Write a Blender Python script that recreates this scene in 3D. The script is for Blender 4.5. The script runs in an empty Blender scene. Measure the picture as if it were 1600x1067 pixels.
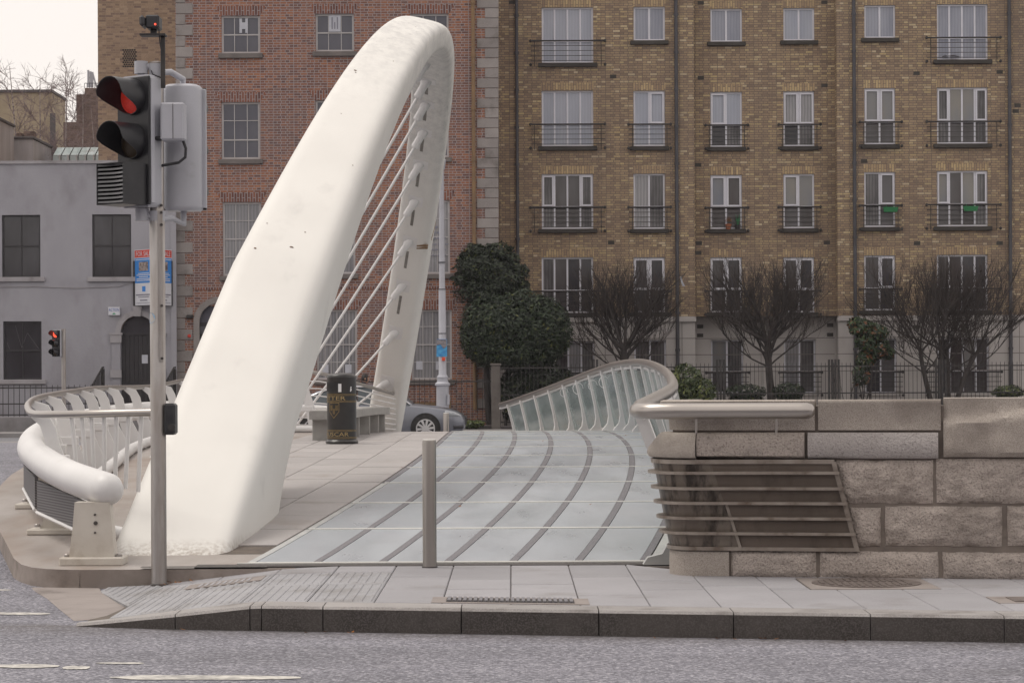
import bpy, bmesh, math, random
from mathutils import Vector, Matrix, noise
random.seed(7)
R = math.radians
SC = bpy.context.scene
COL = SC.collection

# ------------------------------------------------------------------ camera
F, CZ, ROLL = 3690.0, 1.53, 0.0052          # focal length in photo pixels, eye height, slight roll
cam_d = bpy.data.cameras.new('camera')
cam = bpy.data.objects.new('camera', cam_d)
COL.objects.link(cam)
cam.location = (0, 0, CZ)
cam.rotation_euler = (R(90), ROLL, 0)
cam_d.sensor_width = 36
cam_d.lens = 36 * F / 1600
cam_d.shift_y = 56.5 / 1600
cam_d.clip_start = 0.1
cam_d.clip_end = 4000
SC.camera = cam

# ------------------------------------------------------------------ world, sun, exposure
SUN_EL, SUN_AZ = R(62), R(285)               # azimuth clockwise from +Y: to the left, high
world = bpy.data.worlds.new('World')
SC.world = world
world.use_nodes = True
wn, wl = world.node_tree.nodes, world.node_tree.links
wn.clear()
sky = wn.new('ShaderNodeTexSky')
sky.sky_type = 'NISHITA'
sky.sun_disc = False
sky.sun_elevation = SUN_EL
sky.sun_rotation = SUN_AZ
sky.dust_density = 4
wmix = wn.new('ShaderNodeMix')
wmix.data_type = 'RGBA'
wmix.inputs['Factor'].default_value = 0.9
wmix.inputs['B'].default_value = (9.35, 8.66, 8.12, 1)   # even cloud cover
wl.new(sky.outputs[0], wmix.inputs['A'])
bg = wn.new('ShaderNodeBackground')
bg.inputs['Strength'].default_value = 0.1
wl.new(wmix.outputs['Result'], bg.inputs['Color'])
wo = wn.new('ShaderNodeOutputWorld')
wl.new(bg.outputs[0], wo.inputs[0])
sun_d = bpy.data.lights.new('sun', 'SUN')
sun_d.energy = 1.1
sun_d.angle = R(26)
sun_d.color = (1.0, 0.95, 0.86)
sun = bpy.data.objects.new('sun', sun_d)
COL.objects.link(sun)
sv = Vector((math.sin(SUN_AZ) * math.cos(SUN_EL), math.cos(SUN_AZ) * math.cos(SUN_EL), math.sin(SUN_EL)))
sun.rotation_euler = sv.to_track_quat('Z', 'Y').to_euler()
sun.location = (-10, -10, 30)
SC.view_settings.view_transform = 'Standard'
SC.view_settings.look = 'None'
SC.view_settings.exposure = 0.24
SC.view_settings.gamma = 1.0
SC.view_settings.use_curve_mapping = False
SC.cycles.use_denoising = True
SC.cycles.max_bounces = 6
SC.cycles.diffuse_bounces = 3
SC.cycles.glossy_bounces = 3
SC.cycles.transmission_bounces = 4
SC.cycles.transparent_max_bounces = 8
SC.cycles.caustics_reflective = False
SC.cycles.caustics_refractive = False

# ------------------------------------------------------------------ survey helpers (photo measurements -> metres)
def U(px, py, Y):
    dx, dy = px - 800, py - 590
    u, v = dx - dy * ROLL, dy + dx * ROLL
    return Vector((u * Y / F, Y, CZ - v * Y / F))
def G(px, py, z=0.0):
    dx, dy = px - 800, py - 590
    return U(px, py, (CZ - z) * F / (dy + dx * ROLL))
def lerp(a, b, t): return a + (b - a) * t
def interp(x, pts):
    if x <= pts[0][0]: return pts[0][1]
    for (a, va), (b, vb) in zip(pts, pts[1:]):
        if x <= b: return lerp(va, vb, (x - a) / (b - a))
    return pts[-1][1]
def spline(pts, n=8):
    P = [Vector(p) for p in pts]
    P = [P[0] * 2 - P[1]] + P + [P[-1] * 2 - P[-2]]
    out = []
    for i in range(1, len(P) - 2):
        p0, p1, p2, p3 = P[i - 1:i + 3]
        for k in range(n):
            t = k / n
            out.append(0.5 * (2 * p1 + (p2 - p0) * t + (2 * p0 - 5 * p1 + 4 * p2 - p3) * t * t + (3 * p1 - p0 - 3 * p2 + p3) * t ** 3))
    out.append(P[-2])
    return out
def at_y(path, Y):
    for a, b in zip(path, path[1:]):
        if a.y <= Y <= b.y and b.y > a.y:
            return a.lerp(b, (Y - a.y) / (b.y - a.y))
    return path[0].copy() if Y < path[0].y else path[-1].copy()

# ------------------------------------------------------------------ materials
MATS = {}
def new_mat(name):
    m = bpy.data.materials.new(name)
    m.use_nodes = True
    nt = m.node_tree
    b = nt.nodes['Principled BSDF']
    MATS[name] = m
    return m, nt, b
def mixrgb(nt, fac, a, b, mode='MIX'):
    n = nt.nodes.new('ShaderNodeMix')
    n.data_type = 'RGBA'
    n.blend_type = mode
    for sock, v in (('Factor', fac), ('A', a), ('B', b)):
        s = n.inputs[sock]
        if isinstance(v, bpy.types.NodeSocket): nt.links.new(v, s)
        elif isinstance(v, (int, float)): s.default_value = v
        else: s.default_value = (*v[:3], 1)
    return n.outputs['Result']
def noise_tex(nt, vec, scale, detail=4, rough=0.55):
    n = nt.nodes.new('ShaderNodeTexNoise')
    n.inputs['Scale'].default_value = scale
    n.inputs['Detail'].default_value = detail
    n.inputs['Roughness'].default_value = rough
    nt.links.new(vec, n.inputs['Vector'])
    return n.outputs['Fac']
def ramp(nt, fac, stops):
    n = nt.nodes.new('ShaderNodeValToRGB')
    e = n.color_ramp.elements
    while len(e) < len(stops): e.new(0.5)
    for el, (p, c) in zip(e, stops):
        el.position = p
        el.color = (*c, 1) if isinstance(c, tuple) else (c, c, c, 1)
    nt.links.new(fac, n.inputs['Fac'])
    return n.outputs['Color']
def wpos(nt, scale=None):
    g = nt.nodes.new('ShaderNodeNewGeometry')
    if not scale: return g.outputs['Position']
    m = nt.nodes.new('ShaderNodeMapping')
    m.inputs['Scale'].default_value = scale
    nt.links.new(g.outputs['Position'], m.inputs['Vector'])
    return m.outputs[0]
def bump(nt, b, h, strength, dist=0.01):
    n = nt.nodes.new('ShaderNodeBump')
    n.inputs['Strength'].default_value = strength
    n.inputs['Distance'].default_value = dist
    nt.links.new(h, n.inputs['Height'])
    nt.links.new(n.outputs[0], b.inputs['Normal'])
def mat(name, c1, c2=None, scale=3.0, rough=0.6, metal=0.0, spec=0.4, speck=None, speck_scale=120, speck_lo=0.45, speck_hi=0.62,
        stain=None, stain_scale=0.7, stain_lo=0.52, stain_hi=0.72, bmp=0.0, bscale=80, bdist=0.004, rnd=0.0, coat=0.0, stretch=None, rvar=0.0):
    m, nt, b = new_mat(name)
    P = wpos(nt, stretch)
    col = None
    if c2:
        f = ramp(nt, noise_tex(nt, P, scale, 5), [(0.35, 0.0), (0.65, 1.0)])
        col = mixrgb(nt, f, c1, c2)
    if speck:
        f = ramp(nt, noise_tex(nt, wpos(nt), speck_scale, 3), [(speck_lo, 0.0), (speck_hi, 1.0)])
        col = mixrgb(nt, f, col if col else c1, speck)
    if stain:
        f = ramp(nt, noise_tex(nt, P, stain_scale, 6, 0.62), [(stain_lo, 0.0), (stain_hi, 1.0)])
        col = mixrgb(nt, f, col if col else c1, stain)
    if rnd:
        oi = nt.nodes.new('ShaderNodeObjectInfo')
        mr = nt.nodes.new('ShaderNodeMapRange')
        mr.inputs['To Min'].default_value = 1 - rnd
        mr.inputs['To Max'].default_value = 1 + rnd
        nt.links.new(oi.outputs['Random'], mr.inputs['Value'])
        cc = nt.nodes.new('ShaderNodeCombineColor')
        for k in range(3): nt.links.new(mr.outputs[0], cc.inputs[k])
        col = mixrgb(nt, 1.0, col if col else c1, cc.outputs[0], 'MULTIPLY')
    if col: nt.links.new(col, b.inputs['Base Color'])
    else: b.inputs['Base Color'].default_value = (*c1, 1)
    b.inputs['Roughness'].default_value = rough
    if rvar:
        f = ramp(nt, noise_tex(nt, P, scale * 1.7, 4), [(0.3, max(0.02, rough - rvar)), (0.7, min(1, rough + rvar))])
        nt.links.new(f, b.inputs['Roughness'])
    b.inputs['Metallic'].default_value = metal
    b.inputs['Specular IOR Level'].default_value = spec
    b.inputs['Coat Weight'].default_value = coat
    b.inputs['Coat Roughness'].default_value = 0.05
    if bmp: bump(nt, b, noise_tex(nt, wpos(nt), bscale, 5, 0.6), bmp, bdist)
    return m
def brick_mat(name, stops, mortar, bw, bh, msize, tint=None, vertical=False, soot=None, sh=0.0):
    m, nt, b = new_mat(name)
    g = nt.nodes.new('ShaderNodeNewGeometry')
    sx = nt.nodes.new('ShaderNodeSeparateXYZ')
    nt.links.new(g.outputs['Position'], sx.inputs[0])
    cx = nt.nodes.new('ShaderNodeCombineXYZ')
    ad = nt.nodes.new('ShaderNodeMath'); ad.operation = 'ADD'
    nt.links.new(sx.outputs['X'], ad.inputs[0]); nt.links.new(sx.outputs['Y'], ad.inputs[1])
    a0, a1 = (ad.outputs[0], sx.outputs['Z'])
    nt.links.new(a1 if vertical else a0, cx.inputs[0])
    nt.links.new(a0 if vertical else a1, cx.inputs[1])
    t = nt.nodes.new('ShaderNodeTexBrick')
    nt.links.new(cx.outputs[0], t.inputs['Vector'])
    t.inputs['Scale'].default_value = 1
    t.inputs['Brick Width'].default_value = bw
    t.inputs['Row Height'].default_value = bh
    t.inputs['Mortar Size'].default_value = msize
    t.inputs['Mortar Smooth'].default_value = 0.1
    t.inputs['Bias'].default_value = sh
    t.inputs['Color1'].default_value = (0, 0, 0, 1)
    t.inputs['Color2'].default_value = (1, 1, 1, 1)
    t.inputs['Mortar'].default_value = (0.5, 0.5, 0.5, 1)
    t.squash = 0.62 if not vertical else 1.0
    t.squash_frequency = 2
    col = ramp(nt, t.outputs['Color'], stops)
    n1 = noise_tex(nt, g.outputs['Position'], 0.55, 6, 0.6)
    if tint: col = mixrgb(nt, ramp(nt, n1, [(0.40, 0.0), (0.66, 0.85)]), col, mixrgb(nt, 0.55, col, tint))
    if soot: col = mixrgb(nt, ramp(nt, noise_tex(nt, wpos(nt, (1.2, 1.2, 0.35)), 0.8, 6, 0.65), [(0.50, 0.0), (0.74, 0.75)]), col, soot)
    col = mixrgb(nt, t.outputs['Fac'], col, mortar)
    fine = ramp(nt, noise_tex(nt, g.outputs['Position'], 26, 3), [(0.3, 0.86), (0.7, 1.1)])
    col = mixrgb(nt, 1.0, col, fine, 'MULTIPLY')
    nt.links.new(col, b.inputs['Base Color'])
    b.inputs['Roughness'].default_value = 0.85
    b.inputs['Specular IOR Level'].default_value = 0.2
    inv = nt.nodes.new('ShaderNodeMath'); inv.operation = 'SUBTRACT'; inv.inputs[0].default_value = 1
    nt.links.new(t.outputs['Fac'], inv.inputs[1])
    bump(nt, b, inv.outputs[0], 0.6, 0.008)
    return m
def pane_mat(name, base, base2, fold=0.0, rough=0.08, spec=0.5, nscale=1.3):
    m, nt, b = new_mat(name)
    P = wpos(nt)
    f = ramp(nt, noise_tex(nt, wpos(nt, (1, 1, 0.35)), nscale, 3), [(0.38, 0.0), (0.62, 1.0)])
    col = mixrgb(nt, f, base, base2)
    if fold:
        w = nt.nodes.new('ShaderNodeTexWave')
        w.bands_direction = 'X'
        w.inputs['Scale'].default_value = 3.2
        w.inputs['Distortion'].default_value = 1.6
        w.inputs['Detail'].default_value = 2
        nt.links.new(P, w.inputs['Vector'])
        col = mixrgb(nt, 1.0, col, ramp(nt, w.outputs['Fac'], [(0.0, 1 - fold), (1.0, 1 + fold * 0.3)]), 'MULTIPLY')
    nt.links.new(col, b.inputs['Base Color'])
    b.inputs['Roughness'].default_value = rough
    b.inputs['Specular IOR Level'].default_value = spec
    bump(nt, b, noise_tex(nt, P, 1.1, 2), 0.05, 0.02)
    return m

M = MATS
mat('white_paint', (0.74, 0.733, 0.733), (0.68, 0.673, 0.673), scale=1.4, rough=0.42, spec=0.45, stain=(0.50, 0.48, 0.44), stain_scale=2.6, stain_lo=0.63, stain_hi=0.9, bmp=0.12, bscale=30, bdist=0.003)
mat('arch_paint', (0.765, 0.752, 0.722), (0.715, 0.702, 0.674), scale=0.9, rough=0.5, spec=0.35, stain=(0.54, 0.525, 0.51), stain_scale=1.9, stain_lo=0.60, stain_hi=0.95, bmp=0.35, bscale=5, bdist=0.012, stretch=(1, 0.6, 0.8))
nt = M['arch_paint'].node_tree; b = nt.nodes['Principled BSDF']
sx = nt.nodes.new('ShaderNodeSeparateXYZ'); nt.links.new(wpos(nt), sx.inputs[0])
hi = nt.nodes.new('ShaderNodeMapRange'); hi.inputs['From Min'].default_value = 4.6; hi.inputs['From Max'].default_value = 6.2
nt.links.new(sx.outputs['Z'], hi.inputs['Value'])
gn = nt.nodes.new('ShaderNodeMath'); gn.operation = 'MULTIPLY'
nt.links.new(hi.outputs[0], gn.inputs[0])
nt.links.new(ramp(nt, noise_tex(nt, wpos(nt, (2.2, 1.0, 1.4)), 3.2, 7, 0.7), [(0.42, 0.0), (0.72, 0.75)]), gn.inputs[1])
old = b.inputs['Base Color'].links[0].from_socket
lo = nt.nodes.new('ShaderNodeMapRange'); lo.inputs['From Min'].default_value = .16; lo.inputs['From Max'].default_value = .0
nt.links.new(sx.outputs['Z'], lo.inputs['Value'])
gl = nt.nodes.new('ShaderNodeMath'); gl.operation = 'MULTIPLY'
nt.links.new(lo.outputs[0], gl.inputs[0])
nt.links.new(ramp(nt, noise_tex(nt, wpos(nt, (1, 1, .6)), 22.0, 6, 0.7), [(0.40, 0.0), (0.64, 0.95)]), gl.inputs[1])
c1_ = mixrgb(nt, gn.outputs[0], old, (0.44, 0.435, 0.43))
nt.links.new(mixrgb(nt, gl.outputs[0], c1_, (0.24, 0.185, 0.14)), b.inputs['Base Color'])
mat('dirt_rust', (0.20, 0.12, 0.07), (0.10, 0.06, 0.04), scale=20, rough=0.9)
mat('slot_dark', (0.26, 0.245, 0.225), (0.18, 0.168, 0.155), scale=6, rough=0.8)
mat('steel', (0.50, 0.49, 0.49), (0.44, 0.43, 0.43), scale=5, rough=0.32, metal=1.0, rvar=0.1, bmp=0.05, bscale=40)
mat('steel_warm', (0.43, 0.40, 0.375), (0.38, 0.355, 0.335), scale=0.5, rough=0.33, metal=1.0)
mat('galvanised', (0.42, 0.40, 0.39), (0.33, 0.30, 0.28), scale=5, rough=0.42, metal=0.75, rvar=0.1, stretch=(3, 3, 0.5))
mat('signal_grey', (0.45, 0.455, 0.50), (0.41, 0.415, 0.45), scale=3, rough=0.5, stain=(0.28, 0.28, 0.28), stain_scale=3, stain_lo=0.62, stain_hi=0.85)
mat('black_plastic', (0.022, 0.022, 0.026), (0.035, 0.035, 0.04), scale=8, rough=0.45)
mat('visor_black', (0.018, 0.018, 0.022), (0.03, 0.03, 0.034), scale=6, rough=0.38)
mat('louvre_grey', (0.06, 0.06, 0.066), (0.11, 0.11, 0.118), scale=6, rough=0.22, spec=0.8)
mat('lens_dark', (0.05, 0.035, 0.02), rough=0.3)
mat('black_iron', (0.022, 0.021, 0.024), (0.05, 0.045, 0.042), scale=7, rough=0.55)
mat('glass_deck', (0.348, 0.378, 0.418), (0.408, 0.435, 0.472), scale=1.6, rough=0.33, spec=0.5, stain=(0.30, 0.335, 0.36), stain_scale=0.9, stain_lo=0.45, stain_hi=0.8, rvar=0.08, stretch=(1, 0.3, 1), rnd=0.05)
mat('grip_strip', (0.115, 0.112, 0.125), (0.16, 0.156, 0.168), scale=30, rough=0.8, speck=(0.28, 0.27, 0.29), speck_scale=160)
mat('joint_bar', (0.80, 0.80, 0.76), (0.72, 0.72, 0.69), scale=4, rough=0.35, metal=0.3)
mat('edge_frame', (0.50, 0.51, 0.50), (0.40, 0.41, 0.41), scale=3, rough=0.5)
mat('deck_granite', (0.37, 0.35, 0.352), (0.32, 0.303, 0.305), scale=2.0, rough=0.6, speck=(0.46, 0.435, 0.42), speck_scale=140, stain=(0.27, 0.225, 0.19), stain_scale=1.1, stain_lo=0.56, stain_hi=0.8, rnd=0.07, bmp=0.15, bscale=150)
mat('slab_granite', (0.315, 0.308, 0.328), (0.265, 0.258, 0.275), scale=1.7, rough=0.7, speck=(0.37, 0.365, 0.385), speck_scale=150, stain=(0.20, 0.185, 0.178), stain_scale=1.3, stain_lo=0.56, stain_hi=0.82, rnd=0.08, bmp=0.15, bscale=160)
mat('tactile_granite', (0.305, 0.307, 0.33), (0.24, 0.24, 0.257), scale=2.5, rough=0.7, speck=(0.40, 0.395, 0.405), speck_scale=150, stain=(0.19, 0.175, 0.165), stain_scale=2.2, stain_lo=0.50, stain_hi=0.8, rnd=0.05)
mat('joint_mortar', (0.15, 0.125, 0.105), (0.10, 0.085, 0.075), scale=9, rough=0.95, bmp=0.4, bscale=60)
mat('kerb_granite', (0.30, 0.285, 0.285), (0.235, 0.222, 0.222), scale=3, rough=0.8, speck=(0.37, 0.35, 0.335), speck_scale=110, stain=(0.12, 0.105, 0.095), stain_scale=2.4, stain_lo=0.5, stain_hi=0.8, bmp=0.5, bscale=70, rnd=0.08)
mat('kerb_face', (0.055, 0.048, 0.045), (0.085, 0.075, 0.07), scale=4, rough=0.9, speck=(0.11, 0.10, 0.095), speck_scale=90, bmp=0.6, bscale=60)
mat('old_granite', (0.56, 0.49, 0.445), (0.455, 0.396, 0.36), scale=2.6, rough=0.9, speck=(0.27, 0.232, 0.208), speck_scale=75, speck_lo=0.50, speck_hi=0.70, stain=(0.20, 0.168, 0.148), stain_scale=2.1, stain_lo=0.52, stain_hi=0.80, bmp=1.0, bscale=42, bdist=0.035, rnd=0.12)
mat('smooth_granite', (0.48, 0.43, 0.385), (0.40, 0.356, 0.318), scale=2.2, rough=0.8, speck=(0.27, 0.235, 0.21), speck_scale=150, stain=(0.19, 0.16, 0.14), stain_scale=1.6, stain_lo=0.52, stain_hi=0.8, bmp=0.6, bscale=90, rnd=0.09)
mat('blue_granite', (0.47, 0.435, 0.425), (0.385, 0.352, 0.342), scale=2.6, rough=0.9, speck=(0.26, 0.24, 0.23), speck_scale=80, speck_lo=0.52, speck_hi=0.7, bmp=1.0, bscale=50, bdist=0.02)
mat('wall_mortar', (0.23, 0.195, 0.17), (0.16, 0.136, 0.12), scale=6, rough=0.95, bmp=0.6, bscale=50)
mat('grille_panel', (0.115, 0.090, 0.074), (0.15, 0.12, 0.10), scale=1.5, rough=0.6, metal=0.1, stain=(0.065, 0.050, 0.040), stain_scale=3.2, stain_lo=0.52, stain_hi=0.75, stretch=(1.6, 1.6, 0.7))
mat('grille_glass', (0.15, 0.122, 0.102), (0.21, 0.178, 0.15), scale=3.5, rough=0.38, metal=0.25, stain=(0.045, 0.036, 0.030), stain_scale=4.5, stain_lo=0.47, stain_hi=0.62, stretch=(2.2, 2.2, 0.6))
mat('grille_frame', (0.34, 0.30, 0.265), (0.22, 0.185, 0.16), scale=6, rough=0.45, metal=0.55, stain=(0.11, 0.07, 0.045), stain_scale=6, stain_lo=0.55, stain_hi=0.8)
mat('platform_concrete', (0.36, 0.328, 0.31), (0.27, 0.235, 0.212), scale=1.1, rough=0.55, spec=0.5, stain=(0.24, 0.17, 0.128), stain_scale=0.9, stain_lo=0.46, stain_hi=0.76, bmp=0.35, bscale=60, stretch=(1, 0.45, 1), rvar=0.15)
mat('step_stone', (0.33, 0.285, 0.258), (0.24, 0.205, 0.184), scale=3.0, rough=0.85, stain=(0.15, 0.122, 0.105), stain_scale=2.5, stain_lo=0.5, stain_hi=0.75, bmp=0.5, bscale=60)
mat('cream_paint', (0.62, 0.585, 0.53), (0.54, 0.50, 0.445), scale=4, rough=0.55, stain=(0.34, 0.28, 0.22), stain_scale=4, stain_lo=0.58, stain_hi=0.85, bmp=0.3, bscale=40)
mat('apron_concrete', (0.30, 0.265, 0.25), (0.24, 0.21, 0.198), scale=2.2, rough=0.8, stain=(0.12, 0.10, 0.09), stain_scale=2.2, stain_lo=0.55, stain_hi=0.8, bmp=0.4, bscale=70)
mat('tar', (0.055, 0.05, 0.05), (0.09, 0.08, 0.075), scale=15, rough=0.7)
mat('road_paint', (0.62, 0.60, 0.56), (0.30, 0.29, 0.28), scale=14, rough=0.8)
mat('cast_iron', (0.20, 0.168, 0.155), (0.14, 0.118, 0.11), scale=10, rough=0.65, metal=0.3)
mat('concrete_bench', (0.36, 0.35, 0.335), (0.29, 0.28, 0.27), scale=3, rough=0.75, stain=(0.18, 0.17, 0.155), stain_scale=2, stain_lo=0.55, stain_hi=0.8)
mat('bin_black', (0.018, 0.017, 0.018), (0.03, 0.028, 0.027), scale=6, rough=0.35, spec=0.5, coat=0.2)
mat('gold', (0.32, 0.225, 0.095), (0.22, 0.155, 0.065), scale=20, rough=0.5, metal=0.3)
mat('gold_letter', (0.42, 0.31, 0.14), (0.34, 0.245, 0.105), scale=20, rough=0.5)
mat('sticker_white', (0.75, 0.75, 0.76), rough=0.5)
mat('sticker_blue', (0.10, 0.32, 0.55), (0.5, 0.6, 0.7), scale=22, rough=0.5)
mat('render_grey', (0.37, 0.365, 0.40), (0.33, 0.325, 0.36), scale=0.8, rough=0.85, stain=(0.25, 0.24, 0.262), stain_scale=0.9, stain_lo=0.5, stain_hi=0.78, bmp=0.5, bscale=12, bdist=0.01, stretch=(1, 1, 0.6))
mat('render_trim', (0.38, 0.365, 0.385), (0.32, 0.305, 0.32), scale=2, rough=0.8, stain=(0.17, 0.16, 0.16), stain_scale=1.4, stain_lo=0.55, stain_hi=0.8)
mat('render_old', (0.50, 0.48, 0.50), (0.40, 0.385, 0.40), scale=1.0, rough=0.9, stain=(0.33, 0.31, 0.31), stain_scale=0.9, stain_lo=0.5, stain_hi=0.75, stretch=(2.2, 2.2, 0.3))
mat('coping_dark', (0.095, 0.085, 0.09), (0.13, 0.12, 0.12), scale=2, rough=0.85)
mat('quoin_stone', (0.34, 0.31, 0.30), (0.27, 0.245, 0.238), scale=2.2, rough=0.9, speck=(0.31, 0.285, 0.275), speck_scale=40, stain=(0.13, 0.115, 0.105), stain_scale=1.4, stain_lo=0.53, stain_hi=0.8, rnd=0.12)
mat('pier_stone', (0.15, 0.135, 0.125), (0.11, 0.098, 0.09), scale=2.5, rough=0.9, stain=(0.07, 0.062, 0.056), stain_scale=2.5, stain_lo=0.5, stain_hi=0.75)
mat('sill_stone', (0.20, 0.18, 0.17), (0.15, 0.135, 0.13), scale=3, rough=0.9)
mat('sill_dark', (0.075, 0.068, 0.062), (0.055, 0.05, 0.045), scale=3, rough=0.9)
mat('ashlar', (0.56, 0.53, 0.515), (0.50, 0.47, 0.46), scale=0.9, rough=0.85, stain=(0.42, 0.39, 0.375), stain_scale=0.7, stain_lo=0.56, stain_hi=0.8, rnd=0.05, stretch=(1, 1, 0.6))
mat('ashlar_joint', (0.20, 0.18, 0.17), rough=0.9)
mat('upvc', (0.72, 0.72, 0.79), (0.66, 0.66, 0.72), scale=2, rough=0.4)
mat('sash_paint', (0.52, 0.50, 0.51), (0.44, 0.42, 0.42), scale=3, rough=0.55)
mat('crack_grey', (0.13, 0.125, 0.135), rough=0.6)
mat('sash_dark', (0.035, 0.033, 0.037), rough=0.5)
mat('door_dark', (0.026, 0.023, 0.027), (0.032, 0.029, 0.033), scale=2, rough=0.5)
mat('pipe_ochre', (0.26, 0.165, 0.085), (0.19, 0.125, 0.075), scale=3, rough=0.7)
mat('pipe_grey', (0.085, 0.085, 0.098), (0.065, 0.063, 0.07), scale=2, rough=0.6)
mat('bark_dark', (0.040, 0.034, 0.033), (0.058, 0.050, 0.047), scale=6, rough=0.95)
mat('twig_brown', (0.046, 0.038, 0.036), (0.066, 0.054, 0.048), scale=2, rough=0.95)
mat('bark_birch', (0.42, 0.37, 0.36), (0.27, 0.22, 0.21), scale=3, rough=0.9, stain=(0.10, 0.08, 0.075), stain_scale=5, stain_lo=0.56, stain_hi=0.65, stretch=(1, 1, 2.5))
mat('twig_birch', (0.20, 0.15, 0.15), (0.27, 0.21, 0.21), scale=1, rough=0.95)
mat('cream_render', (0.46, 0.38, 0.275), (0.36, 0.295, 0.205), scale=0.6, rough=0.9, stain=(0.28, 0.225, 0.165), stain_scale=0.5, stain_lo=0.48, stain_hi=0.8)
mat('greenhouse', (0.30, 0.36, 0.36), (0.44, 0.48, 0.50), scale=0.8, rough=0.15, stain=(0.20, 0.19, 0.18), stain_scale=1.2, stain_lo=0.55, stain_hi=0.7)
mat('car_paint', (0.19, 0.20, 0.235), (0.175, 0.185, 0.22), scale=2, rough=0.32, metal=0.45, coat=0.8)
mat('car_glass', (0.03, 0.04, 0.05), (0.06, 0.075, 0.085), scale=1.2, rough=0.06, spec=0.7)
mat('tyre', (0.02, 0.02, 0.021), (0.032, 0.03, 0.03), scale=12, rough=0.85)
mat('alloy', (0.62, 0.62, 0.64), (0.52, 0.52, 0.54), scale=4, rough=0.3, metal=0.8)
mat('chrome', (0.7, 0.7, 0.72), rough=0.12, metal=1.0)
mat('headlight_glass', (0.42, 0.44, 0.47), (0.25, 0.27, 0.29), scale=16, rough=0.08, coat=0.8)
mat('skin', (0.42, 0.25, 0.18), rough=0.55)
mat('hair_black', (0.012, 0.01, 0.01), (0.025, 0.02, 0.018), scale=40, rough=0.6)
mat('coat_dark', (0.03, 0.03, 0.04), (0.045, 0.045, 0.055), scale=9, rough=0.9)
mat('trouser', (0.04, 0.045, 0.07), rough=0.9)
mat('lamp_grey', (0.46, 0.47, 0.52), (0.40, 0.40, 0.44), scale=1.5, rough=0.5, stain=(0.22, 0.21, 0.22), stain_scale=1.3, stain_lo=0.56, stain_hi=0.8)
mat('banner_blue', (0.035, 0.20, 0.52), (0.10, 0.42, 0.70), scale=5, rough=0.6, stretch=(1, 1, 3))
mat('banner_grey', (0.16, 0.15, 0.16), (0.30, 0.28, 0.30), scale=12, rough=0.6)
mat('sale_red', (0.60, 0.055, 0.035), rough=0.5)
mat('sale_blue', (0.035, 0.22, 0.62), rough=0.5)
mat('sale_white', (0.62, 0.63, 0.68), rough=0.5)
mat('print_grey', (0.22, 0.22, 0.27), rough=0.6)
mat('photo_print', (0.10, 0.07, 0.065), (0.42, 0.36, 0.34), scale=9, rough=0.5)
mat('print_blue', (0.06, 0.12, 0.40), rough=0.6)
mat('print_green', (0.10, 0.34, 0.20), rough=0.6)
mat('paper', (0.55, 0.56, 0.62), (0.48, 0.49, 0.55), scale=6, rough=0.8)
mat('planter_green', (0.03, 0.20, 0.075), rough=0.6)
mat('terracotta', (0.36, 0.13, 0.065), rough=0.8)
mat('terracotta_plant', (0.20, 0.08, 0.05), (0.12, 0.10, 0.05), scale=30, rough=0.9)
mat('red_tape', (0.75, 0.08, 0.03), rough=0.4)
mat('earth', (0.075, 0.062, 0.05), (0.11, 0.09, 0.07), scale=1.4, rough=1.0, bmp=0.6, bscale=12, bdist=0.03)
mat('far_asphalt', (0.15, 0.15, 0.165), (0.19, 0.19, 0.205), scale=0.8, rough=0.85, speck=(0.25, 0.25, 0.27), speck_scale=60)
mat('far_paving', (0.27, 0.26, 0.26), (0.22, 0.21, 0.21), scale=0.9, rough=0.85)
mat('plinth_stone', (0.27, 0.26, 0.27), (0.20, 0.195, 0.20), scale=1.2, rough=0.9, stain=(0.13, 0.12, 0.12), stain_scale=0.8, stain_lo=0.5, stain_hi=0.8)
mat('river_water', (0.02, 0.03, 0.025), rough=0.08, spec=0.5, bmp=0.3, bscale=1.5, bdist=0.05)
mat('roof_slate', (0.10, 0.10, 0.11), (0.07, 0.07, 0.08), scale=4, rough=0.8)
mat('litter', (0.55, 0.35, 0.25), (0.7, 0.68, 0.6), scale=30, rough=0.8)
mat('dry_leaf', (0.30, 0.12, 0.035), (0.16, 0.08, 0.04), scale=30, rough=0.9)
brick_mat('brick_red', [(0.0, (0.15, 0.082, 0.072)), (0.3, (0.25, 0.112, 0.077)), (0.6, (0.335, 0.142, 0.083)), (0.85, (0.40, 0.175, 0.092)), (1.0, (0.25, 0.145, 0.118))],
          (0.36, 0.325, 0.325), 0.205, 0.0775, 0.0098, tint=(0.17, 0.108, 0.105), soot=(0.155, 0.112, 0.108))
brick_mat('brick_red_arch', [(0.0, (0.13, 0.062, 0.055)), (0.5, (0.22, 0.095, 0.067)), (1.0, (0.28, 0.115, 0.073))], (0.34, 0.31, 0.315), 0.30, 0.082, 0.011, vertical=True)
brick_mat('brick_yellow', [(0.0, (0.235, 0.170, 0.125)), (0.25, (0.335, 0.243, 0.163)), (0.55, (0.385, 0.283, 0.184)), (0.78, (0.43, 0.32, 0.203)), (0.91, (0.53, 0.41, 0.225)), (1.0, (0.64, 0.53, 0.37))],
          (0.165, 0.135, 0.116), 0.235, 0.0765, 0.0085, tint=(0.27, 0.20, 0.152), soot=(0.21, 0.16, 0.13))
brick_mat('brick_yellow_arch', [(0.0, (0.30, 0.218, 0.155)), (0.5, (0.43, 0.315, 0.195)), (1.0, (0.55, 0.42, 0.24))], (0.17, 0.138, 0.12), 0.30, 0.082, 0.008, vertical=True)
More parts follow.
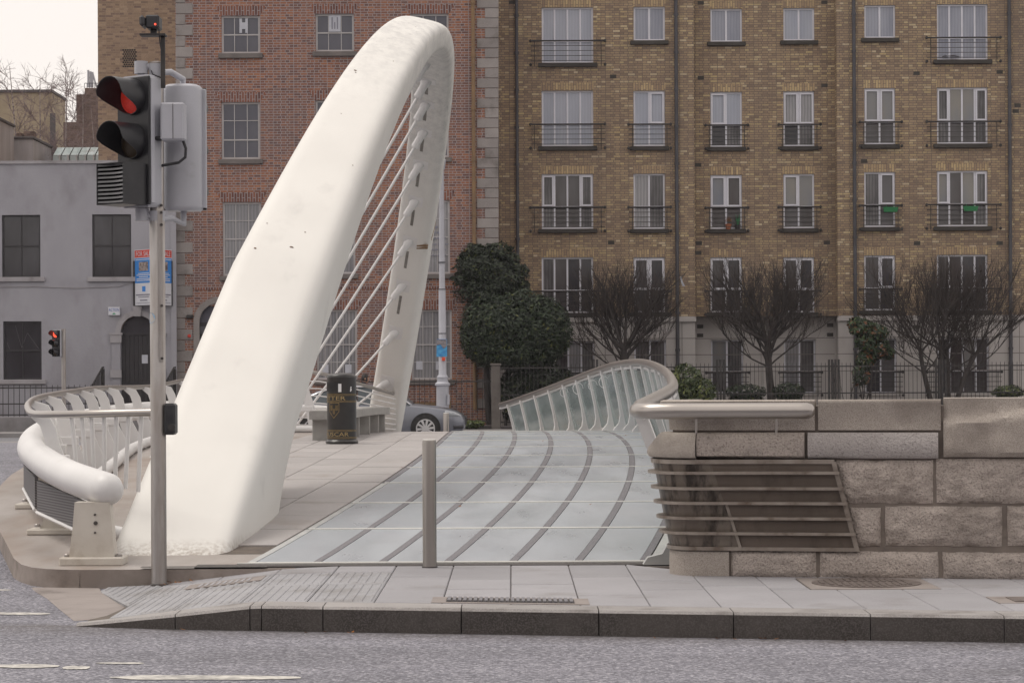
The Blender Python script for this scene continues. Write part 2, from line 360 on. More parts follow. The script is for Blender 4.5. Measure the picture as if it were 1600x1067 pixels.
brick_mat('brick_tan', [(0.0, (0.22, 0.155, 0.125)), (0.35, (0.33, 0.24, 0.165)), (0.7, (0.39, 0.285, 0.195)), (1.0, (0.44, 0.325, 0.225))], (0.36, 0.275, 0.205), 0.24, 0.0775, 0.006, tint=(0.29, 0.21, 0.17))
brick_mat('brick_dark', [(0.0, (0.13, 0.09, 0.078)), (0.5, (0.20, 0.14, 0.118)), (1.0, (0.25, 0.175, 0.145))], (0.19, 0.15, 0.135), 0.24, 0.0775, 0.008)
pane_mat('pane_sash', (0.075, 0.075, 0.100), (0.10, 0.10, 0.125))
pane_mat('pane_net', (0.32, 0.315, 0.33), (0.24, 0.24, 0.26), fold=0.25)
pane_mat('pane_curtain', (0.34, 0.365, 0.44), (0.40, 0.42, 0.49), fold=0.08)
pane_mat('pane_blind', (0.26, 0.275, 0.34), (0.33, 0.345, 0.41), fold=0.12)
pane_mat('pane_room', (0.045, 0.036, 0.036), (0.10, 0.095, 0.10), nscale=0.9)
pane_mat('pane_drape', (0.15, 0.145, 0.15), (0.05, 0.045, 0.05), fold=0.4, nscale=1.8)
pane_mat('pane_sky', (0.17, 0.185, 0.225), (0.24, 0.225, 0.20), nscale=0.8)
pane_mat('pane_dark', (0.030, 0.029, 0.034), (0.055, 0.053, 0.062))

# asphalt with exposed chippings
m, nt, b = new_mat('asphalt')
P = wpos(nt)
vo = nt.nodes.new('ShaderNodeTexVoronoi'); vo.inputs['Scale'].default_value = 62
nt.links.new(P, vo.inputs['Vector'])
sp = nt.nodes.new('ShaderNodeSeparateColor'); nt.links.new(vo.outputs['Color'], sp.inputs[0])
chip = ramp(nt, sp.outputs[0], [(0.0, (0.10, 0.098, 0.118)), (0.45, (0.178, 0.175, 0.204)), (0.8, (0.265, 0.26, 0.298)), (1.0, (0.42, 0.412, 0.45))])
patch = ramp(nt, noise_tex(nt, wpos(nt, (0.5, 1.5, 1)), 0.9, 5), [(0.3, 0.82), (0.7, 1.12)])
col = mixrgb(nt, 1.0, chip, patch, 'MULTIPLY')
sx = nt.nodes.new('ShaderNodeSeparateXYZ'); nt.links.new(P, sx.inputs[0])
mx = nt.nodes.new('ShaderNodeMath'); mx.operation = 'MULTIPLY_ADD'; mx.inputs[1].default_value = 0.191
nt.links.new(sx.outputs['X'], mx.inputs[0]); nt.links.new(sx.outputs['Y'], mx.inputs[2])
gd = nt.nodes.new('ShaderNodeMapRange'); gd.inputs['From Min'].default_value = 15.62 - .55; gd.inputs['From Max'].default_value = 15.62
nt.links.new(mx.outputs[0], gd.inputs['Value'])
ge = nt.nodes.new('ShaderNodeMapRange'); ge.inputs['From Min'].default_value = 15.95; ge.inputs['From Max'].default_value = 15.7
nt.links.new(mx.outputs[0], ge.inputs['Value'])
gm_ = nt.nodes.new('ShaderNodeMath'); gm_.operation = 'MULTIPLY'; nt.links.new(gd.outputs[0], gm_.inputs[0]); nt.links.new(ge.outputs[0], gm_.inputs[1])
g2 = nt.nodes.new('ShaderNodeMath'); g2.operation = 'MULTIPLY'; nt.links.new(gm_.outputs[0], g2.inputs[0])
nt.links.new(ramp(nt, noise_tex(nt, wpos(nt, (1, 2, 1)), 5, 6, 0.7), [(0.32, 0.15), (0.68, 0.85)]), g2.inputs[1])
col = mixrgb(nt, g2.outputs[0], col, (0.085, 0.074, 0.068))
col = mixrgb(nt, ramp(nt, noise_tex(nt, wpos(nt, (0.35, 1.3, 1)), 1.6, 6, 0.65), [(0.58, 0.0), (0.74, 0.45)]), col, (0.095, 0.092, 0.10))
nt.links.new(col, b.inputs['Base Color'])
b.inputs['Roughness'].default_value = 0.8
bump(nt, b, noise_tex(nt, P, 70, 4, 0.6), 0.9, 0.012)

# tinted see-through glass of the bridge railing
m, nt, b = new_mat('rail_glass')
b.inputs['Base Color'].default_value = (0.34, 0.40, 0.405, 1)
b.inputs['Roughness'].default_value = 0.1
tr = nt.nodes.new('ShaderNodeBsdfTransparent'); tr.inputs['Color'].default_value = (0.62, 0.72, 0.70, 1)
ms = nt.nodes.new('ShaderNodeMixShader')
fz = ramp(nt, noise_tex(nt, wpos(nt, (1, 0.6, 1.4)), 1.6, 4), [(0.35, 0.36), (0.7, 0.16)])
nt.links.new(fz, ms.inputs[0])
nt.links.new(b.outputs[0], ms.inputs[1]); nt.links.new(tr.outputs[0], ms.inputs[2])
nt.links.new(ms.outputs[0], nt.nodes['Material Output'].inputs['Surface'])
# perforated infill panels under the white tube
m, nt, b = new_mat('perforated')
wv = nt.nodes.new('ShaderNodeTexWave'); wv.bands_direction = 'Z'; wv.inputs['Scale'].default_value = 13
nt.links.new(wpos(nt), wv.inputs['Vector'])
nt.links.new(ramp(nt, wv.outputs['Fac'], [(0.3, (0.08, 0.076, 0.08)), (0.75, (0.20, 0.19, 0.195))]), b.inputs['Base Color'])
b.inputs['Roughness'].default_value = 0.6; b.inputs['Metallic'].default_value = 0.3
# lit red lenses
for nm, st, cc in (('lens_red', 0.22, (0.9, 0.06, 0.035)), ('lens_red_far', 1.3, (1.0, 0.10, 0.05))):
    m, nt, b = new_mat(nm)
    b.inputs['Base Color'].default_value = (0.35, 0.02, 0.015, 1)
    b.inputs['Emission Color'].default_value = (*cc, 1)
    b.inputs['Emission Strength'].default_value = st
    if nm == 'lens_red':
        vt = nt.nodes.new('ShaderNodeTexVoronoi'); vt.inputs['Scale'].default_value = 55
        nt.links.new(wpos(nt), vt.inputs['Vector'])
        nt.links.new(mixrgb(nt, ramp(nt, vt.outputs['Distance'], [(0.0, 1.0), (0.7, 0.25)]), (0.2, 0.01, 0.008), cc), b.inputs['Emission Color'])
def leaf_mat(name, stops):
    m, nt, b = new_mat(name)
    at = nt.nodes.new('ShaderNodeAttribute'); at.attribute_name = 'tint'
    nt.links.new(ramp(nt, at.outputs['Fac'], stops), b.inputs['Base Color'])
    b.inputs['Roughness'].default_value = 0.45
    b.inputs['Specular IOR Level'].default_value = 0.35
leaf_mat('leaf_dark', [(0.0, (0.012, 0.018, 0.012)), (0.6, (0.026, 0.038, 0.022)), (0.93, (0.045, 0.06, 0.028)), (1.0, (0.11, 0.12, 0.03))])
leaf_mat('leaf_hedge', [(0.0, (0.012, 0.020, 0.012)), (0.6, (0.026, 0.042, 0.022)), (0.93, (0.05, 0.07, 0.03)), (1.0, (0.16, 0.16, 0.03))])
leaf_mat('leaf_shrub', [(0.0, (0.02, 0.03, 0.012)), (0.6, (0.06, 0.085, 0.03)), (1.0, (0.17, 0.19, 0.06))])
leaf_mat('leaf_wild', [(0.0, (0.015, 0.025, 0.014)), (0.55, (0.035, 0.06, 0.025)), (0.78, (0.07, 0.11, 0.035)), (0.86, (0.16, 0.075, 0.035)), (1.0, (0.22, 0.09, 0.045))])

# ------------------------------------------------------------------ mesh builder
class MB:
    def __init__(s): s.v, s.f, s.m = [], [], []
    def add(s, vs, fs, mi=0):
        o = len(s.v)
        s.v += [tuple(x) for x in vs]
        s.f += [tuple(i + o for i in f) for f in fs]
        s.m += [mi] * len(fs)
        return s
    def box(s, x0, x1, y0, y1, z0, z1, mi=0):
        return s.add([(x0, y0, z0), (x1, y0, z0), (x1, y1, z0), (x0, y1, z0), (x0, y0, z1), (x1, y0, z1), (x1, y1, z1), (x0, y1, z1)],
                     [(3, 2, 1, 0), (4, 5, 6, 7), (0, 1, 5, 4), (1, 2, 6, 5), (2, 3, 7, 6), (3, 0, 4, 7)], mi)
    def cbox(s, x0, x1, y0, y1, z0, z1, c=0.01, mi=0):
        # box with every edge chamfered
        v, idx = [], {}
        cx, cy, cz = (x0 + x1) / 2, (y0 + y1) / 2, (z0 + z1) / 2
        for i, x in enumerate((x0, x1)):
            for j, y in enumerate((y0, y1)):
                for k, z in enumerate((z0, z1)):
                    sx, sy, sz = (1, -1)[i], (1, -1)[j], (1, -1)[k]
                    idx[i, j, k, 'x'] = len(v); v.append((x, y + sy * c, z + sz * c))
                    idx[i, j, k, 'y'] = len(v); v.append((x + sx * c, y, z + sz * c))
                    idx[i, j, k, 'z'] = len(v); v.append((x + sx * c, y + sy * c, z))
        f = []
        g = lambda *a: idx[a]
        for i in (0, 1):
            f.append([g(i, 0, 0, 'x'), g(i, 1, 0, 'x'), g(i, 1, 1, 'x'), g(i, 0, 1, 'x')])
            f.append([g(0, i, 0, 'y'), g(1, i, 0, 'y'), g(1, i, 1, 'y'), g(0, i, 1, 'y')])
            f.append([g(0, 0, i, 'z'), g(1, 0, i, 'z'), g(1, 1, i, 'z'), g(0, 1, i, 'z')])
        for j in (0, 1):
            for k in (0, 1):
                f.append([g(0, j, k, 'y'), g(1, j, k, 'y'), g(1, j, k, 'z'), g(0, j, k, 'z')])
                f.append([g(j, 0, k, 'x'), g(j, 1, k, 'x'), g(j, 1, k, 'z'), g(j, 0, k, 'z')])
                f.append([g(j, k, 0, 'x'), g(j, k, 1, 'x'), g(j, k, 1, 'y'), g(j, k, 0, 'y')])
        for i in (0, 1):
            for j in (0, 1):
                for k in (0, 1):
                    f.append([g(i, j, k, 'x'), g(i, j, k, 'y'), g(i, j, k, 'z')])
        C = Vector((cx, cy, cz))
        ff = []
        for q in f:
            P = [Vector(v[a]) for a in q]
            n = (P[1] - P[0]).cross(P[2] - P[0])
            ctr = sum(P, Vector()) / len(P)
            ff.append(tuple(q) if n.dot(ctr - C) > 0 else tuple(reversed(q)))
        return s.add(v, ff, mi)
    def tube(s, path, r, n=10, mi=0, caps=True, up=None, round_caps=False):
        P = [Vector(p) for p in path]
        rr = r if isinstance(r, (list, tuple)) else [r] * len(P)
        if round_caps:
            t0, t1 = (P[0] - P[1]).normalized(), (P[-1] - P[-2]).normalized()
            r0, r1 = rr[0], rr[-1]
            A = [(math.sin(a), math.cos(a)) for a in (R(80), R(60), R(35))]
            P = [P[0] + t0 * r0 * sa for sa, ca in A] + P + [P[-1] + t1 * r1 * sa for sa, ca in reversed(A)]
            rr = [r0 * ca for sa, ca in A] + list(rr) + [r1 * ca for sa, ca in reversed(A)]
        vs, fs = [], []
        prev = None
        for i, p in enumerate(P):
            a, b2 = P[max(0, i - 1)], P[min(len(P) - 1, i + 1)]
            t = (b2 - a).normalized()
            if prev is None:
                ref = Vector(up) if up else (Vector((0, 0, 1)) if abs(t.z) < 0.9 else Vector((1, 0, 0)))
                x = t.cross(ref).normalized()
            else:
                x = (prev - t * prev.dot(t)).normalized()
            y = t.cross(x)
            prev = x
            for k in range(n):
                a2 = 2 * math.pi * k / n
                vs.append(p + (x * math.cos(a2) + y * math.sin(a2)) * rr[i])
        for i in range(len(P) - 1):
            for k in range(n):
                k2 = (k + 1) % n
                fs.append((i * n + k, i * n + k2, (i + 1) * n + k2, (i + 1) * n + k))
        if caps:
            fs.append(tuple(reversed(range(n))))
            fs.append(tuple(range((len(P) - 1) * n, len(P) * n)))
        return s.add(vs, fs, mi)
    def lathe(s, prof, c=(0, 0, 0), n=24, mi=0):
        vs, fs = [], []
        for r, z in prof:
            for k in range(n):
                a = 2 * math.pi * k / n
                vs.append((c[0] + r * math.cos(a), c[1] + r * math.sin(a), c[2] + z))
        for i in range(len(prof) - 1):
            for k in range(n):
                k2 = (k + 1) % n
                fs.append((i * n + k, i * n + k2, (i + 1) * n + k2, (i + 1) * n + k))
        fs.append(tuple(reversed(range(n))))
        fs.append(tuple(range((len(prof) - 1) * n, len(prof) * n)))
        return s.add(vs, fs, mi)
    def prism(s, poly, e, mi=0):
        # poly: 3-D points of one face, e: extrusion vector
        A = [Vector(p) for p in poly]
        e = Vector(e)
        n = len(A)
        nor = Vector()
        for i in range(n): nor += A[i].cross(A[(i + 1) % n])
        if nor.dot(e) > 0: A.reverse()
        B = [p + e for p in A]
        fs = [tuple(range(n)), tuple(reversed(range(n, 2 * n)))]
        for i in range(n):
            j = (i + 1) % n
            fs.append((i, i + n, j + n, j))
        return s.add(A + B, fs, mi)
    def mesh(s, name, mats, off=(0, 0, 0), smooth=None):
        me = bpy.data.meshes.new(name)
        ox, oy, oz = off
        me.from_pydata([(x - ox, y - oy, z - oz) for x, y, z in s.v], [], s.f)
        for mm in (mats if isinstance(mats, (list, tuple)) else [mats]): me.materials.append(M[mm])
        if any(s.m): me.polygons.foreach_set('material_index', s.m)
        if smooth is not None:
            me.polygons.foreach_set('use_smooth', [True] * len(s.f))
            if smooth < 180: me.set_sharp_from_angle(angle=R(smooth))
        me.update()
        return me
    def build(s, name, mats, parent=None, smooth=None, at=None):
        off = wloc(parent) if parent else (at or (0, 0, 0))
        o = bpy.data.objects.new(name, s.mesh(name, mats, off, smooth))
        COL.objects.link(o)
        if parent: o.parent = parent
        else: o.location = off
        return o
def wloc(o):
    v = Vector(o.location)
    while o.parent:
        o = o.parent
        v += Vector(o.location)
    return v
def tag(o, label=None, cat=None, group=None, kind=None):
    if label: o['label'] = label
    if cat: o['category'] = cat
    if group: o['group'] = group
    if kind: o['kind'] = kind
    return o
def thing(name, label, cat, loc=(0, 0, 0), group=None, kind=None):
    o = bpy.data.objects.new(name, None)
    o.empty_display_size = 0.2
    COL.objects.link(o)
    o.location = loc
    return tag(o, label, cat, group, kind)
def inst(mesh, name, parent, loc=(0, 0, 0), rot=(0, 0, 0), scale=None):
    o = bpy.data.objects.new(name, mesh)
    COL.objects.link(o)
    o.parent = parent
    o.location = Vector(loc) - wloc(parent)
    o.rotation_euler = rot
    if scale: o.scale = scale
    return o
def struct(name, mb, mats, label=None, smooth=None, cat=None):
    o = mb.build(name, mats, None, smooth)
    return tag(o, label, cat, None, 'structure')
def text_geo(body, size, extrude=0.0):
    cu = bpy.data.curves.new('t', 'FONT')
    cu.body = body
    cu.size = size
    cu.extrude = extrude
    cu.resolution_u = 2
    o = bpy.data.objects.new('t', cu)
    me = o.to_mesh()
    vs = [v.co.copy() for v in me.vertices]
    fs = [tuple(p.vertices) for p in me.polygons]
    o.to_mesh_clear()
    bpy.data.objects.remove(o)
    bpy.data.curves.remove(cu)
    return vs, fs
def text_on(mb, body, cx, z, y, h, width=None, mi=0, xdir=Vector((1, 0, 0))):
    # lettering on an upright face: centred on cx, baseline z, cap height h
    vs, fs = text_geo(body, h / 0.72)
    x0, x1 = min(v.x for v in vs), max(v.x for v in vs)
    k = (width / (x1 - x0)) if width else 1
    mb.add([Vector(cx) + xdir * ((v.x - (x0 + x1) / 2) * k) + Vector((0, 0, v.y)) for v in vs] if isinstance(cx, Vector)
           else [(cx + (v.x - (x0 + x1) / 2) * k, y, z + v.y) for v in vs], fs, mi)
def nz(v, k=1.0): return noise.noise(Vector(v) * k)

# ================================================================== LAYOUT FUNCTIONS
def zd(Y):                                    # crown of the bridge deck
    return max(0.0, 0.6 * (1 - ((Y - 38) / 18.3) ** 2))
def cv(Y):                                    # sideways bow of the walkway
    return 1.12 * (1 - min(1.6, abs((Y - 38) / 18.25)) ** 2.4)
def sX(k, Y): return -2.17 + 0.545 * k + cv(Y)    # k-th dark strip of the glass walkway
RAIL = spline([(1.03, 19.3, 1.278), (1.12, 20, 1.297), (1.45, 23, 1.35), (1.84, 27, 1.43), (2.13, 33, 1.61), (2.17, 38, 1.75), (2.05, 41, 1.78),
               (1.83, 45, 1.73), (1.27, 50, 1.48), (0.63, 54, 1.205), (0.0, 57.5, 0.95), (-0.32, 59.5, 0.84)], 10)
def rX(Y): return at_y(RAIL, Y).x + 0.24 + .22 * max(0.0, min(1.0, (23 - Y) / 3.5))       # foot of the right railing
KX = [(19.2, -3.52), (19.24, -3.68), (19.32, -3.82), (19.48, -3.97), (19.75, -4.11), (20, -4.22), (22, -4.78), (24, -5.3), (26, -5.68), (28, -5.95), (32, -6.3), (38, -6.45), (44, -6.3), (48, -5.95), (52, -5.3), (54, -4.8), (57, -3.9)]
def kX(Y): return interp(Y, KX)
def zp(X): return max(-0.15, min(0.0, (X + 1.75) * 0.12))
def kerbY(X): return 15.95 - (X + 1.72) * 0.191
ROADZ = -0.17

# ================================================================== GROUND
mb = MB()
xs = [-300, -60, -30, -16, -10, -7, -5, -4, -3, -2, 0, 3, 6, 12, 30, 60, 300]
ys = [-200, -40, 0, 8, 11, 12, 13, 14, 15, 16, 17, 18, 19.0]
vs = [(x, y, ROADZ) for y in ys for x in xs]
n = len(xs)
mb.add(vs, [(j * n + i, j * n + i + 1, (j + 1) * n + i + 1, (j + 1) * n + i) for j in range(len(ys) - 1) for i in range(n - 1)])
struct('road', mb, 'asphalt', 'grey chipped asphalt of the quay road in front of the bridge')
mb = MB()
ys = [19.0 + i * 0.95 for i in range(41)]
vs = [(x, y, ROADZ + zd(y)) for y in ys for x in (-18, -10, -3.2)]
mb.add(vs, [(j * 3 + i, j * 3 + i + 1, j * 3 + i + 4, j * 3 + i + 3) for j in range(40) for i in range(2)])
struct('bridge_road', mb, 'asphalt', 'asphalt carriageway rising over the bridge left of the white tube')
mb = MB()
mb.add([(-300, 57, -0.09), (300, 57, -0.09), (300, 66.6, -0.09), (-300, 66.6, -0.09)], [(0, 1, 2, 3)])
struct('far_road', mb, 'far_asphalt', 'asphalt quay road on the far bank')
mb = MB()
mb.box(-300, 300, 56.9, 59.2, -0.6, 0.0)
mb.box(-300, 300, 66.6, 69.0, -0.6, 0.03)
struct('far_pavement', mb, 'far_paving', 'pavements along the far quay road')
mb = MB()
mb.add([(-2500, 69, -0.02), (2500, 69, -0.02), (2500, 3000, -0.02), (-2500, 3000, -0.02)], [(0, 1, 2, 3)])
mb.add([(-2500, -3000, -0.5), (2500, -3000, -0.5), (2500, 18.9, -0.5), (-2500, 18.9, -0.5)], [(0, 1, 2, 3)])
struct('ground', mb, 'earth', 'earth ground reaching to the horizon')
mb = MB()
mb.add([(-300, 19, -4.5), (300, 19, -4.5), (300, 58, -4.5), (-300, 58, -4.5)], [(0, 1, 2, 3)])
struct('river', mb, 'river_water', 'dark river water under the bridge')
mb = MB()
mb.box(-300, -18, 18.7, 19.6, -6, -0.17)
mb.box(1.7, 300, 18.7, 19.3, -6, -0.02)
mb.box(-18, 1.7, 18.7, 19.2, -6, -0.60)
mb.box(-300, 300, 56.4, 56.9, -6, -0.05)
struct('quay_wall', mb, 'plinth_stone', 'stone quay walls rising from the river')

mb = MB()  # unseen terrace, added behind the camera to block low skylight and darken reflections
for k in range(14):
    x = -84 + k * 12
    hgt = 9.5 + 2.0 * nz((k * 3.7, 1, 1))
    mb.box(x, x + 12, -42, -28, -.2, hgt)
    for i in range(4):
        for j in range(3): mb.box(x + 1.2 + i * 2.7, x + 2.3 + i * 2.7, -28.02, -27.98, 1.2 + j * 3.1, 3.0 + j * 3.1, 1)
struct('added_terrace', mb, ['brick_dark', 'pane_sash'], 'unseen terrace of brick houses added behind the viewpoint to shape reflections and shading')

# road markings
mb = MB()
def mark(px0, px1, py, w):
    a, c = G(px0, py, ROADZ), G(px1, py + 0.5, ROADZ)
    k = 18
    for i in range(k):
        t0, t1 = i / k, (i + 1) / k
        p, q = a.lerp(c, t0), a.lerp(c, t1)
        def hw(t): return w / 2 * (0.75 + 0.35 * nz((t * 9, py, 3))) * min(1, 6 * t + 0.25, 6 * (1 - t) + 0.25)
        z = ROADZ + 0.004
        mb.add([(p.x, p.y - hw(t0), z), (q.x, q.y - hw(t1), z), (q.x, q.y + hw(t1), z), (p.x, p.y + hw(t0), z)], [(0, 1, 2, 3)])
mark(-60, 92, 1040.5, 0.22)
mark(98, 140, 1043, 0.2)
mark(150, 225, 1036, 0.10)
mark(172, 470, 1058.5, 0.25)
mark(-60, 78, 958.5, 0.22)
mark(-90, 18, 921.5, 0.13)
struct('road_marking', mb, 'road_paint', 'worn white painted lines on the near road')

# ================================================================== NEAR PAVEMENT
pav = thing('pavement', 'granite slab pavement in front of the bridge', None, (0, 17, 0), None, 'structure')
mb = MB()
xs = [-3.0 + 0.25 * i for i in range(46)]
WB = lambda X: 18.62 - 0.19 * (X - 1.48)      # back edge of the paving beside the wall
def backY(X): return 19.3 if X < 1.15 else WB(X)
vs, fs = [], []
for i, X in enumerate(xs):
    for Y in (kerbY(X) + 0.1, 17.2, backY(X)): vs.append((X, Y, zp(X) - 0.016))
for i in range(len(xs) - 1):
    for j in (0, 1): fs.append((i * 3 + j, i * 3 + 3 + j, i * 3 + 4 + j, i * 3 + 1 + j))
mb.add(vs, fs)
mb.build('joint_bed', 'joint_mortar', pav)
CW = 0.468
X0S = -0.952 - 4 * CW
def slab(x0, x1, ya0, ya1, yb0, yb1, ridges=False, name='paving_slab', mt='slab_granite', top=0.0):
    # x0/x1 sides; ya*: near edge at x0 and x1, yb*: far edge
    g = 0.0045
    x0 += g * .7; x1 -= g * .7
    if min(yb0 - ya0, yb1 - ya1) < 0.08: return
    g = .011
    ya0 += g; ya1 += g; yb0 -= g; yb1 -= g
    mb = MB()
    j = random.uniform(-0.0015, 0.0015) + top
    P = [(x0, ya0), (x1, ya1), (x1, yb1), (x0, yb0)]
    c = 0.006
    I = [(x0 + c, ya0 + c), (x1 - c, ya1 + c), (x1 - c, yb1 - c), (x0 + c, yb0 - c)]
    vs = [(x, y, zp(x) - 0.03) for x, y in P] + [(x, y, zp(x) - 0.006 + j) for x, y in P] + [(x, y, zp(x) + j) for x, y in I]
    fs = [(8, 9, 10, 11)]
    for i in range(4):
        k = (i + 1) % 4
        fs += [(i, k, k + 4, i + 4), (i + 4, k + 4, k + 8, i + 8)]
    mb.add(vs, fs)
    if ridges:
        nr = 7
        for r in range(nr):
            xr = lerp(x0, x1, (r + 0.5) / nr)
            t = (xr - x0) / (x1 - x0)
            a, bb = lerp(ya0, ya1, t) + 0.05, lerp(yb0, yb1, t) - 0.05
            if bb - a < .1: continue
            z = lerp(zp(x0), zp(x1), t) + j
            hw, hh = 0.017, 0.0065
            mb.add([(xr - hw, a, z), (xr + hw, a, z), (xr + hw, bb, z), (xr - hw, bb, z), (xr - hw * .6, a + .02, z + hh), (xr + hw * .6, a + .02, z + hh), (xr + hw * .6, bb - .02, z + hh), (xr - hw * .6, bb - .02, z + hh)],
                   [(4, 5, 6, 7), (0, 1, 5, 4), (1, 2, 6, 5), (2, 3, 7, 6), (3, 0, 4, 7)])
    return mb.build(name, mt, pav)
KB = 0.33                                      # kerb width
GRATE = (G(697, 940), G(897, 940))
MH = G(1378, 925)
MHX0, MHX1, MHY0, MHY1 = MH.x - 0.47, MH.x + 0.47, 16.95, 17.93
for (xa, xb) in ((X0S - CW, X0S),):
    yd = lambda X: lerp(17.03, 18.72, (-2.73 - X) / .54)
    slab(xa, xb, yd(xa), yd(xb), 19.16, 19.16, True, 'tactile_slab', 'tactile_granite')
for i in range(-0, 24):
    x0, x1 = X0S + i * CW, X0S + (i + 1) * CW
    nb0, nb1 = kerbY(x0) + KB, kerbY(x1) + KB
    f0, f1 = backY(x0 + .01), backY(x1 - .01)
    if x0 < -0.98:                              # ridged tactile columns
        cut = 17.62 if x0 > -2.0 else 17.95
        cut2 = 18.35 if i >= 2 else 18.45
        slab(x0, x1, nb0, nb1, cut, cut, True, 'tactile_slab', 'tactile_granite')
        slab(x0, x1, cut, cut, cut2 + .35, cut2 + .35, True, 'tactile_slab', 'tactile_granite')
        slab(x0, x1, cut2 + .35, cut2 + .35, f0, f1)
        continue
    cuts = [16.62 + (0.55, 0.95, 0.0, 0.42, 0.75)[i % 5] * 0.9, 17.62 + (0.3, 0.75, 0.5, 0.15, 0.6)[i % 5]]
    ya0, ya1 = nb0, nb1
    for c in cuts + [None]:
        yb0, yb1 = (f0, f1) if c is None else (c, c)
        a0, a1, b0_, b1_ = ya0, ya1, yb0, yb1
        ya0, ya1 = yb0, yb1
        if x1 > MHX0 and x0 < MHX1 and b0_ > MHY0 and a0 < MHY1:      # leave room for the manhole surround
            if a0 < MHY0 - 0.08: slab(x0, x1, a0, a1, MHY0, MHY0)
            if b0_ > MHY1 + 0.08: slab(x0, x1, MHY1, MHY1, b0_, b1_)
            if x0 < MHX0 - 0.03: slab(x0, MHX0, max(a0, MHY0), max(a0, MHY0), min(b0_, MHY1), min(b0_, MHY1))
            if x1 > MHX1 + 0.03: slab(MHX1, x1, max(a0, MHY0), max(a0, MHY0), min(b0_, MHY1), min(b0_, MHY1))
            continue
        slab(x0, x1, a0, a1, b0_, b1_)
# manhole: square surround, round ribbed cover
mb = MB()
mb.box(MHX0 + .006, MHX1 - .006, MHY0 + .006, MHY1 - .006, -0.04, 0.001)
mb.build('manhole_surround', 'apron_concrete', pav)
mh = thing('manhole_cover', 'round ribbed iron manhole cover set in the paving before the stone wall', 'manhole cover', (MH.x, 17.44, 0.001))
mb = MB()
mb.lathe([(0.40, 0.0), (0.40, 0.006), (0.375, 0.006)], (MH.x, 17.44, 0.001), 40)
mb.build('rim', 'cast_iron', mh)
mb = MB(); mb.lathe([(0.372, 0.0), (0.37, 0.004)], (MH.x, 17.44, 0.001), 40); mb.build('plate', 'cast_iron', mh)
mb = MB()
k = 0
x = -0.33
while x < 0.34:
    h = math.sqrt(max(0, 0.35 ** 2 - x * x))
    for a, c in ((-h, -0.03 if abs(x) < .2 else 0.0), (0.05 if abs(x) < .2 else 0.0, h)):
        mb.box(MH.x + x - .014, MH.x + x + .014, 17.44 + a, 17.44 + c, 0.004, 0.013)
    x += 0.052
mb.build('rib', 'cast_iron', mh)['kind'] = 'stuff'
# slot drain grate at the kerb
gx0, gx1 = GRATE[0].x, GRATE[1].x
gy0 = kerbY((gx0 + gx1) / 2) + KB + 0.02
dg = thing('drain_grate', 'long narrow iron drain grate beside the kerb in front of the bollard', 'drain', ((gx0 + gx1) / 2, gy0 + .2, 0))
sl = -0.191
def skewbox(mb, x0, x1, y0, y1, z0, z1, xr):
    q = lambda x, y, z: (x, y + (x - xr) * sl, z)
    mb.add([q(x0, y0, z0), q(x1, y0, z0), q(x1, y1, z0), q(x0, y1, z0), q(x0, y0, z1), q(x1, y0, z1), q(x1, y1, z1), q(x0, y1, z1)],
           [(3, 2, 1, 0), (4, 5, 6, 7), (0, 1, 5, 4), (1, 2, 6, 5), (2, 3, 7, 6), (3, 0, 4, 7)])
gxm = (gx0 + gx1) / 2
mb = MB(); skewbox(mb, gx0 - .10, gx1 + .10, gy0, gy0 + .42, -.03, .005, gxm); mb.build('surround', 'apron_concrete', dg)
mb = MB(); skewbox(mb, gx0, gx1, gy0 + .06, gy0 + .34, 0, .008, gxm); mb.build('tray', 'tar', dg)
mbb = MB(); skewbox(mbb, -.011, .011, gy0 + .07, gy0 + .33, .006, .018, 0)
gm = mbb.mesh('grate_bar', 'grip_strip', (0, gy0 + .2, 0))
for k in range(24):
    xx = lerp(gx0 + .02, gx1 - .02, k / 23)
    inst(gm, 'bar', dg, (xx, gy0 + .2 + (xx - gxm) * sl, 0))
# a second cover plate at the right edge and the small drain beside the signal pole
a = G(1590, 938)
cp = thing('cover_plate', 'rusty rectangular cover plate cut off by the right edge of the photo', 'cover plate', (a.x + .3, a.y, 0))
mb = MB(); mb.box(a.x - .16, a.x + .9, a.y - .2, a.y + .28, -.01, .003); mb.build('frame', 'apron_concrete', cp)
mb = MB(); mb.box(a.x - .04, a.x + .8, a.y - .12, a.y + .2, .0, .008); mb.build('lid', 'cast_iron', cp)
a = G(350, 911, -0.05)
sd = thing('drain_cover', 'small ribbed drain cover on the pavement right of the signal pole base', 'drain', (a.x, a.y, zp(a.x)))
mb = MB()
def tiltbox(mb, x0, x1, y0, y1, h):
    mb.add([(x0, y0, zp(x0) - .02), (x1, y0, zp(x1) - .02), (x1, y1, zp(x1) - .02), (x0, y1, zp(x0) - .02), (x0, y0, zp(x0) + h), (x1, y0, zp(x1) + h), (x1, y1, zp(x1) + h), (x0, y1, zp(x0) + h)],
           [(3, 2, 1, 0), (4, 5, 6, 7), (0, 1, 5, 4), (1, 2, 6, 5), (2, 3, 7, 6), (3, 0, 4, 7)])
tiltbox(mb, a.x - .30, a.x + .30, a.y - .12, a.y + .3, .0095)
mb.build('surround', 'apron_concrete', sd)
mb = MB()
for k in range(9): tiltbox(mb, a.x - .2 + k * .047, a.x - .178 + k * .047, a.y - .06, a.y + .2, .013)
mb.build('rib', 'slab_granite', sd)['kind'] = 'stuff'

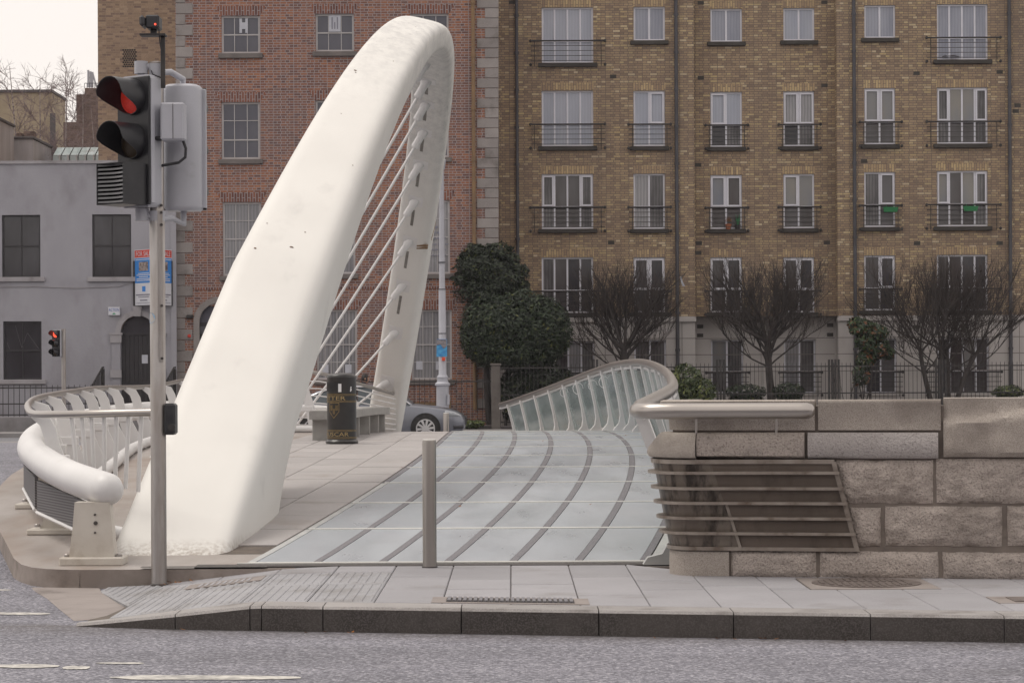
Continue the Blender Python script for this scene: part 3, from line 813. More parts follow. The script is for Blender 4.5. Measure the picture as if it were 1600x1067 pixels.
# kerb stones
kerb = thing('kerb', 'dark granite kerb stones along the near pavement', None, (0, 15.6, 0), None, 'structure')
def kx(px, py): return G(px, py).x
cuts = [-3.02, -2.30, -1.78, -1.70] + [G(p, q).x for p, q in ((503, 949), (720, 953), (937, 957), (1150, 960), (1368, 964), (1580, 967))] + [4.3, 5.3, 6.3, 7.3]
for a, c in zip(cuts, cuts[1:]):
    mb = MB()
    g = 0.004
    a2, c2 = a + g, c - g
    rows = []
    nseg = max(1, int((c - a) / .18))
    for i in range(nseg + 1):
        X = lerp(a2, c2, i / nseg)
        yf = kerbY(X)
        w = KB
        zt = zp(X)
        if X < -2.3: 
            t = (X + 3.02) / .72
            w = lerp(0.10, KB, t); yf = kerbY(X) + lerp(0.10, 0, t)
        jit = 0.004 * nz((X * 6, 1, 2))
        rows.append([(X, yf + jit, ROADZ - .05), (X, yf + jit, zt - .018), (X, yf + .018, zt + .001 * nz((X * 9, 4, 4))), (X, yf + w - .006, zt), (X, yf + w - .006, zt - .06)])
    vs = [p for r in rows for p in r]
    fs = []
    for i in range(len(rows) - 1):
        for j in range(4): fs.append((i * 5 + j, i * 5 + 5 + j, i * 5 + 6 + j, i * 5 + 1 + j))
    fs.append(tuple(range(5))); fs.append(tuple(reversed(range((len(rows) - 1) * 5, len(rows) * 5))))
    mb.add(vs, fs)
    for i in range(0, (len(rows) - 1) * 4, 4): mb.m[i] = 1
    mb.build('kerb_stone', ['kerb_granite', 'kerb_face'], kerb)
mb = MB()
mb.box(-3.0, 8, 15, 15.01, -.4, -.3)
# ramped concrete at the dropped corner
mb = MB()
ap = [G(52, 917, -.155), G(155, 918.5, -.152), G(158, 925, -.152), G(183, 941, -.152), G(213, 957, -.150), G(116, 966, -.160), G(96, 951, -.163), G(76, 934, -.163), G(60, 924, -.160)]
ctr = sum(ap, Vector()) / len(ap); ctr.z = -.152
mb.add([ctr] + ap, [(0, i + 1, (i + 1) % len(ap) + 1) for i in range(len(ap))])
rim = [Vector((p.x + (p.x - ctr.x) * .06, p.y + (p.y - ctr.y) * .06, ROADZ + .002)) for p in ap]
mb.add(ap + rim, [(i, i + len(ap), (i + 1) % len(ap) + len(ap), (i + 1) % len(ap)) for i in range(len(ap))])
struct('dropped_kerb', mb, 'apron_concrete', 'worn concrete ramp where the kerb drops to the road')
# tar seam along the platform step and across the deck threshold
mb = MB()
for px in range(232, 420, 12):
    p, q = G(px, 880.5 + 1.2 * nz((px * .1, 0, 0)), 0.0), G(px + 12.4, 880.5 + 1.2 * nz(((px + 12) * .1, 0, 0)), 0.0)
    mb.add([(p.x, 19.2, .003), (q.x, 19.2, .003), (q.x, 19.33 + .05 * nz((px, 1, 1)), .003), (p.x, 19.33 + .05 * nz((px, 1, 1)), .003)], [(0, 1, 2, 3)])
struct('tar_seam', mb, 'tar', 'black tar seam along the step at the foot of the arch')

# ================================================================== BRIDGE DECK
deck = thing('bridge_deck', 'bridge deck with glass walkway and granite paving', None, (0, 19.5, 0), None, 'structure')
mb = MB()
ys = [19.2, 19.24, 19.32, 19.48, 19.75] + [20.1 + (57.2 - 20.1) * i / 60 for i in range(61)]
NY = len(ys) - 1
cols = 12
vs, fs = [], []
for Y in ys:
    a, c = kX(Y), min(rX(Y) + .12, 2.6)
    if Y < 20.2: c = max(c, 1.45)
    for j in range(cols + 1):
        t = j / cols
        vs.append((lerp(a, c, t), Y, zd(Y) - (.03 if lerp(a, c, t) > sX(0, Y) - 3.2 + 0 and False else .012)))
for i in range(NY):
    for j in range(cols): fs.append((i * (cols + 1) + j, i * (cols + 1) + j + 1, (i + 1) * (cols + 1) + j + 1, (i + 1) * (cols + 1) + j))
mb.add(vs, fs)
# front step, left kerb face and soffit
w = cols + 1
base = len(mb.v)
mb.add([(x, y, -.6) for x, y, z in vs[:w]], [])
mb.f += [(j, base + j, base + j + 1, j + 1) for j in range(cols)]; mb.m += [0] * cols
base = len(mb.v)
mb.add([(vs[i * w][0] - .02, vs[i * w][1], vs[i * w][2] - .5) for i in range(NY + 1)], [])
mb.f += [(i * w, (i + 1) * w, base + i + 1, base + i) for i in range(NY)]; mb.m += [0] * NY
base = len(mb.v)
mb.add([(vs[i * w + cols][0], vs[i * w + cols][1], vs[i * w][2] - .5) for i in range(NY + 1)], [])
mb.f += [(i * w + cols, base + i, base + i + 1, (i + 1) * w + cols) for i in range(NY)]; mb.m += [0] * NY
for i_, f_ in enumerate(mb.f):
    if i_ >= NY * cols: mb.m[i_] = 1
mb.build('platform', ['platform_concrete', 'step_stone'], deck, smooth=40)
MB().add([(lerp(max(-3.3, sX(0, Y) - 3.7), sX(0, Y), t), Y, zd(Y) - .009) for Y in [20.3 + .9 * i for i in range(39)] for t in (0, 1)], [(2 * i, 2 * i + 1, 2 * i + 3, 2 * i + 2) for i in range(38)]).build('paving_bed', 'joint_mortar', deck)
def bay(name, mt, xa, xb, y0, y1, top, thick=.02, seg=3):
    # curved strip between two side functions
    vs, fs = [], []
    for i in range(seg + 1):
        Y = lerp(y0, y1, i / seg)
        z = zd(Y) + top
        a, c = xa(Y), xb(Y)
        vs += [(a, Y, z - thick), (a, Y, z), (c, Y, z), (c, Y, z - thick)]
    for i in range(seg):
        o = i * 4
        fs += [(o + 1, o + 2, o + 6, o + 5), (o, o + 1, o + 5, o + 4), (o + 2, o + 3, o + 7, o + 6)]
    fs += [(0, 3, 2, 1), (seg * 4, seg * 4 + 1, seg * 4 + 2, seg * 4 + 3)]
    return MB().add(vs, fs).build(name, mt, deck)
BAY = 2.26
YS = 19.62
for j in range(16):
    y0, y1 = YS + j * BAY, YS + (j + 1) * BAY
    last = 6 if y1 < 46 else (5 if y1 < 50.5 else (4 if y1 < 53 else 3))
    bay('joint_bar', 'joint_bar', lambda Y: sX(0, Y), lambda Y, L=last: sX(L, Y) + .03, y0 - .03, y0 + .03, .009, .03, 1)
    for k in range(last):
        bay('glass_panel', 'glass_deck', lambda Y, k=k: sX(k, Y) + .036, lambda Y, k=k: sX(k + 1, Y) - .036, y0 + .018, y1 - .018, 0.0)
    for k in range(last + 1):
        bay('grip_strip', 'grip_strip' if (k > 0 or j > 2) else 'edge_frame', lambda Y, k=k: sX(k, Y) - .031, lambda Y, k=k: sX(k, Y) + .031, y0 + .018, y1 - .018, .003)
    if j < 12:
        bay('edge_beam', 'edge_frame', lambda Y, L=last: sX(L, Y) + .045, lambda Y: max(rX(Y) - .02, sX(6, Y) + .06), y0, y1 - .003, .002)
# granite paving left of the glass
for r in range(6):
    xo, xi = -0.05 - r * .60, -0.05 - (r + 1) * .60
    Y = YS + (0.0 if r == 0 else (0.45 * r) % 1.15)
    if r: Y -= 1.15
    while Y < 55:
        y0, y1 = max(Y, YS - .1), Y + 1.15
        Y = y1
        lo = lambda Z, xi=xi: max(sX(0, Z) + xi + .006, -3.35)
        hi = lambda Z, xo=xo: sX(0, Z) + xo - .006
        if y0 < (20.2, 21.4, 23.6, 24.2, 25.0, 26)[r]: continue
        if hi((y0 + y1) / 2) - lo((y0 + y1) / 2) < .1 or y1 - y0 < .1: continue
        bay('paving_slab', 'deck_granite', lo, hi, y0 + .012, y1 - .012, random.uniform(-.001, .002), .02, 2)
# bright metal threshold and the dark gap before it
mb = MB(); mb.box(-2.28, 1.18, 19.50, 19.545, -.05, .012); mb.build('threshold', 'joint_bar', deck)
mb = MB(); mb.box(-2.6, 1.30, 19.27, 19.49, -.05, .0035); mb.build('gap_strip', 'tar', deck)

# ================================================================== WHITE ARCH
arch = thing('bridge_arch', 'huge white steel arch leaning over the glass walkway', 'bridge arch', (-3.0, 21.8, 0))
AY, AL, AH, AX, ADX, ALEAN, AQ = 37.836, 15.0, 6.88, -3.022, 0.078, 1.675, 1.97
def arch_c(t):
    Z = AH * (1 - abs(t) ** AQ)
    return Vector((AX + ADX * t + ALEAN * Z / AH + .07 * max(0, Z / AH) ** 6, AY + AL * t, Z))
upv = Vector((ALEAN / AH, 0, 1)).normalized()
BN = Vector((ADX / AL, 1, 0)).cross(upv).normalized()
def arch_frame(t):
    T = (arch_c(t + .004) - arch_c(t - .004)).normalized()
    return arch_c(t), T, BN, BN.cross(T).normalized()
def arch_wd(t):
    a = abs(t) ** 2.467
    return (0.353 + ((0.596 if t < 0 else 0.357) - 0.353) * a, 0.215 + ((1.358 if t < 0 else 0.86) - 0.215) * a)
mb = MB()
NT, NP = 110, 40
vs, fs = [], []
T0 = -.84
FOOT = {}
for i in range(-16, NT + 1):
    t = lerp(T0, 1.05, max(0, i) / NT)
    c, T, B, N = arch_frame(t)
    w, d = arch_wd(t)
    e = lerp(3.5, 7.5, min(1, abs(t) ** 1.3)) if t < 0 else lerp(3.5, 5.2, min(1, t ** 1.5))
    for k in range(NP):
        ph = 2 * math.pi * k / NP
        cc, ss = math.cos(ph), math.sin(ph)
        qx, qy = math.copysign(abs(cc) ** (2 / e), cc), math.copysign(abs(ss) ** (2 / e), ss)
        p = c + B * (w * qx) + N * (d * qy)
        if i < 0:                                # the near foot spreads to a level rounded-rectangular base
            qx2, qy2 = math.copysign(abs(cc) ** .2, cc), math.copysign(abs(ss) ** .2, ss)
            fr = (qy2 + 1) / 2
            tgt = Vector((lerp(lerp(-3.62, -3.50, fr), lerp(-2.24, -2.47, fr), (qx2 + 1) / 2), lerp(22.65, 19.98, fr), -.12))
            ctl = p - T * ((p.z - tgt.z) / max(.3, T.z) * .42)
            f = -i / 16
            p = p * (1 - f) ** 2 + ctl * (2 * f * (1 - f)) + tgt * (f * f)
        vs.append(p)
NT += 16
for i in range(NT):
    for k in range(NP):
        k2 = (k + 1) % NP
        fs.append((i * NP + k, i * NP + k2, (i + 1) * NP + k2, (i + 1) * NP + k))
mb.add(vs, fs)
mb.build('arch_rib', 'arch_paint', arch, smooth=180)
# cables, sockets, slots
TUBE = spline([(-3.39, 19.75, .613), (-3.83, 20.5, .689), (-4.32, 21.8, .774), (-4.89, 24, .84), (-5.41, 27, .90), (-5.69, 30, .966), (-5.88, 34, 1.01), (-5.92, 38, 1.03),
               (-5.88, 42, 1.01), (-5.69, 46, .966), (-5.41, 49, .90), (-4.89, 52, .84), (-4.32, 54.2, .774), (-3.83, 55.5, .689), (-3.39, 56.25, .613)], 8)
for k in range(-7, 9):
    Y = 39.9 + 1.33 * k
    t = (Y - AY) / AL
    c, T, B, N = arch_frame(t)
    w, d = arch_wd(t)
    top = c - N * (d - .02) - B * .05
    low = Vector((at_y(TUBE, Y).x + 1.08, Y, zd(Y) + .05))
    u = (low - top).normalized()
    mb = MB(); mb.tube([top + u * .2, low], .024, 8); cb = mb.build('cable', 'white_paint', arch, smooth=60)
    mb = MB(); mb.tube([top - u * .05, top + u * .10, top + u * .12, top + u * .33, top + u * .36], [.085, .085, .068, .068, .04], 12); mb.build('cable_socket', 'white_paint', arch, smooth=50)
    mb = MB(); mb.tube([low + Vector((0, 0, -.05)), low - u * .2], [.06, .045], 10); mb.build('cable_anchor', 'white_paint', arch, smooth=50)
    if k >= 0:
        cs = arch_frame(t)
        # plate round the socket and the dark slot below it
        def on_soffit(tt, b):
            c2, T2, B2, N2 = arch_frame(tt)
            w2, d2 = arch_wd(tt)
            return c2 - N2 * (d2 + .004) + B2 * b
        dt = .011
        A = [on_soffit(t - dt, -.19), on_soffit(t + dt, -.19), on_soffit(t + dt, .10), on_soffit(t - dt, .10)]
        mb = MB(); mb.prism(A, N * .03); mb.build('socket_plate', 'white_paint', arch)
        if k < 7:
            t0, t1 = t + .020, t + .020 + .034
            A = [on_soffit(t0, -.085), on_soffit(t1, -.085), on_soffit(t1, -.03), on_soffit(t0, -.03)]
            mb = MB(); mb.prism(A, N * .03); mb.build('slot', 'slot_dark', arch)
# rust-coloured tape on the far leg, paint chips on the near leg
t = (46.6 - AY) / AL
c, T, B, N = arch_frame(t); w, d = arch_wd(t)
mb = MB()
for o in (0, .09):
    P0 = c - N * (d + .005) + T * o
    mb.prism([P0 + B * (w * .30), P0 + B * (w * .92) + T * -.10, P0 + B * (w * .92) + T * -.05, P0 + B * (w * .30) + T * .05], N * .02)
    P1 = c + B * (w + .004) + T * (o - .12)
    mb.prism([P1 - N * d * .5, P1 + N * d * .35 - T * .06, P1 + N * d * .35 - T * .01, P1 - N * d * .5 + T * .05], B * -.02)
mb.build('rust_streak', 'pipe_ochre', arch)
mb = MB()
for tt, bb, s in ((-.82, .05, .02), (-.83, -.30, .013), (-.80, .12, .009), (-.52, -.22, .017), (-.525, -.20, .010), (-.80, -.3, .006), (-.62, -.1, .006), (-.47, .15, .008), (-.7, .3, .007), (-.3, .1, .006)):
    c, T, B, N = arch_frame(tt); w, d = arch_wd(tt)
    P0 = c + N * (d + .003) + B * bb
    poly = [P0 + (T * math.sin(a) * .6 + B * math.cos(a)) * s * (1 + .5 * nz((a * 2, tt * 30, 0))) for a in [i * math.pi / 4 for i in range(8)]]
    mb.prism(poly, N * -.006)
mb.build('paint_chip', 'dirt_rust', arch)['kind'] = 'stuff'

# ================================================================== LEFT BARRIER: white tube, posts, handrail
par = thing('road_barrier', 'curved white tube barrier with slanted fin posts left of the arch', 'barrier', (-4.3, 22, 0))
tb = []
MB().tube(TUBE, .140, 24, round_caps=True).build('tube', 'white_paint', par, smooth=60)
HR = spline([(-3.08, 20.62, 1.243), (-3.3, 20.72, 1.240), (-3.8, 21.0, 1.228), (-4.2, 21.5, 1.218), (-4.44, 22.0, 1.215), (-4.62, 22.6, 1.235), (-4.83, 23.6, 1.295), (-5.09, 25.5, 1.346), (-5.38, 29, 1.39), (-5.72, 33, 1.417), (-5.80, 38, 1.42),
             (-5.66, 42, 1.54), (-5.0, 44.8, 1.63), (-3.95, 47, 1.655), (-3.19, 49, 1.42), (-2.53, 50.3, 1.20)], 8)
MB().tube(HR, .034, 12).build('handrail', 'steel_warm', par, smooth=60)
Y = 22.3
while Y < 49.5:
    p, q = at_y(HR, Y), at_y(TUBE, Y)
    h = p.z - zd(Y)
    poly = [(0, .012), (.17, -.035), (.235, -.15), (.26, -.28), (.56, -h), (.30, -h), (.14, -.36), (.125, -.24), (.085, -.12), (0, -.045)]
    P3 = [Vector((p.x + a, p.y - .02, p.z + bb)) for a, bb in poly]
    # split into convex pieces so that the fin has clean faces
    mb = MB()
    L = len(poly)
    for i in range(4):
        mb.prism([P3[i], P3[i + 1], P3[L - 2 - i], P3[L - 1 - i]], (0, .04, 0))
    fp = mb.build('fin_post', 'white_paint', par)
    mb = MB()
    mb.cbox(q.x + .05, p.x + .36, Y - .035, Y + .035, q.z - .07, q.z + .03, .008)
    mb.build('bracket', 'white_paint', par)
    Y += 1.85
# support plates under the near end of the tube
for i, (sy, fw) in enumerate(((19.75, .33), (21.8, .30), (24.0, .30))):
    q = at_y(TUBE, sy)
    z0 = zd(sy)
    mb = MB()
    x = q.x + (.03 if i == 0 else .16)
    if i == 0:
        x = -3.50
        prof = [(-.145, q.z - .10), (.145, q.z - .10), (.16, .35), (.185, .05), (-.195, .05), (-.165, .28)]
        mb.prism([(x + a, sy - .10, bz) for a, bz in prof], (0, .16, 0))
    else:
        prof = [(-.16, q.z - .10), (.02, q.z - .12), (.10, z0 + .20), (.20, z0 + .03), (-.20, z0 + .03), (-.17, z0 + .10)]
        mb.prism([(x + a, sy - .03, bz) for a, bz in prof], (0, .06, 0))
    mb.build('support', 'cream_paint', par)
    mb = MB()
    mb.cbox(x - (.27 if i == 0 else .30), x + (.26 if i == 0 else .30), sy - .16, sy + .14, z0 - .02, z0 + (.055 if i == 0 else .035), .012)
    fo = mb.build('foot_plate', 'cream_paint', par)
    mb = MB()
    for bx in (-.215, .215):
        mb.lathe([(.028, 0), (.028, .022), (.016, .03)], (x + bx, sy - .06, z0 + .05), 8)
    mb.build('bolt', 'galvanised', fo)
# bolts on the end plate
mb = MB()
for dx, dz, r in ((-.01, .34, .017), (-.015, .41, .009), (-.015, .26, .009)):
    mb.tube([(-3.46 + dx, 19.655, dz), (-3.46 + dx, 19.635, dz)], r, 10)
mb.build('end_bolt', 'tar', par)
# dark perforated panels between the supports
for y0, y1, dz0 in ((19.85, 21.72, 0), (21.9, 23.9, 0)):
    a, c = at_y(TUBE, y0), at_y(TUBE, y1)
    mb = MB()
    pts = [(a.x - .08, a.y, zd(a.y) + .20), (c.x - .08, c.y, zd(c.y) + .20), (c.x - .08, c.y, c.z - .16), (a.x - .08, a.y, a.z - .15)]
    mb.prism(pts, (.03, .01, 0))
    mb.build('perforated_panel', 'perforated', par)
    mb = MB()
    mb.tube([(a.x - .08, a.y, zd(a.y) + .19), (c.x - .08, c.y, zd(c.y) + .19)], .018, 6)
    mb.build('panel_rail', 'white_paint', par)
# flat rods hanging from the near run of the handrail
for i, (px, bx, by) in enumerate(((112, 121, 728), (128, 135, 728), (143, 147, 731), (163, 163, 735), (182, 180, 735), (201, 196, 743), (221, 216, 748))):
    yy = interp(px, [(50, 22.0), (100, 21.3), (130, 21.05), (232, 20.75)])
    a = U(px, 652, yy)
    e = U(bx, by + 20, yy + .1)
    a.z = at_y(HR[:60], yy).z - .02 if False else a.z
    mb = MB(); mb.tube([a + Vector((0, 0, .02)), e], .021, 6); mb.build('rod', 'white_paint', par)
# white stringer that carries the rods and runs under the posts
ST = [Vector((at_y(HR, y).x + .5, y, zd(y) + .06)) for y in [23 + i * 1.5 for i in range(17)]]
ST = [Vector((-2.9, 20.9, .10)), Vector((-3.5, 21.3, .13)), Vector((-4.05, 22.0, .17))] + ST
MB().tube(ST, .07, 8).build('stringer', 'white_paint', par, smooth=60)
# horizontal wires at the far end of the barrier
for k in range(7):
    h0 = .12 + k * .115
    path = [Vector((at_y(HR, y).x + .10, y, lerp(zd(y), at_y(HR, y).z, h0 / .95))) for y in (43, 44.5, 45.8, 47, 48, 48.8, 49.6, 50.2)]
    MB().tube(path, .014, 5).build('wire', 'white_paint', par)

# ================================================================== RIGHT RAILING
rl = thing('bridge_railing', 'bowed steel and glass railing along the right side of the walkway', 'railing', (1.4, 19.6, 0))
RW = lambda u, v=-.16: Vector((1.178, 18.207, 1.268)) + Vector((.9824, -.1867, 0)) * u + Vector((.1867, .9824, 0)) * v
near_run = [RW(1.10), RW(.85), RW(.55), RW(.25), RW(.05), RW(-.10, -.12), RW(-.20, .0), RW(-.24, .18), RW(-.25, .45)]
full = spline(near_run + [Vector(p) for p in RAIL[4::5]], 5)
MB().tube(full, .061, 20, round_caps=True).build('handrail', 'steel_warm', rl, smooth=60)
MB().tube([Vector((p.x + .02, p.y, p.z - .085)) for p in RAIL], .03, 6).build('under_rail', 'white_paint', rl, smooth=60)
posts = [19.45 + 1.75 * i for i in range(23)]
prev = None
for i, Y in enumerate(posts):
    p = at_y(RAIL, Y); z0 = zd(Y)
    p2 = at_y(RAIL, Y + .2); tdir = (p2 - p); tdir.z = 0; tdir.normalize()
    lat = Vector((tdir.y, -tdir.x, 0))          # to the right of the path
    foot = Vector((rX(Y), Y, z0))
    top = Vector((p.x, p.y, p.z - .05))
    h = top.z - z0
    fk = max(.12, min(1.0, (Y - 26) / 8)) if Y > 21 else .02
    def pt(l, f): return foot.lerp(top, f) + lat * (l if l > -.06 else -.055 + (l + .055) * fk)
    q = [pt(.05, 0), pt(.05, 1), pt(-.055, 1), pt(-.0575, .45), pt(-.075, .25), pt(-.13, .12), pt(-.24, .03), pt(-.26, 0)]
    wth = .12 if Y > 20 else .12
    mb = MB()
    e = tdir * wth
    mb.prism([q[0], q[1], q[2], q[3]], e); mb.prism([q[0], q[3], q[4], q[5]], e); mb.prism([q[0], q[5], q[6], q[7]], e)
    mb.build('post', 'white_paint', rl)
    cur = (pt(-.015, .07) + tdir * .06, pt(-.015, .93) + tdir * .06)
    if prev:
        a, bq = prev
        g = cur[0] - tdir * .08; g2 = cur[1] - tdir * .08
        mb = MB(); mb.prism([a, g, g2, bq], lat * .012); mb.build('glass_pane', 'rail_glass', rl)
    prev = cur
# thin stays that hold the near run over the wall
for px in (1090, 1213):
    p = RW({1090: .26, 1213: .87}[px])
    MB().tube([p + Vector((0, .0, -.05)), p + Vector((.0, .03, -.17))], .010, 6).build('stay', 'steel_warm', rl)
# white sprayed scribbles on three panes
for px, py, r in ((885, 613, 7), (907, 607, 9), (930, 602, 8), (948, 597, 9)):
    Y = interp(px, [(885, 50.4), (962, 44.0)])
    cpt = U(px, py, Y); rr = r * Y / F
    pts = [cpt + Vector((math.cos(a) * rr * .9, 0, math.sin(a) * rr)) for a in [k * .62 for k in range(9)]]
    MB().tube([p + Vector((-.05, -.03, 0)) for p in pts], .007, 5).build('scribble', 'sticker_white', rl)

# ================================================================== GRANITE QUAY WALL
wall = thing('stone_wall', 'granite block parapet wall with rounded end at the right of the walkway', 'wall', (1.18, 18.21, 0))
WO, WD, WBK = Vector((1.178, 18.207, 0)), Vector((.9824, -.1867, 0)), Vector((.1867, .9824, 0))
def W(u, v, z): return WO + WD * u + WBK * v + Vector((0, 0, z))
def fu(px, py=760):
    k = (px - 800 - (py - 590) * ROLL) / F
    return (k * WO.y - WO.x) / (.9824 + .1867 * k)
def fz(px, py):
    Y = (WO + WD * fu(px, py)).y
    return CZ - (py - 590 + (px - 800) * ROLL) * Y / F
def rock(px0, px1, py0, py1, mt='old_granite', amp=.026, proud=.0, q=None, rows_z=None):
    # rock-faced block: uneven front, worn arrises
    u0, u1 = fu(px0, (py0 + py1) / 2), fu(px1, (py0 + py1) / 2)
    z1, z0 = fz((px0 + px1) / 2, py0), fz((px0 + px1) / 2, py1)
    if rows_z: z0, z1 = rows_z
    nx, nzv = max(4, int((u1 - u0) / .026)), max(4, int((z1 - z0) / .024))
    sd = random.random() * 50
    vs, fs = [], []
    for j in range(nzv + 1):
        for i in range(nx + 1):
            a, bz = i / nx, j / nzv
            u, z = lerp(u0, u1, a), lerp(z0, z1, bz)
            ed = min(a * (u1 - u0), (1 - a) * (u1 - u0), bz * (z1 - z0), (1 - bz) * (z1 - z0))
            ru = .007 * nz((u * 9, z * 9, sd)); rz = .007 * nz((u * 9, z * 9, sd + 9))
            if q and bz < 1 and a == 0: u += q * (1 - bz)
            if q and 0 < a: u += q * (1 - bz) * (1 - a)
            depth = .018 - proud - min(1, ed / .05) * .035 - amp * (nz((u * 4, z * 5, sd)) + .7 * nz((u * 13, z * 15, sd)) + .55 * nz((u * 31, z * 34, sd))) * min(1, ed / .03 + .25)
            vs.append(W(u + (ru if ed < .02 else 0), depth, z + (rz if ed < .02 else 0)))
    for j in range(nzv):
        for i in range(nx):
            o = j * (nx + 1) + i
            fs.append((o, o + 1, o + nx + 2, o + nx + 1))
    # sides back into the joint
    rim = [i for i in range(nx + 1)] + [(j + 1) * (nx + 1) - 1 for j in range(1, nzv + 1)] + [nzv * (nx + 1) + i for i in range(nx - 1, -1, -1)] + [j * (nx + 1) for j in range(nzv - 1, 0, -1)]
    o = len(vs)
    for r in rim: vs.append(Vector(vs[r]) + WBK * .12)
    L = len(rim)
    for i in range(L):
        k = (i + 1) % L
        fs.append((rim[i], o + i, o + k, rim[k]))
    return MB().add(vs, fs).build('stone', mt, wall, smooth=50)
TH = .62                                        # wall thickness
def nose_path(ua, ub, step=.06):
    # plan path of the rounded end: from the back face round the nose to the front face, by front distance u
    r = .22
    pts = []
    for i in range(19):
        a = math.pi / 2 + math.pi * i / 18          # back (v=TH) -> left -> front (v=0)
        pts.append((r + r * math.cos(a), TH / 2 + TH / 2 * math.sin(a), (math.cos(a), math.sin(a)), 1.0))
    x = r
    while x < ub - 1e-6:
        x = min(ub, x + step * 2)
        pts.append((x, 0.0, (0, -1), None))
    return pts
def nose_block(name, mt, prof, ua, ub, back=True, fade=(0.28, .55), inner=.22, joint=0.006, parent=None, smooth=45, amp=0.004):
    pts = nose_path(ua, ub)
    if ua > 0: pts = [p for p in pts if p[3] is None and p[0] >= ua + joint or (p[3] and False)]; pts = [(ua + joint, 0.0, (0, -1), None)] + [p for p in pts if p[0] > ua + .03]
    rows = []
    for (u, v, nn, k) in pts:
        f = 1.0 if k else interp(u, [(.22, 1.0), (.55, fade[1]), (1.1, fade[0])])
        ring = []
        for off, z in prof:
            o = off * f + amp * nz((u * 7, v * 7, z * 7))
            ring.append(W(u + nn[0] * o, v + nn[1] * o, z))
        ring.append(W(u - nn[0] * inner, v - nn[1] * inner, prof[-1][1]))
        ring.append(W(u - nn[0] * inner, v - nn[1] * inner, prof[0][1]))
        rows.append(ring)
    n = len(rows[0])
    vs = [p for r_ in rows for p in r_]
    fs = []
    for i in range(len(rows) - 1):
        for j in range(n): fs.append((i * n + j, (i + 1) * n + j, (i + 1) * n + (j + 1) % n, i * n + (j + 1) % n))
    fs.append(tuple(reversed(range(n)))); fs.append(tuple(range((len(rows) - 1) * n, len(rows) * n)))
    return MB().add(vs, fs).build(name, mt, parent or wall, smooth=smooth)
UE = fu(1600) + 1.6                              # wall runs on past the right edge of the photo
# core of mortar and rubble
mb = MB()
pts = nose_path(0, UE)
ring = [(u - nn[0] * .025, v - nn[1] * .025) for u, v, nn, k in pts] + [(UE, TH)]
mb.prism([W(u, v, -.03) for u, v in ring], (0, 0, 1.33))
mb.build('core', 'wall_mortar', wall)
ZC0 = 1.118
# base course
nose_block('stone', 'smooth_granite', [(.004, -.02), (.006, .1), (.004, .185), (-.01, .198)], 0, fu(1139, 880), fade=(1, 1))
for a, c in ((1142, 1275), (1281, 1466), (1473, 1640), (1646, 1800), (1806, 1931)): rock(a, c, 861, 903, amp=.012, rows_z=(-.02, fz(1300, 861)))
# second course from the top: bulging nose and dressed stones
nose_block('stone', 'smooth_granite', [(.10, .895), (.165, .915), (.178, .945), (.165, .985), (.085, 1.085), (.06, 1.10)], 0, fu(1089, 695), fade=(.5, .55))
def dressed(px0, px1, prof, mt='smooth_granite', fade=(.28, .3)):
    return nose_block('stone', mt, prof, fu(px0, 695), fu(px1, 695), fade=fade, amp=.008)
P2 = [(.05, .905), (.12, .925), (.13, 1.0), (.11, 1.075), (.04, 1.10)]
dressed(1089.5, 1257, P2, 'old_granite', fade=(.28, .6))
dressed(1261, 1466, P2, 'blue_granite')
# coping
PC = [(0, 1.118), (0.004, 1.2), (.05, 1.30), (.075, 1.325), (.075, 1.34), (.05, 1.349)]
nose_block('coping_stone', 'smooth_granite', PC, 0, fu(1273, 650), fade=(.35, .6))
nose_block('coping_stone', 'smooth_granite', PC, fu(1277, 650), fu(1470, 650), fade=(.35, .35))
# the big swept stone at the right and the one after it
u0, u1 = fu(1474, 660), UE
for a, c in ((u0, fu(1478) + 1.15), (fu(1478) + 1.16, UE)):
    vs, fs = [], []
    nx, nv = 26, 12
    for j in range(nv + 1):
        for i in range(nx + 1):
            u = lerp(a, c, i / nx); z = lerp(.915, 1.358, j / nv)
            curve = interp(u, [(u0, 1.16), (u0 + .3, 1.185), (u0 + .6, 1.235), (u0 + 1.0, 1.262), (u0 + 3, 1.27)])
            roughp = z < curve
            ed = min(u - a, c - u, z - .915)
            if roughp: dep = -.052 - .016 * (nz((u * 4, z * 5, 3)) + .6 * nz((u * 14, z * 14, 7))) + max(0, .03 - ed) * 1.2
            else: dep = -.052 + min(1, (z - curve) / .05) * .055 + max(0, .03 - min(u - a, c - u)) * .8
            vs.append(W(u, dep, z))
    w = nx + 1
    for j in range(nv):
        for i in range(nx): fs.append((j * w + i, j * w + i + 1, (j + 1) * w + i + 1, (j + 1) * w + i))
    o = len(vs)
    vs += [W(lerp(a, c, i / nx), TH + .03, 1.358) for i in range(w)]
    fs += [(nv * w + i, nv * w + i + 1, o + i + 1, o + i) for i in range(nx)]
    for side in (0, nx):
        o = len(vs)
        vs += [Vector(vs[j * w + side]) + WBK * .2 for j in range(nv + 1)]
        fs += [((j * w + side), ((j + 1) * w + side), o + j + 1, o + j) for j in range(nv)]
    o = len(vs)
    vs += [Vector(vs[i]) + WBK * .2 for i in range(w)]
    fs += [(i, o + i, o + i + 1, i + 1) for i in range(nx)]
    MB().add(vs, fs).build('coping_stone', 'smooth_granite' if a == u0 else 'old_granite', wall, smooth=40)
# rubble courses right of the lamp recess
rock(1306, 1458, 719, 786, q=.06)
rock(1463, 1612, 716, 786); rock(1618, 1740, 716, 786); rock(1746, 1931, 716, 786)
rock(1328, 1376, 793, 853, q=.03)
rock(1383, 1566, 791, 853); rock(1574, 1700, 791, 853); rock(1706, 1800, 791, 853); rock(1806, 1931, 791, 853)
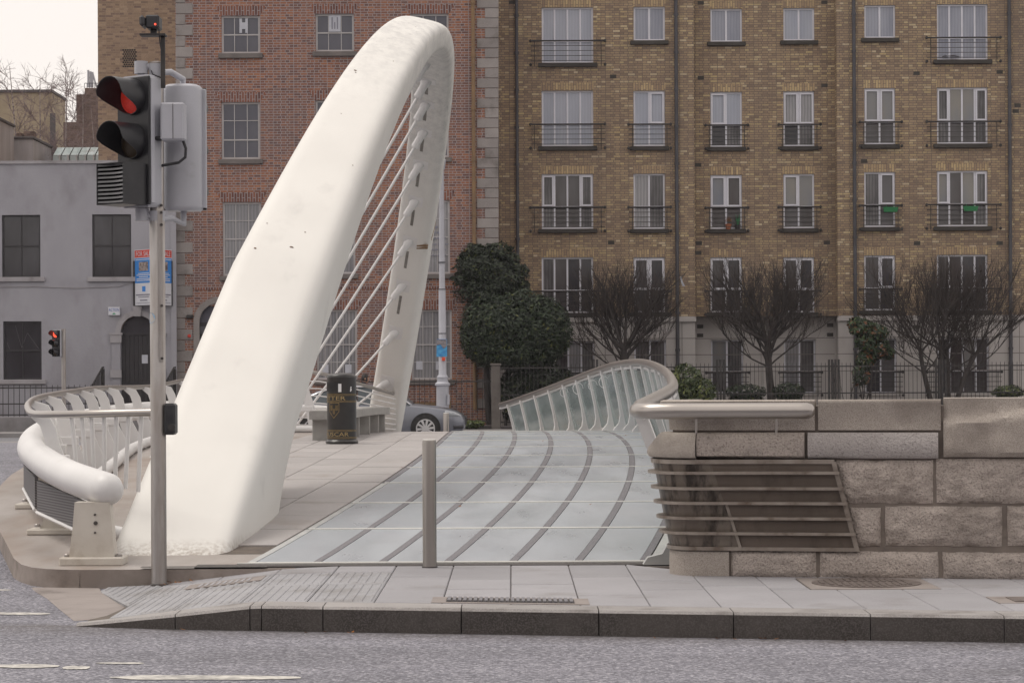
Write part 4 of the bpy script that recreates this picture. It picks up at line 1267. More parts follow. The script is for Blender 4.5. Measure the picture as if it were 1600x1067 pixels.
# metal lamp recess that wraps round the rounded end
def gx(z, s): return fu(lerp(1335, 1300, (z - .216) / (.872 - .216)) if s else lerp(1155, 1113, (z - .216) / (.872 - .216)), 790)
def goff(z): return interp(z, [(.2, .0), (.45, .045), (.88, .125)])
def gp(path_pt, z, extra):
    u, v, nn, k = path_pt
    f = 1.0 if k else interp(u, [(.22, 1.0), (.55, .45), (.95, .2)])
    o = goff(z) * f + extra
    return W(u + nn[0] * o, v + nn[1] * o, z)
full_p = nose_path(0, fu(1335), .04)
def strip(name, mt, zs, extra, ua, ubf, thick=.01, smooth=40):
    # curved sheet between u limits (the right limit may slant with z)
    rows = []
    for z in zs:
        ub = ubf(z)
        ua_ = ua(z) if callable(ua) else ua
        if ua_ is None: P = [p for p in nose_path(0, ub, .04)][4:]
        else: P = [(lerp(ua_, ub, i / 14), 0.0, (0, -1), None) for i in range(15)]
        rows.append([gp(p, z, extra) for p in P])
    n = min(len(r_) for r_ in rows)
    rows = [r_[:n - 1] + [r_[-1]] for r_ in rows]
    vs = [p for r_ in rows for p in r_]
    fs = [(j * n + i, j * n + i + 1, (j + 1) * n + i + 1, (j + 1) * n + i) for j in range(len(rows) - 1) for i in range(n - 1)]
    return MB().add(vs, fs).build(name, mt, wall, smooth=smooth)
zs = [.205 + .68 * i / 10 for i in range(11)]
strip('lamp_glass', 'grille_glass', zs, .004, None, lambda z: gx(z, 0))
strip('lamp_panel', 'grille_panel', zs, .006, lambda z: gx(z, 0), lambda z: gx(z, 1))
def bar(name, z, extra, ub, r=.012, flat=None, ua=None, mt='grille_frame'):
    P = nose_path(0, ub, .05)[3:]
    if ua is not None: P = [p for p in P if p[0] >= ua and p[3] is None]
    A = [gp(p, z, extra) for p in P]
    B2 = [gp(p, z, extra - flat) for p in P]
    vs, fs = [], []
    for a, c in zip(A, B2):
        vs += [a + Vector((0, 0, r)), a - Vector((0, 0, r)), c - Vector((0, 0, r)), c + Vector((0, 0, r))]
    for i in range(len(A) - 1):
        for j in range(4): fs.append((i * 4 + j, i * 4 + 4 + j, i * 4 + 4 + (j + 1) % 4, i * 4 + (j + 1) % 4))
    fs += [(3, 2, 1, 0), tuple(range((len(A) - 1) * 4, len(A) * 4))]
    return MB().add(vs, [tuple(reversed(f)) for f in fs]).build(name, mt, wall)
for z in (.795, .676, .563, .447, .331): bar('lamp_fin', z, .062, gx(z, 1) + .04, .011, .075)
bar('lamp_frame', .880, .022, gx(.87, 1) + .02, .016, .04)
bar('lamp_frame', .212, .022, gx(.21, 1) + .03, .014, .04)
def slant(ubf, w, name):
    vs = []
    for z in (.2, .88):
        u = ubf(z)
        for du, v in ((0, -.03), (w, -.03), (w, .03), (0, .03)): vs.append(W(u + du, v - goff(z) * .2, z))
    MB().add(vs, [(3, 2, 1, 0), (4, 5, 6, 7), (0, 1, 5, 4), (1, 2, 6, 5), (2, 3, 7, 6), (3, 0, 4, 7)]).build(name, 'grille_frame', wall)
slant(lambda z: gx(z, 1), .035, 'lamp_frame')
slant(lambda z: gx(z, 0), .022, 'lamp_mullion')
# light metal shoe where the deck meets the wall, and an orange leaf on the paving
mb = MB()
mb.prism([(1.06, 19.25, 0), (1.34, 19.25, 0), (1.34, 19.25, .22), (1.28, 19.25, .20), (1.22, 19.25, .09), (1.10, 19.25, .06)], (0, .12, 0))
mb.build('deck_shoe', 'edge_frame', deck)

# ================================================================== BOLLARDS
def bollard(label, x, y, z, h, r, group):
    b_ = thing('bollard', label, 'bollard', (x, y, z), group)
    MB().lathe([(r, 0), (r, h - .02), (r * .95, h - .004)], (x, y, z), 28).build('post', 'steel_warm', b_, smooth=40)
    MB().lathe([(r * .95, h - .004), (r * .9, h), (r * .68, h), (r * .62, h - .006), (r * .3, h - .003)], (x, y, z), 28).build('cap', 'joint_bar', b_, smooth=50)
    MB().lathe([(r * 1.12, 0), (r * 1.12, .008)], (x, y, z), 28).build('collar', 'tar', b_)
    return b_
p = G(671.5, 886)
bollard('stainless steel bollard standing before the glass walkway', p.x, p.y, 0, 1.035, .0565, 'stainless bollards')
p = U(697, 645, 58.4)
bollard('short steel bollard in front of the grey car wheel', p.x, 58.4, 0, p.z, .075, 'stainless bollards')

# ================================================================== LITTER BIN
BY = 34.6; BX = U(534, 640, BY).x; BZ = zd(BY)
bn = thing('litter_bin', 'black cylindrical litter bin with gold lettering beside the bench', 'bin', (BX, BY, BZ))
br = .215
MB().lathe([(.236, 0), (.24, .03), (.225, .05), (br, .06), (br, .985), (br + .004, .99)], (BX, BY, BZ), 48).build('body', 'bin_black', bn, smooth=40)
MB().lathe([(br + .006, .965), (br + .006, .985), (.19, 1.012), (.12, 1.03), (.02, 1.036)], (BX, BY, BZ), 48).build('lid', 'bin_black', bn, smooth=50)
def on_bin(ang, z, o=.003): return Vector((BX + (br + o) * math.sin(ang), BY - (br + o) * math.cos(ang), BZ + z))
def bin_patch(mb, a0, a1, z0, z1, o, n=8):
    vs = [on_bin(lerp(a0, a1, i / n), z, o) for z in (z0, z1) for i in range(n + 1)]
    mb.add(vs, [(i, i + 1, n + 2 + i, n + 1 + i) for i in range(n)])
mb = MB(); bin_patch(mb, R(-100), R(0), .76, .90, .003); mb.build('aperture', 'slot_dark' if False else 'tyre', bn)
for zz in (.722, .706, .625, .609, .20, .184, .095, .079):
    mb = MB()
    vs = []
    n = 48
    for z in (zz - .003, zz + .003):
        for k in range(n): vs.append(on_bin(2 * math.pi * k / n, z, .002))
    mb.add(vs, [(k, (k + 1) % n, n + (k + 1) % n, n + k) for k in range(n)])
    mb.build('gold_band', 'gold', bn)
def bin_text(body, a0, a1, z, h):
    vs, fs = text_geo(body, h / .72)
    x0, x1 = min(v.x for v in vs), max(v.x for v in vs)
    MB().add([on_bin(lerp(a0, a1, (v.x - x0) / (x1 - x0)), z + v.y, .0035) for v in vs], fs).build('lettering', 'gold_letter', bn)
bin_text('LITTER', R(-88), R(19), .638, .058)
bin_text('BRUSCAR', R(-96), R(31), .112, .060)
mb = MB()
def bin_line(pts, w=.0042):
    fine = [pts[0]]
    for (a, z), (c, z2) in zip(pts, pts[1:]): fine += [(lerp(a, c, k / 4), lerp(z, z2, k / 4)) for k in range(1, 5)]
    for (a, z), (c, z2) in zip(fine, fine[1:]):
        p, q = on_bin(a, z, .003), on_bin(c, z2, .003)
        d = (q - p).normalized(); nn = Vector((math.sin((a + c) / 2), -math.cos((a + c) / 2), 0)).cross(d) * w
        mb.add([p - nn, q - nn, q + nn, p + nn], [(0, 1, 2, 3)])
sa = R(-28)
sh_ = [(sa - .37, .595), (sa + .37, .595), (sa + .37, .47), (sa, .375), (sa - .37, .47), (sa - .37, .595)]
bin_line(sh_)
for da in (-.20, 0, .20):                         # three little castles
    zz = .47 if da == 0 else .52
    bin_line([(sa + da - .06, zz + .045), (sa + da - .06, zz - .03), (sa + da + .06, zz - .03), (sa + da + .06, zz + .045)], .0032)
    bin_line([(sa + da, zz + .04), (sa + da, zz - .02)], .0028)
mb.build('crest', 'gold', bn)
mb = MB(); bin_patch(mb, R(-9), R(3), .755, .875, .005, 4); mb.build('torn_sticker', 'sticker_white', bn)
mb = MB()
for a, z in ((38, .775), (39, .80), (40, .825), (41, .79)): bin_patch(mb, R(a), R(a + 5), z - .014, z + .008, .004, 2)
mb.build('torn_sticker', 'sticker_white', bn)

# ================================================================== CONCRETE BENCH
be = thing('bench', 'long grey concrete bench on slab legs behind the litter bin', 'bench', (-2.7, 36, zd(36)))
def bench_c(Y): return Vector((-2.68 + .24 * math.sin((Y - 35.8) / 8.0 * 1.5) - .10, Y, zd(Y)))
vs, fs = [], []
NB = 14
for i in range(NB + 1):
    Y = lerp(35.7, 43.6, i / NB); c = bench_c(Y); hw = .285
    for dx, dz in ((-hw, .32), (-hw, .44), (-hw + .015, .455), (hw - .015, .455), (hw, .44), (hw, .32)): vs.append((c.x + dx, Y, c.z + dz))
for i in range(NB):
    for j in range(6): fs.append((i * 6 + j, i * 6 + 6 + j, i * 6 + 6 + (j + 1) % 6, i * 6 + (j + 1) % 6))
fs += [tuple(reversed(range(6))), tuple(range(NB * 6, NB * 6 + 6))]
MB().add(vs, [tuple(reversed(f)) for f in fs]).build('seat', 'concrete_bench', be)
for Y in (35.95, 37.7, 39.4, 41.1, 42.6):
    c = bench_c(Y)
    MB().cbox(c.x - .265, c.x + .255, Y - .07, Y + .07, c.z - .02, c.z + .325, .008).build('leg', 'concrete_bench', be)

# ================================================================== TRAFFIC SIGNAL (near pole)
PY = 19.08
pb = U(247, 912, PY); PX = U(247, 600, PY).x
PZ0 = zp(PX)
PT = U(246, 99, PY).z
sig = thing('traffic_signal', 'tall steel traffic signal pole at the kerb before the arch, red light lit', 'traffic light', (PX, PY, PZ0))
mb = MB()
mb.lathe([(.0625, 0), (.0625, 2.95), (.0575, 2.96), (.0575, PT - PZ0)], (PX, PY, PZ0), 24)
mb.build('pole', 'galvanised', sig, smooth=40)
MB().lathe([(.059, PT - PZ0 - .05), (.061, PT - PZ0 + .005), (.03, PT - PZ0 + .012)], (PX, PY, PZ0), 20).build('pole_cap', 'galvanised', sig, smooth=50)
MB().lathe([(.075, 0), (.075, .012), (.064, .02)], (PX, PY, PZ0), 20).build('collar', 'tar', sig)
# long access cover let into the pole
z0, z1 = U(247, 565, PY).z, U(247, 330, PY).z
mb = MB()
mb.prism([(PX + .012, PY - .066, z0 + .03), (PX + .03, PY - .066, z0), (PX + .05, PY - .050, z0), (PX + .05, PY - .050, z1), (PX + .012, PY - .066, z1)], (0, .02, 0))
mb.build('access_cover', 'galvanised', sig)
mb = MB()
for py_ in (478, 560, 322, 333, 352): 
    zz = U(247, py_, PY).z
    mb.tube([(PX + .043, PY - .05, zz), (PX + .043, PY - .068, zz)], .011, 8)
mb.build('cover_bolt', 'tar', sig)['kind'] = 'stuff'
zz = U(238, 497, PY).z
mb = MB()
vs = []
for k in range(16):
    a = 2 * math.pi * k / 16
    aa = R(-52) + math.cos(a) * .75; vs.append((PX + .0645 * math.sin(aa), PY - .0645 * math.cos(aa), zz + .043 * math.sin(a)))
mb.add(vs, [tuple(range(16))]); mb.build('sticker', 'sticker_blue', sig)
def ring_on(mb, c, r0, r1, y, n=24):
    vs = [(c[0] + r * math.cos(2 * math.pi * k / n), y, c[1] + r * math.sin(2 * math.pi * k / n)) for r in (r0, r1) for k in range(n)]
    mb.add(vs, [(k, (k + 1) % n, n + (k + 1) % n, n + k) for k in range(n)])
def signal_head(parent, loc, rotz, H=1.05, Wd=.31, lit=0, louvre=True, lensmat='lens_red', aspects=3):
    # local frame: front faces -Y, parts become children of the shell
    s = H / 1.05
    prof = [(-Wd / 2, -.02), (-Wd / 2, .06), (-Wd * .46, .13), (-Wd * .34, .185), (-Wd * .15, .21), (Wd * .15, .21), (Wd * .34, .185), (Wd * .46, .13), (Wd / 2, .06), (Wd / 2, -.02)]
    mb = MB()
    rows = [(-H / 2, .86), (-H / 2 + .02, .97), (-H / 2 + .04, 1), (H / 2 - .05, 1), (H / 2 - .02, .97), (H / 2, .84)]
    n = len(prof)
    mb.add([(x * k, y * k * s, z) for z, k in rows for x, y in prof],
           [(i * n + j, i * n + (j + 1) % n, (i + 1) * n + (j + 1) % n, (i + 1) * n + j) for i in range(len(rows) - 1) for j in range(n)] + [tuple(reversed(range(n))), tuple(range((len(rows) - 1) * n, len(rows) * n))])
    me = mb.mesh('signal_head', 'signal_grey', (0, 0, 0), 40)
    o = bpy.data.objects.new('signal_head', me); COL.objects.link(o)
    o.parent = parent; o.location = Vector(loc) - wloc(parent); o.rotation_euler = (0, 0, rotz)
    def sub(name, mb, mt, smooth=None):
        c = bpy.data.objects.new(name, mb.mesh(name, mt, (0, 0, 0), smooth)); COL.objects.link(c); c.parent = o
        return c
    mb = MB(); mb.cbox(-Wd / 2 - .025 * s, Wd / 2 + .025 * s, -.045 * s, -.02 * s, -H / 2 + .015, H / 2 - .015, .006); sub('front_plate', mb, 'visor_black')
    mb = MB(); mb.cbox(Wd / 2 - .005, Wd / 2 + .03 * s, -.02 * s, .02 * s, -H / 2 + .03, H / 2 - .03, .004); mb.cbox(-Wd / 2 - .03 * s, -Wd / 2 + .005, -.02 * s, .02 * s, -H / 2 + .03, H / 2 - .03, .004); sub('flange', mb, 'signal_grey')
    for a in range(aspects):
        z = H * (.335 - .335 * a)
        rv = .143 * s
        if louvre and a == 2:
            mb = MB()
            L = .26
            for x in (-.15, .15): mb.box(x - .004, x + .004, -.04 - L, -.045, z - .165, z + .165)
            mb.box(-.15, .15, -.04 - L, -.045, z + .160, z + .166); mb.box(-.15, .15, -.04 - L, -.045, z - .166, z - .160)
            sub('louvre_box', mb, 'visor_black')
            for k in range(10):
                zz = z - .145 + k * .0325
                mb = MB()
                vs = []
                for i in range(9):
                    x = lerp(-.145, .145, i / 8); bow = .05 * math.sin(math.pi * i / 8)
                    yf_ = -.04 - L + .004 + bow * .55
                    vs += [(x, yf_, zz - .006), (x, yf_ + .004, zz + .010), (x, -.10, zz + .014)]
                mb.add(vs, [(3 * i + a_, 3 * i + 3 + a_, 3 * i + 4 + a_, 3 * i + 1 + a_) for i in range(8) for a_ in (0, 1)])
                sub('louvre', mb, 'louvre_grey', 60)
            mb = MB(); mb.tube([(0, -.05, z), (0, -.06, z)], .10, 20); sub('lens', mb, 'lens_dark')
            continue
        # visor: tube with its underside cut back towards the lens
        n, m_ = 28, 5
        L = .262 * s
        vs = []
        for i in range(m_ + 1):
            for k in range(n):
                ang = 2 * math.pi * k / n
                cc_ = min(1.0, max(0.0, (.15 - math.sin(ang)) / 1.05)); cut = 1.0 - .86 * cc_ * cc_ * (3 - 2 * cc_)
                vs.append((rv * (1 + .03 * (i / m_)) * math.cos(ang), -.045 * s - L * cut * i / m_, z + rv * math.sin(ang)))
        vs2 = [(x * .965, y, z + (zz - z) * .965) for x, y, zz in vs]
        o1 = len(vs)
        fs = []
        for i in range(m_):
            for k in range(n):
                k2 = (k + 1) % n
                fs.append((i * n + k, (i + 1) * n + k, (i + 1) * n + k2, i * n + k2))
                fs.append((o1 + i * n + k, o1 + i * n + k2, o1 + (i + 1) * n + k2, o1 + (i + 1) * n + k))
        for k in range(n):
            k2 = (k + 1) % n
            fs.append((m_ * n + k, o1 + m_ * n + k, o1 + m_ * n + k2, m_ * n + k2))
        mb = MB().add(vs + vs2, fs); sub('visor', mb, 'visor_black', 40)
        mb = MB(); vs = []; fs = []
        for ri, (r_, dy) in enumerate(((rv * .93, 0), (rv * .7, .022), (rv * .4, .036), (.001, .042))):
            for k in range(n): vs.append((r_ * math.cos(2 * math.pi * k / n), -.048 * s - dy * s, z + r_ * math.sin(2 * math.pi * k / n)))
        for ri in range(3):
            for k in range(n): fs.append((ri * n + k, ri * n + (k + 1) % n, (ri + 1) * n + (k + 1) % n, (ri + 1) * n + k))
        mb.add(vs, fs); sub('lens', mb, lensmat if a == lit else 'lens_dark', 60)
    return o
hz = (U(200, 112, PY).z + U(200, 330, PY).z) / 2 - .01
h1 = U(216, 220, PY)
signal_head(sig, (h1.x, PY - .06, hz), R(-37), 1.06, .31, 0, True)
h2 = U(283, 225, PY + .12)
signal_head(sig, (h2.x, PY + .30, (U(283, 128, PY).z + U(283, 327, PY).z) / 2), R(176), 1.03, .31, 0, False, 'lens_dark')
# brackets holding the heads
for zz in (hz + .60, hz - .585):
    mb = MB()
    sgn = 1 if zz > hz else -1
    mb.tube([(PX, PY, zz), (PX - .10, PY - .02, zz + .015 * sgn), (h1.x + .03, PY - .02, zz), (h1.x + .03, PY - .02, zz - .07 * sgn)], .026, 10)
    mb.lathe([(.055, -.05), (.055, .05)], (h1.x + .03, PY - .02, zz), 14)
    mb.tube([(PX, PY, zz - .04), (PX + .10, PY + .1, zz - .02), (h2.x, PY + .24, zz - .06), (h2.x, PY + .24, zz - .14 * sgn - .02)], .026, 10)
    mb.lathe([(.062, -.05), (.066, .05)], (PX, PY, zz - .02), 18)
    mb.build('bracket', 'signal_grey', sig, smooth=40)
# grey control box with its cable
c0, c1 = U(253, 221, PY - .1), U(290, 162, PY - .1)
mb = MB()
mb.cbox(c0.x, c1.x, PY - .19, PY - .03, c0.z, c1.z, .014)
cbx = mb.build('control_box', 'signal_grey', sig)
MB().cbox(c0.x + .10, c0.x + .104, PY - .195, PY - .185, c0.z + .01, c1.z - .01, .002).build('door_seam', 'tar', cbx)
MB().tube([(c1.x - .02, PY - .1, c0.z), (c1.x, PY - .1, c0.z - .06), (c1.x - .005, PY - .1, c0.z - .13), (c1.x - .06, PY - .08, c0.z - .17), (PX + .04, PY - .03, c0.z - .19)], .012, 8).build('cable', 'black_plastic', sig, smooth=60)
MB().tube([(PX, PY - .1, c1.z - .28), (c0.x + .02, PY - .1, c1.z - .28)], .018, 8).build('box_clamp', 'black_plastic', sig)
# detector camera on a flat arm above the pole
a0, a1 = U(257, 140, PY), U(257, 57, PY)
MB().cbox(a0.x - .018, a0.x + .018, PY - .085, PY - .065, a0.z, a1.z, .003).build('arm', 'black_iron', sig)
q0, q1 = U(222, 58, PY), U(262, 57, PY)
MB().cbox(q0.x, q1.x, PY - .14, PY - .02, q0.z - .008, q0.z + .008, .002).build('shelf', 'black_iron', sig)
d0, d1 = U(232, 49, PY), U(253, 28, PY)
dc = MB().cbox(d0.x, d1.x, PY - .16, PY + .02, d0.z, d1.z, .012).build('detector', 'black_plastic', sig)
MB().cbox(U(223, 40, PY).x, d0.x - .004, PY - .19, PY + .0, d0.z + .012, d1.z - .006, .018).build('hood', 'black_plastic', dc)
MB().tube([(d1.x - .03, PY - .16, d0.z + .03), (d1.x - .03, PY - .166, d0.z + .03)], .009, 8).build('indicator', 'lens_red_far', dc)
MB().cbox(d0.x + .03, d1.x - .03, PY - .10, PY - .05, q0.z, d0.z, .004).build('bracket_stub', 'black_iron', sig)
MB().tube([(d1.x - .01, PY - .1, d0.z), (d1.x - .005, PY - .09, d0.z - .1), (d1.x + .012, PY - .09, d0.z - .2)], .005, 6).build('wire', 'black_plastic', sig)
MB().tube([(PX - .05, PY - .02, PT - .03), (PX - .02, PY - .08, PT - .10), (PX + .05, PY - .08, PT - .13)], .005, 6).build('wire', 'black_plastic', sig)
# push-button box facing the crossing
b0, b1 = U(259, 679, PY), U(274, 630, PY)
pbx = MB().cbox(PX + .055, PX + .145, PY - .07, PY + .10, b0.z, b1.z, .016).build('push_button_box', 'black_plastic', sig)
MB().tube([(PX + .12, PY - .07, b0.z + .06), (PX + .12, PY - .09, b0.z + .06)], .03, 14).build('button', 'black_iron', pbx)

# ================================================================== BUILDINGS
def facade(mb, x0, x1, z0, z1, y, holes, depth=.14, mi=0):
    xs = sorted({x0, x1} | {h[0] for h in holes} | {h[1] for h in holes})
    zs = sorted({z0, z1} | {h[2] for h in holes} | {h[3] for h in holes})
    xs = [x for x in xs if x0 <= x <= x1]; zs = [z for z in zs if z0 <= z <= z1]
    for a, c in zip(xs, xs[1:]):
        for d, e in zip(zs, zs[1:]):
            mx, mz = (a + c) / 2, (d + e) / 2
            if any(h[0] < mx < h[1] and h[2] < mz < h[3] for h in holes): continue
            mb.add([(a, y, d), (c, y, d), (c, y, e), (a, y, e)], [(0, 1, 2, 3)], mi)
    for a, c, d, e in holes:
        d2, e2 = max(d, z0), min(e, z1)
        if e2 <= d2: continue
        Yb = y + depth
        mb.add([(a, y, d2), (a, Yb, d2), (a, Yb, e2), (a, y, e2)], [(0, 1, 2, 3)], mi)
        mb.add([(c, y, d2), (c, Yb, d2), (c, Yb, e2), (c, y, e2)], [(3, 2, 1, 0)], mi)
        mb.add([(a, y, e2), (a, Yb, e2), (c, Yb, e2), (c, y, e2)], [(0, 1, 2, 3)], mi)
        mb.add([(a, y, d2), (a, Yb, d2), (c, Yb, d2), (c, y, d2)], [(3, 2, 1, 0)], mi)
PANES = {}
def window(parent, hole, y, xf, zf, frame, panes, fw=.055, bw=.03, setback=.09, thickbars=(), label=None):
    # xf, zf: inner divisions as fractions; panes: list of materials, bottom row first, repeated as needed
    a, c, d, e = hole
    mb = MB()
    yf = y + setback
    mb.box(a, a + fw, yf, yf + .06, d, e); mb.box(c - fw, c, yf, yf + .06, d, e)
    mb.box(a + fw, c - fw, yf, yf + .06, e - fw, e); mb.box(a + fw, c - fw, yf, yf + .06, d, d + fw)
    X = [a + fw] + [a + (c - a) * f for f in xf] + [c - fw]
    Z = [d + fw] + [d + (e - d) * f for f in zf] + [e - fw]
    for i, x in enumerate(X[1:-1]):
        w = bw if ('x', i) not in thickbars else bw * 2
        mb.box(x - w / 2, x + w / 2, yf + .004, yf + .055, d + fw, e - fw)
    for i, z in enumerate(Z[1:-1]):
        w = bw if ('z', i) not in thickbars else bw * 1.8
        mb.box(a + fw, c - fw, yf - .004 if ('z', i) in thickbars else yf + .007, yf + .052, z - w / 2, z + w / 2)
    o = mb.build('window', frame, parent)
    if label: o['label'] = label
    k = 0
    for j in range(len(Z) - 1):
        for i in range(len(X) - 1):
            mt = panes[j % len(panes)] if isinstance(panes[0], (list, tuple)) else panes
            mt = mt[i % len(mt)]
            w, h = X[i + 1] - X[i], Z[j + 1] - Z[j]
            key = (round(w, 3), round(h, 3), mt)
            if key not in PANES: PANES[key] = MB().box(-w / 2, w / 2, 0, .008, -h / 2, h / 2).mesh('pane', mt)
            inst(PANES[key], 'pane', o, ((X[i] + X[i + 1]) / 2, yf + .03, (Z[j] + Z[j + 1]) / 2), (random.uniform(-.004, .004), 0, random.uniform(-.006, .006)))
    return o
def hole_px(px0, px1, py0, py1, Y):
    cx, cy = (px0 + px1) / 2, (py0 + py1) / 2
    return (U(px0, cy, Y).x, U(px1, cy, Y).x, U(cx, py1, Y).z, U(cx, py0, Y).z)

# ---------------------------------------------------------------- red-brick Georgian house
GY = 72.0
gh = thing('georgian_house', 'tall red brick Georgian house with stone quoins and sash windows behind the arch', 'house', (U(527, 600, GY).x, GY, 0))
GX0, GX1 = U(275, 300, GY).x, U(778.5, 300, GY).x
holes = []
rows = {0: (25, 84), 1: (160, 249), 2: (316, 431), 3: (487, 596)}
cols = {'a': (346, 406), 'b': (493, 553), 'c': (641, 701)}
for r, (ya, yb) in rows.items():
    for c, (xa, xb) in cols.items():
        if r == 3 and c == 'a': continue
        sh = -3 if c == 'b' else (-3 if c == 'c' else 0)
        e = 2 if r >= 2 else 0
        holes.append((r, c, hole_px(xa + e, xb + e + (3 if r == 3 else 0), ya + sh, yb + sh, GY)))
dh = hole_px(311, 372, 478, 650, GY)
mb = MB()
facade(mb, GX0, GX1, .0, 15.5, GY, [h for _, _, h in holes] + [dh])
mb.add([(GX1, GY, 0), (GX1, GY + 9, 0), (GX1, GY + 9, 15.5), (GX1, GY, 15.5)], [(0, 1, 2, 3)])
mb.add([(GX0, GY, 0), (GX0, GY + 9, 0), (GX0, GY + 9, 15.5), (GX0, GY, 15.5)], [(3, 2, 1, 0)])
mb.build('wall', 'brick_red', gh)
MB().prism([(GX0, GY, 15.5), (GX0, GY + 9, 15.5), (GX0, GY + 4.5, 18)], (GX1 - GX0, 0, 0)).build('roof', 'roof_slate', gh)
for r, c, h in holes:
    if r == 0: xf, zf, tb, pm = (1 / 3, 2 / 3), (.5,), {('z', 0)}, ['pane_sash']
    elif r == 1: xf, zf, tb, pm = (1 / 3, 2 / 3), (.34, .68), {('z', 0)}, ['pane_sash']
    elif r == 2: xf, zf, tb, pm = (1 / 3, 2 / 3), (.26, .5, .75), {('z', 1)}, ['pane_net']
    else: xf, zf, tb, pm = ((.2, .35, .5, .65, .8) if c == 'b' else (.28, .52, .76)), (.25, .5, .76), {('z', 1)}, ['pane_net']
    w = window(gh, h, GY, xf, zf, 'sash_paint', pm, .06, .022, .07, tb)
    MB().cbox(h[0] - .09, h[1] + .09, GY - .10, GY + .05, h[2] - .15, h[2] - .002, .012).build('sill', 'sill_stone', w)
    mb = MB()
    mb.prism([(h[0] - .01, GY - .006, h[3] + .002), (h[1] + .01, GY - .006, h[3] + .002), (h[1] + .19, GY - .006, h[3] + .30), (h[0] - .19, GY - .006, h[3] + .30)], (0, .006 - .001, 0))
    mb.build('flat_arch', 'brick_red_arch', gh)
    if r == 0 and c == 'a':                       # white letter-shaped cut-outs stuck to the glass
        mb = MB(); x = lerp(h[0], h[1], .60); z = lerp(h[2], h[3], .74)
        mb.box(x - .16, x - .08, GY + .05, GY + .06, z - .22, z + .22); mb.box(x + .02, x + .10, GY + .05, GY + .06, z - .22, z + .22); mb.box(x - .08, x + .02, GY + .05, GY + .06, z - .10, z + .10)
        mb.build('paper_letter', 'paper', w)
    if r == 0 and c == 'b':
        mb = MB(); x = lerp(h[0], h[1], .50); z = lerp(h[2], h[3], .74)
        mb.box(x - .18, x + .18, GY + .05, GY + .058, z - .24, z + .26)
        mb.build('paper_letter', 'paper', w)
        mb = MB(); mb.box(x - .10, x - .06, GY + .044, GY + .05, z - .16, z + .2); mb.box(x + .06, x + .10, GY + .044, GY + .05, z - .16, z + .2); mb.box(x - .02, x + .02, GY + .044, GY + .05, z - .16, z + .05); mb.build('paper_mark', 'print_grey', w)
    if r == 3:
        for px, py in ((508, 576), (544, 576)) if c == 'b' else ((655, 571), (686, 571)):
            p = U(px, py, GY); MB().box(p.x - .10, p.x + .10, GY + .06, GY + .066, p.z - .13, p.z + .13).build('notice', 'paper', w)
    if r == 2 and c == 'c':                       # lettered paper sheets inside the window
        for k, t in enumerate(('ooin', 'iioe', 'proj')):
            pass
        mb = MB()
        for k in range(6):
            z = lerp(h[2], h[3], .62 - k * .075)
            x = h[0] + .14
            while x < h[1] - .15:
                wd = random.uniform(.03, .12); mb.box(x, x + wd, GY + .055, GY + .06, z, z + (.07 if k < 3 else .04)); x += wd + .035
        mb.build('faded_print', 'print_grey', w)['kind'] = 'stuff'
# arched doorway, mostly hidden behind the arch
mb = MB()
cx, cz, ro = (dh[0] + dh[1]) / 2, dh[3] - (dh[1] - dh[0]) / 2 + .1, (dh[1] - dh[0]) / 2
for k in range(18):
    a0, a1 = math.pi * k / 18, math.pi * (k + 1) / 18
    q = lambda a, r_: (cx + r_ * math.cos(a), GY - .05, cz + r_ * math.sin(a))
    mb.prism([q(a0, ro - .02), q(a0, ro + .16), q(a1, ro + .16), q(a1, ro - .02)], (0, .14, 0))
mb.box(cx - ro - .16, cx - ro + .02, GY - .05, GY + .09, 0, cz); mb.box(cx + ro - .02, cx + ro + .16, GY - .05, GY + .09, 0, cz)
dr = mb.build('door_surround', 'quoin_stone', gh)
MB().box(dh[0], dh[1], GY + .10, GY + .15, 0, cz).build('door', 'door_dark', gh)
mb = MB(); mb.box(dh[0], dh[1], GY + .12, GY + .13, cz + .001, dh[3]); mb.build('fanlight', 'pane_sash', gh)
p = U(310, 516, GY); MB().box(p.x - .0, p.x + .3, GY + .02, GY + .03, p.z - .12, p.z + .12).build('number_plate', 'pipe_grey', gh)
p = U(297, 495, GY); MB().cbox(p.x - .1, p.x + .1, GY - .12, GY, p.z - .06, p.z + .06, .02).build('alarm_lamp', 'black_iron', gh)
p = U(296, 525, GY); MB().cbox(p.x - .05, p.x + .05, GY - .08, GY, p.z - .05, p.z + .05, .02).build('alarm_bell', 'sale_red', gh)
# quoins
def quoins(px_edge, side, wide, narrow, py_top, py_bot, n):
    for k in range(n):
        ya, yb = lerp(py_top, py_bot, k / n), lerp(py_top, py_bot, (k + 1) / n)
        w = wide if k % 2 == 0 else narrow
        e = U(px_edge, ya, GY).x
        x0, x1 = (e, e + w) if side < 0 else (e - w, e)
        z1, z0 = U(px_edge, ya, GY).z - .006, U(px_edge, yb, GY).z + .006
        MB().cbox(x0 + (-.02 if side < 0 else 0), x1 + (.02 if side > 0 else 0), GY - .028 - .01 * random.random(), GY + .1, z0, z1, .014).build('quoin', 'quoin_stone', gh)
quoins(275.5, -1, .50, .27, -130, 650, 46)
quoins(778, 1, .645, .40, -96, 638, 47)
# mortar course and soot-dark base below the ground-floor sills
mb = MB(); mb.box(GX0 + .52, GX1 - .66, GY - .02, GY + .0, U(500, 452, GY).z, U(500, 448, GY).z); mb.build('string_course', 'brick_red_arch', gh)
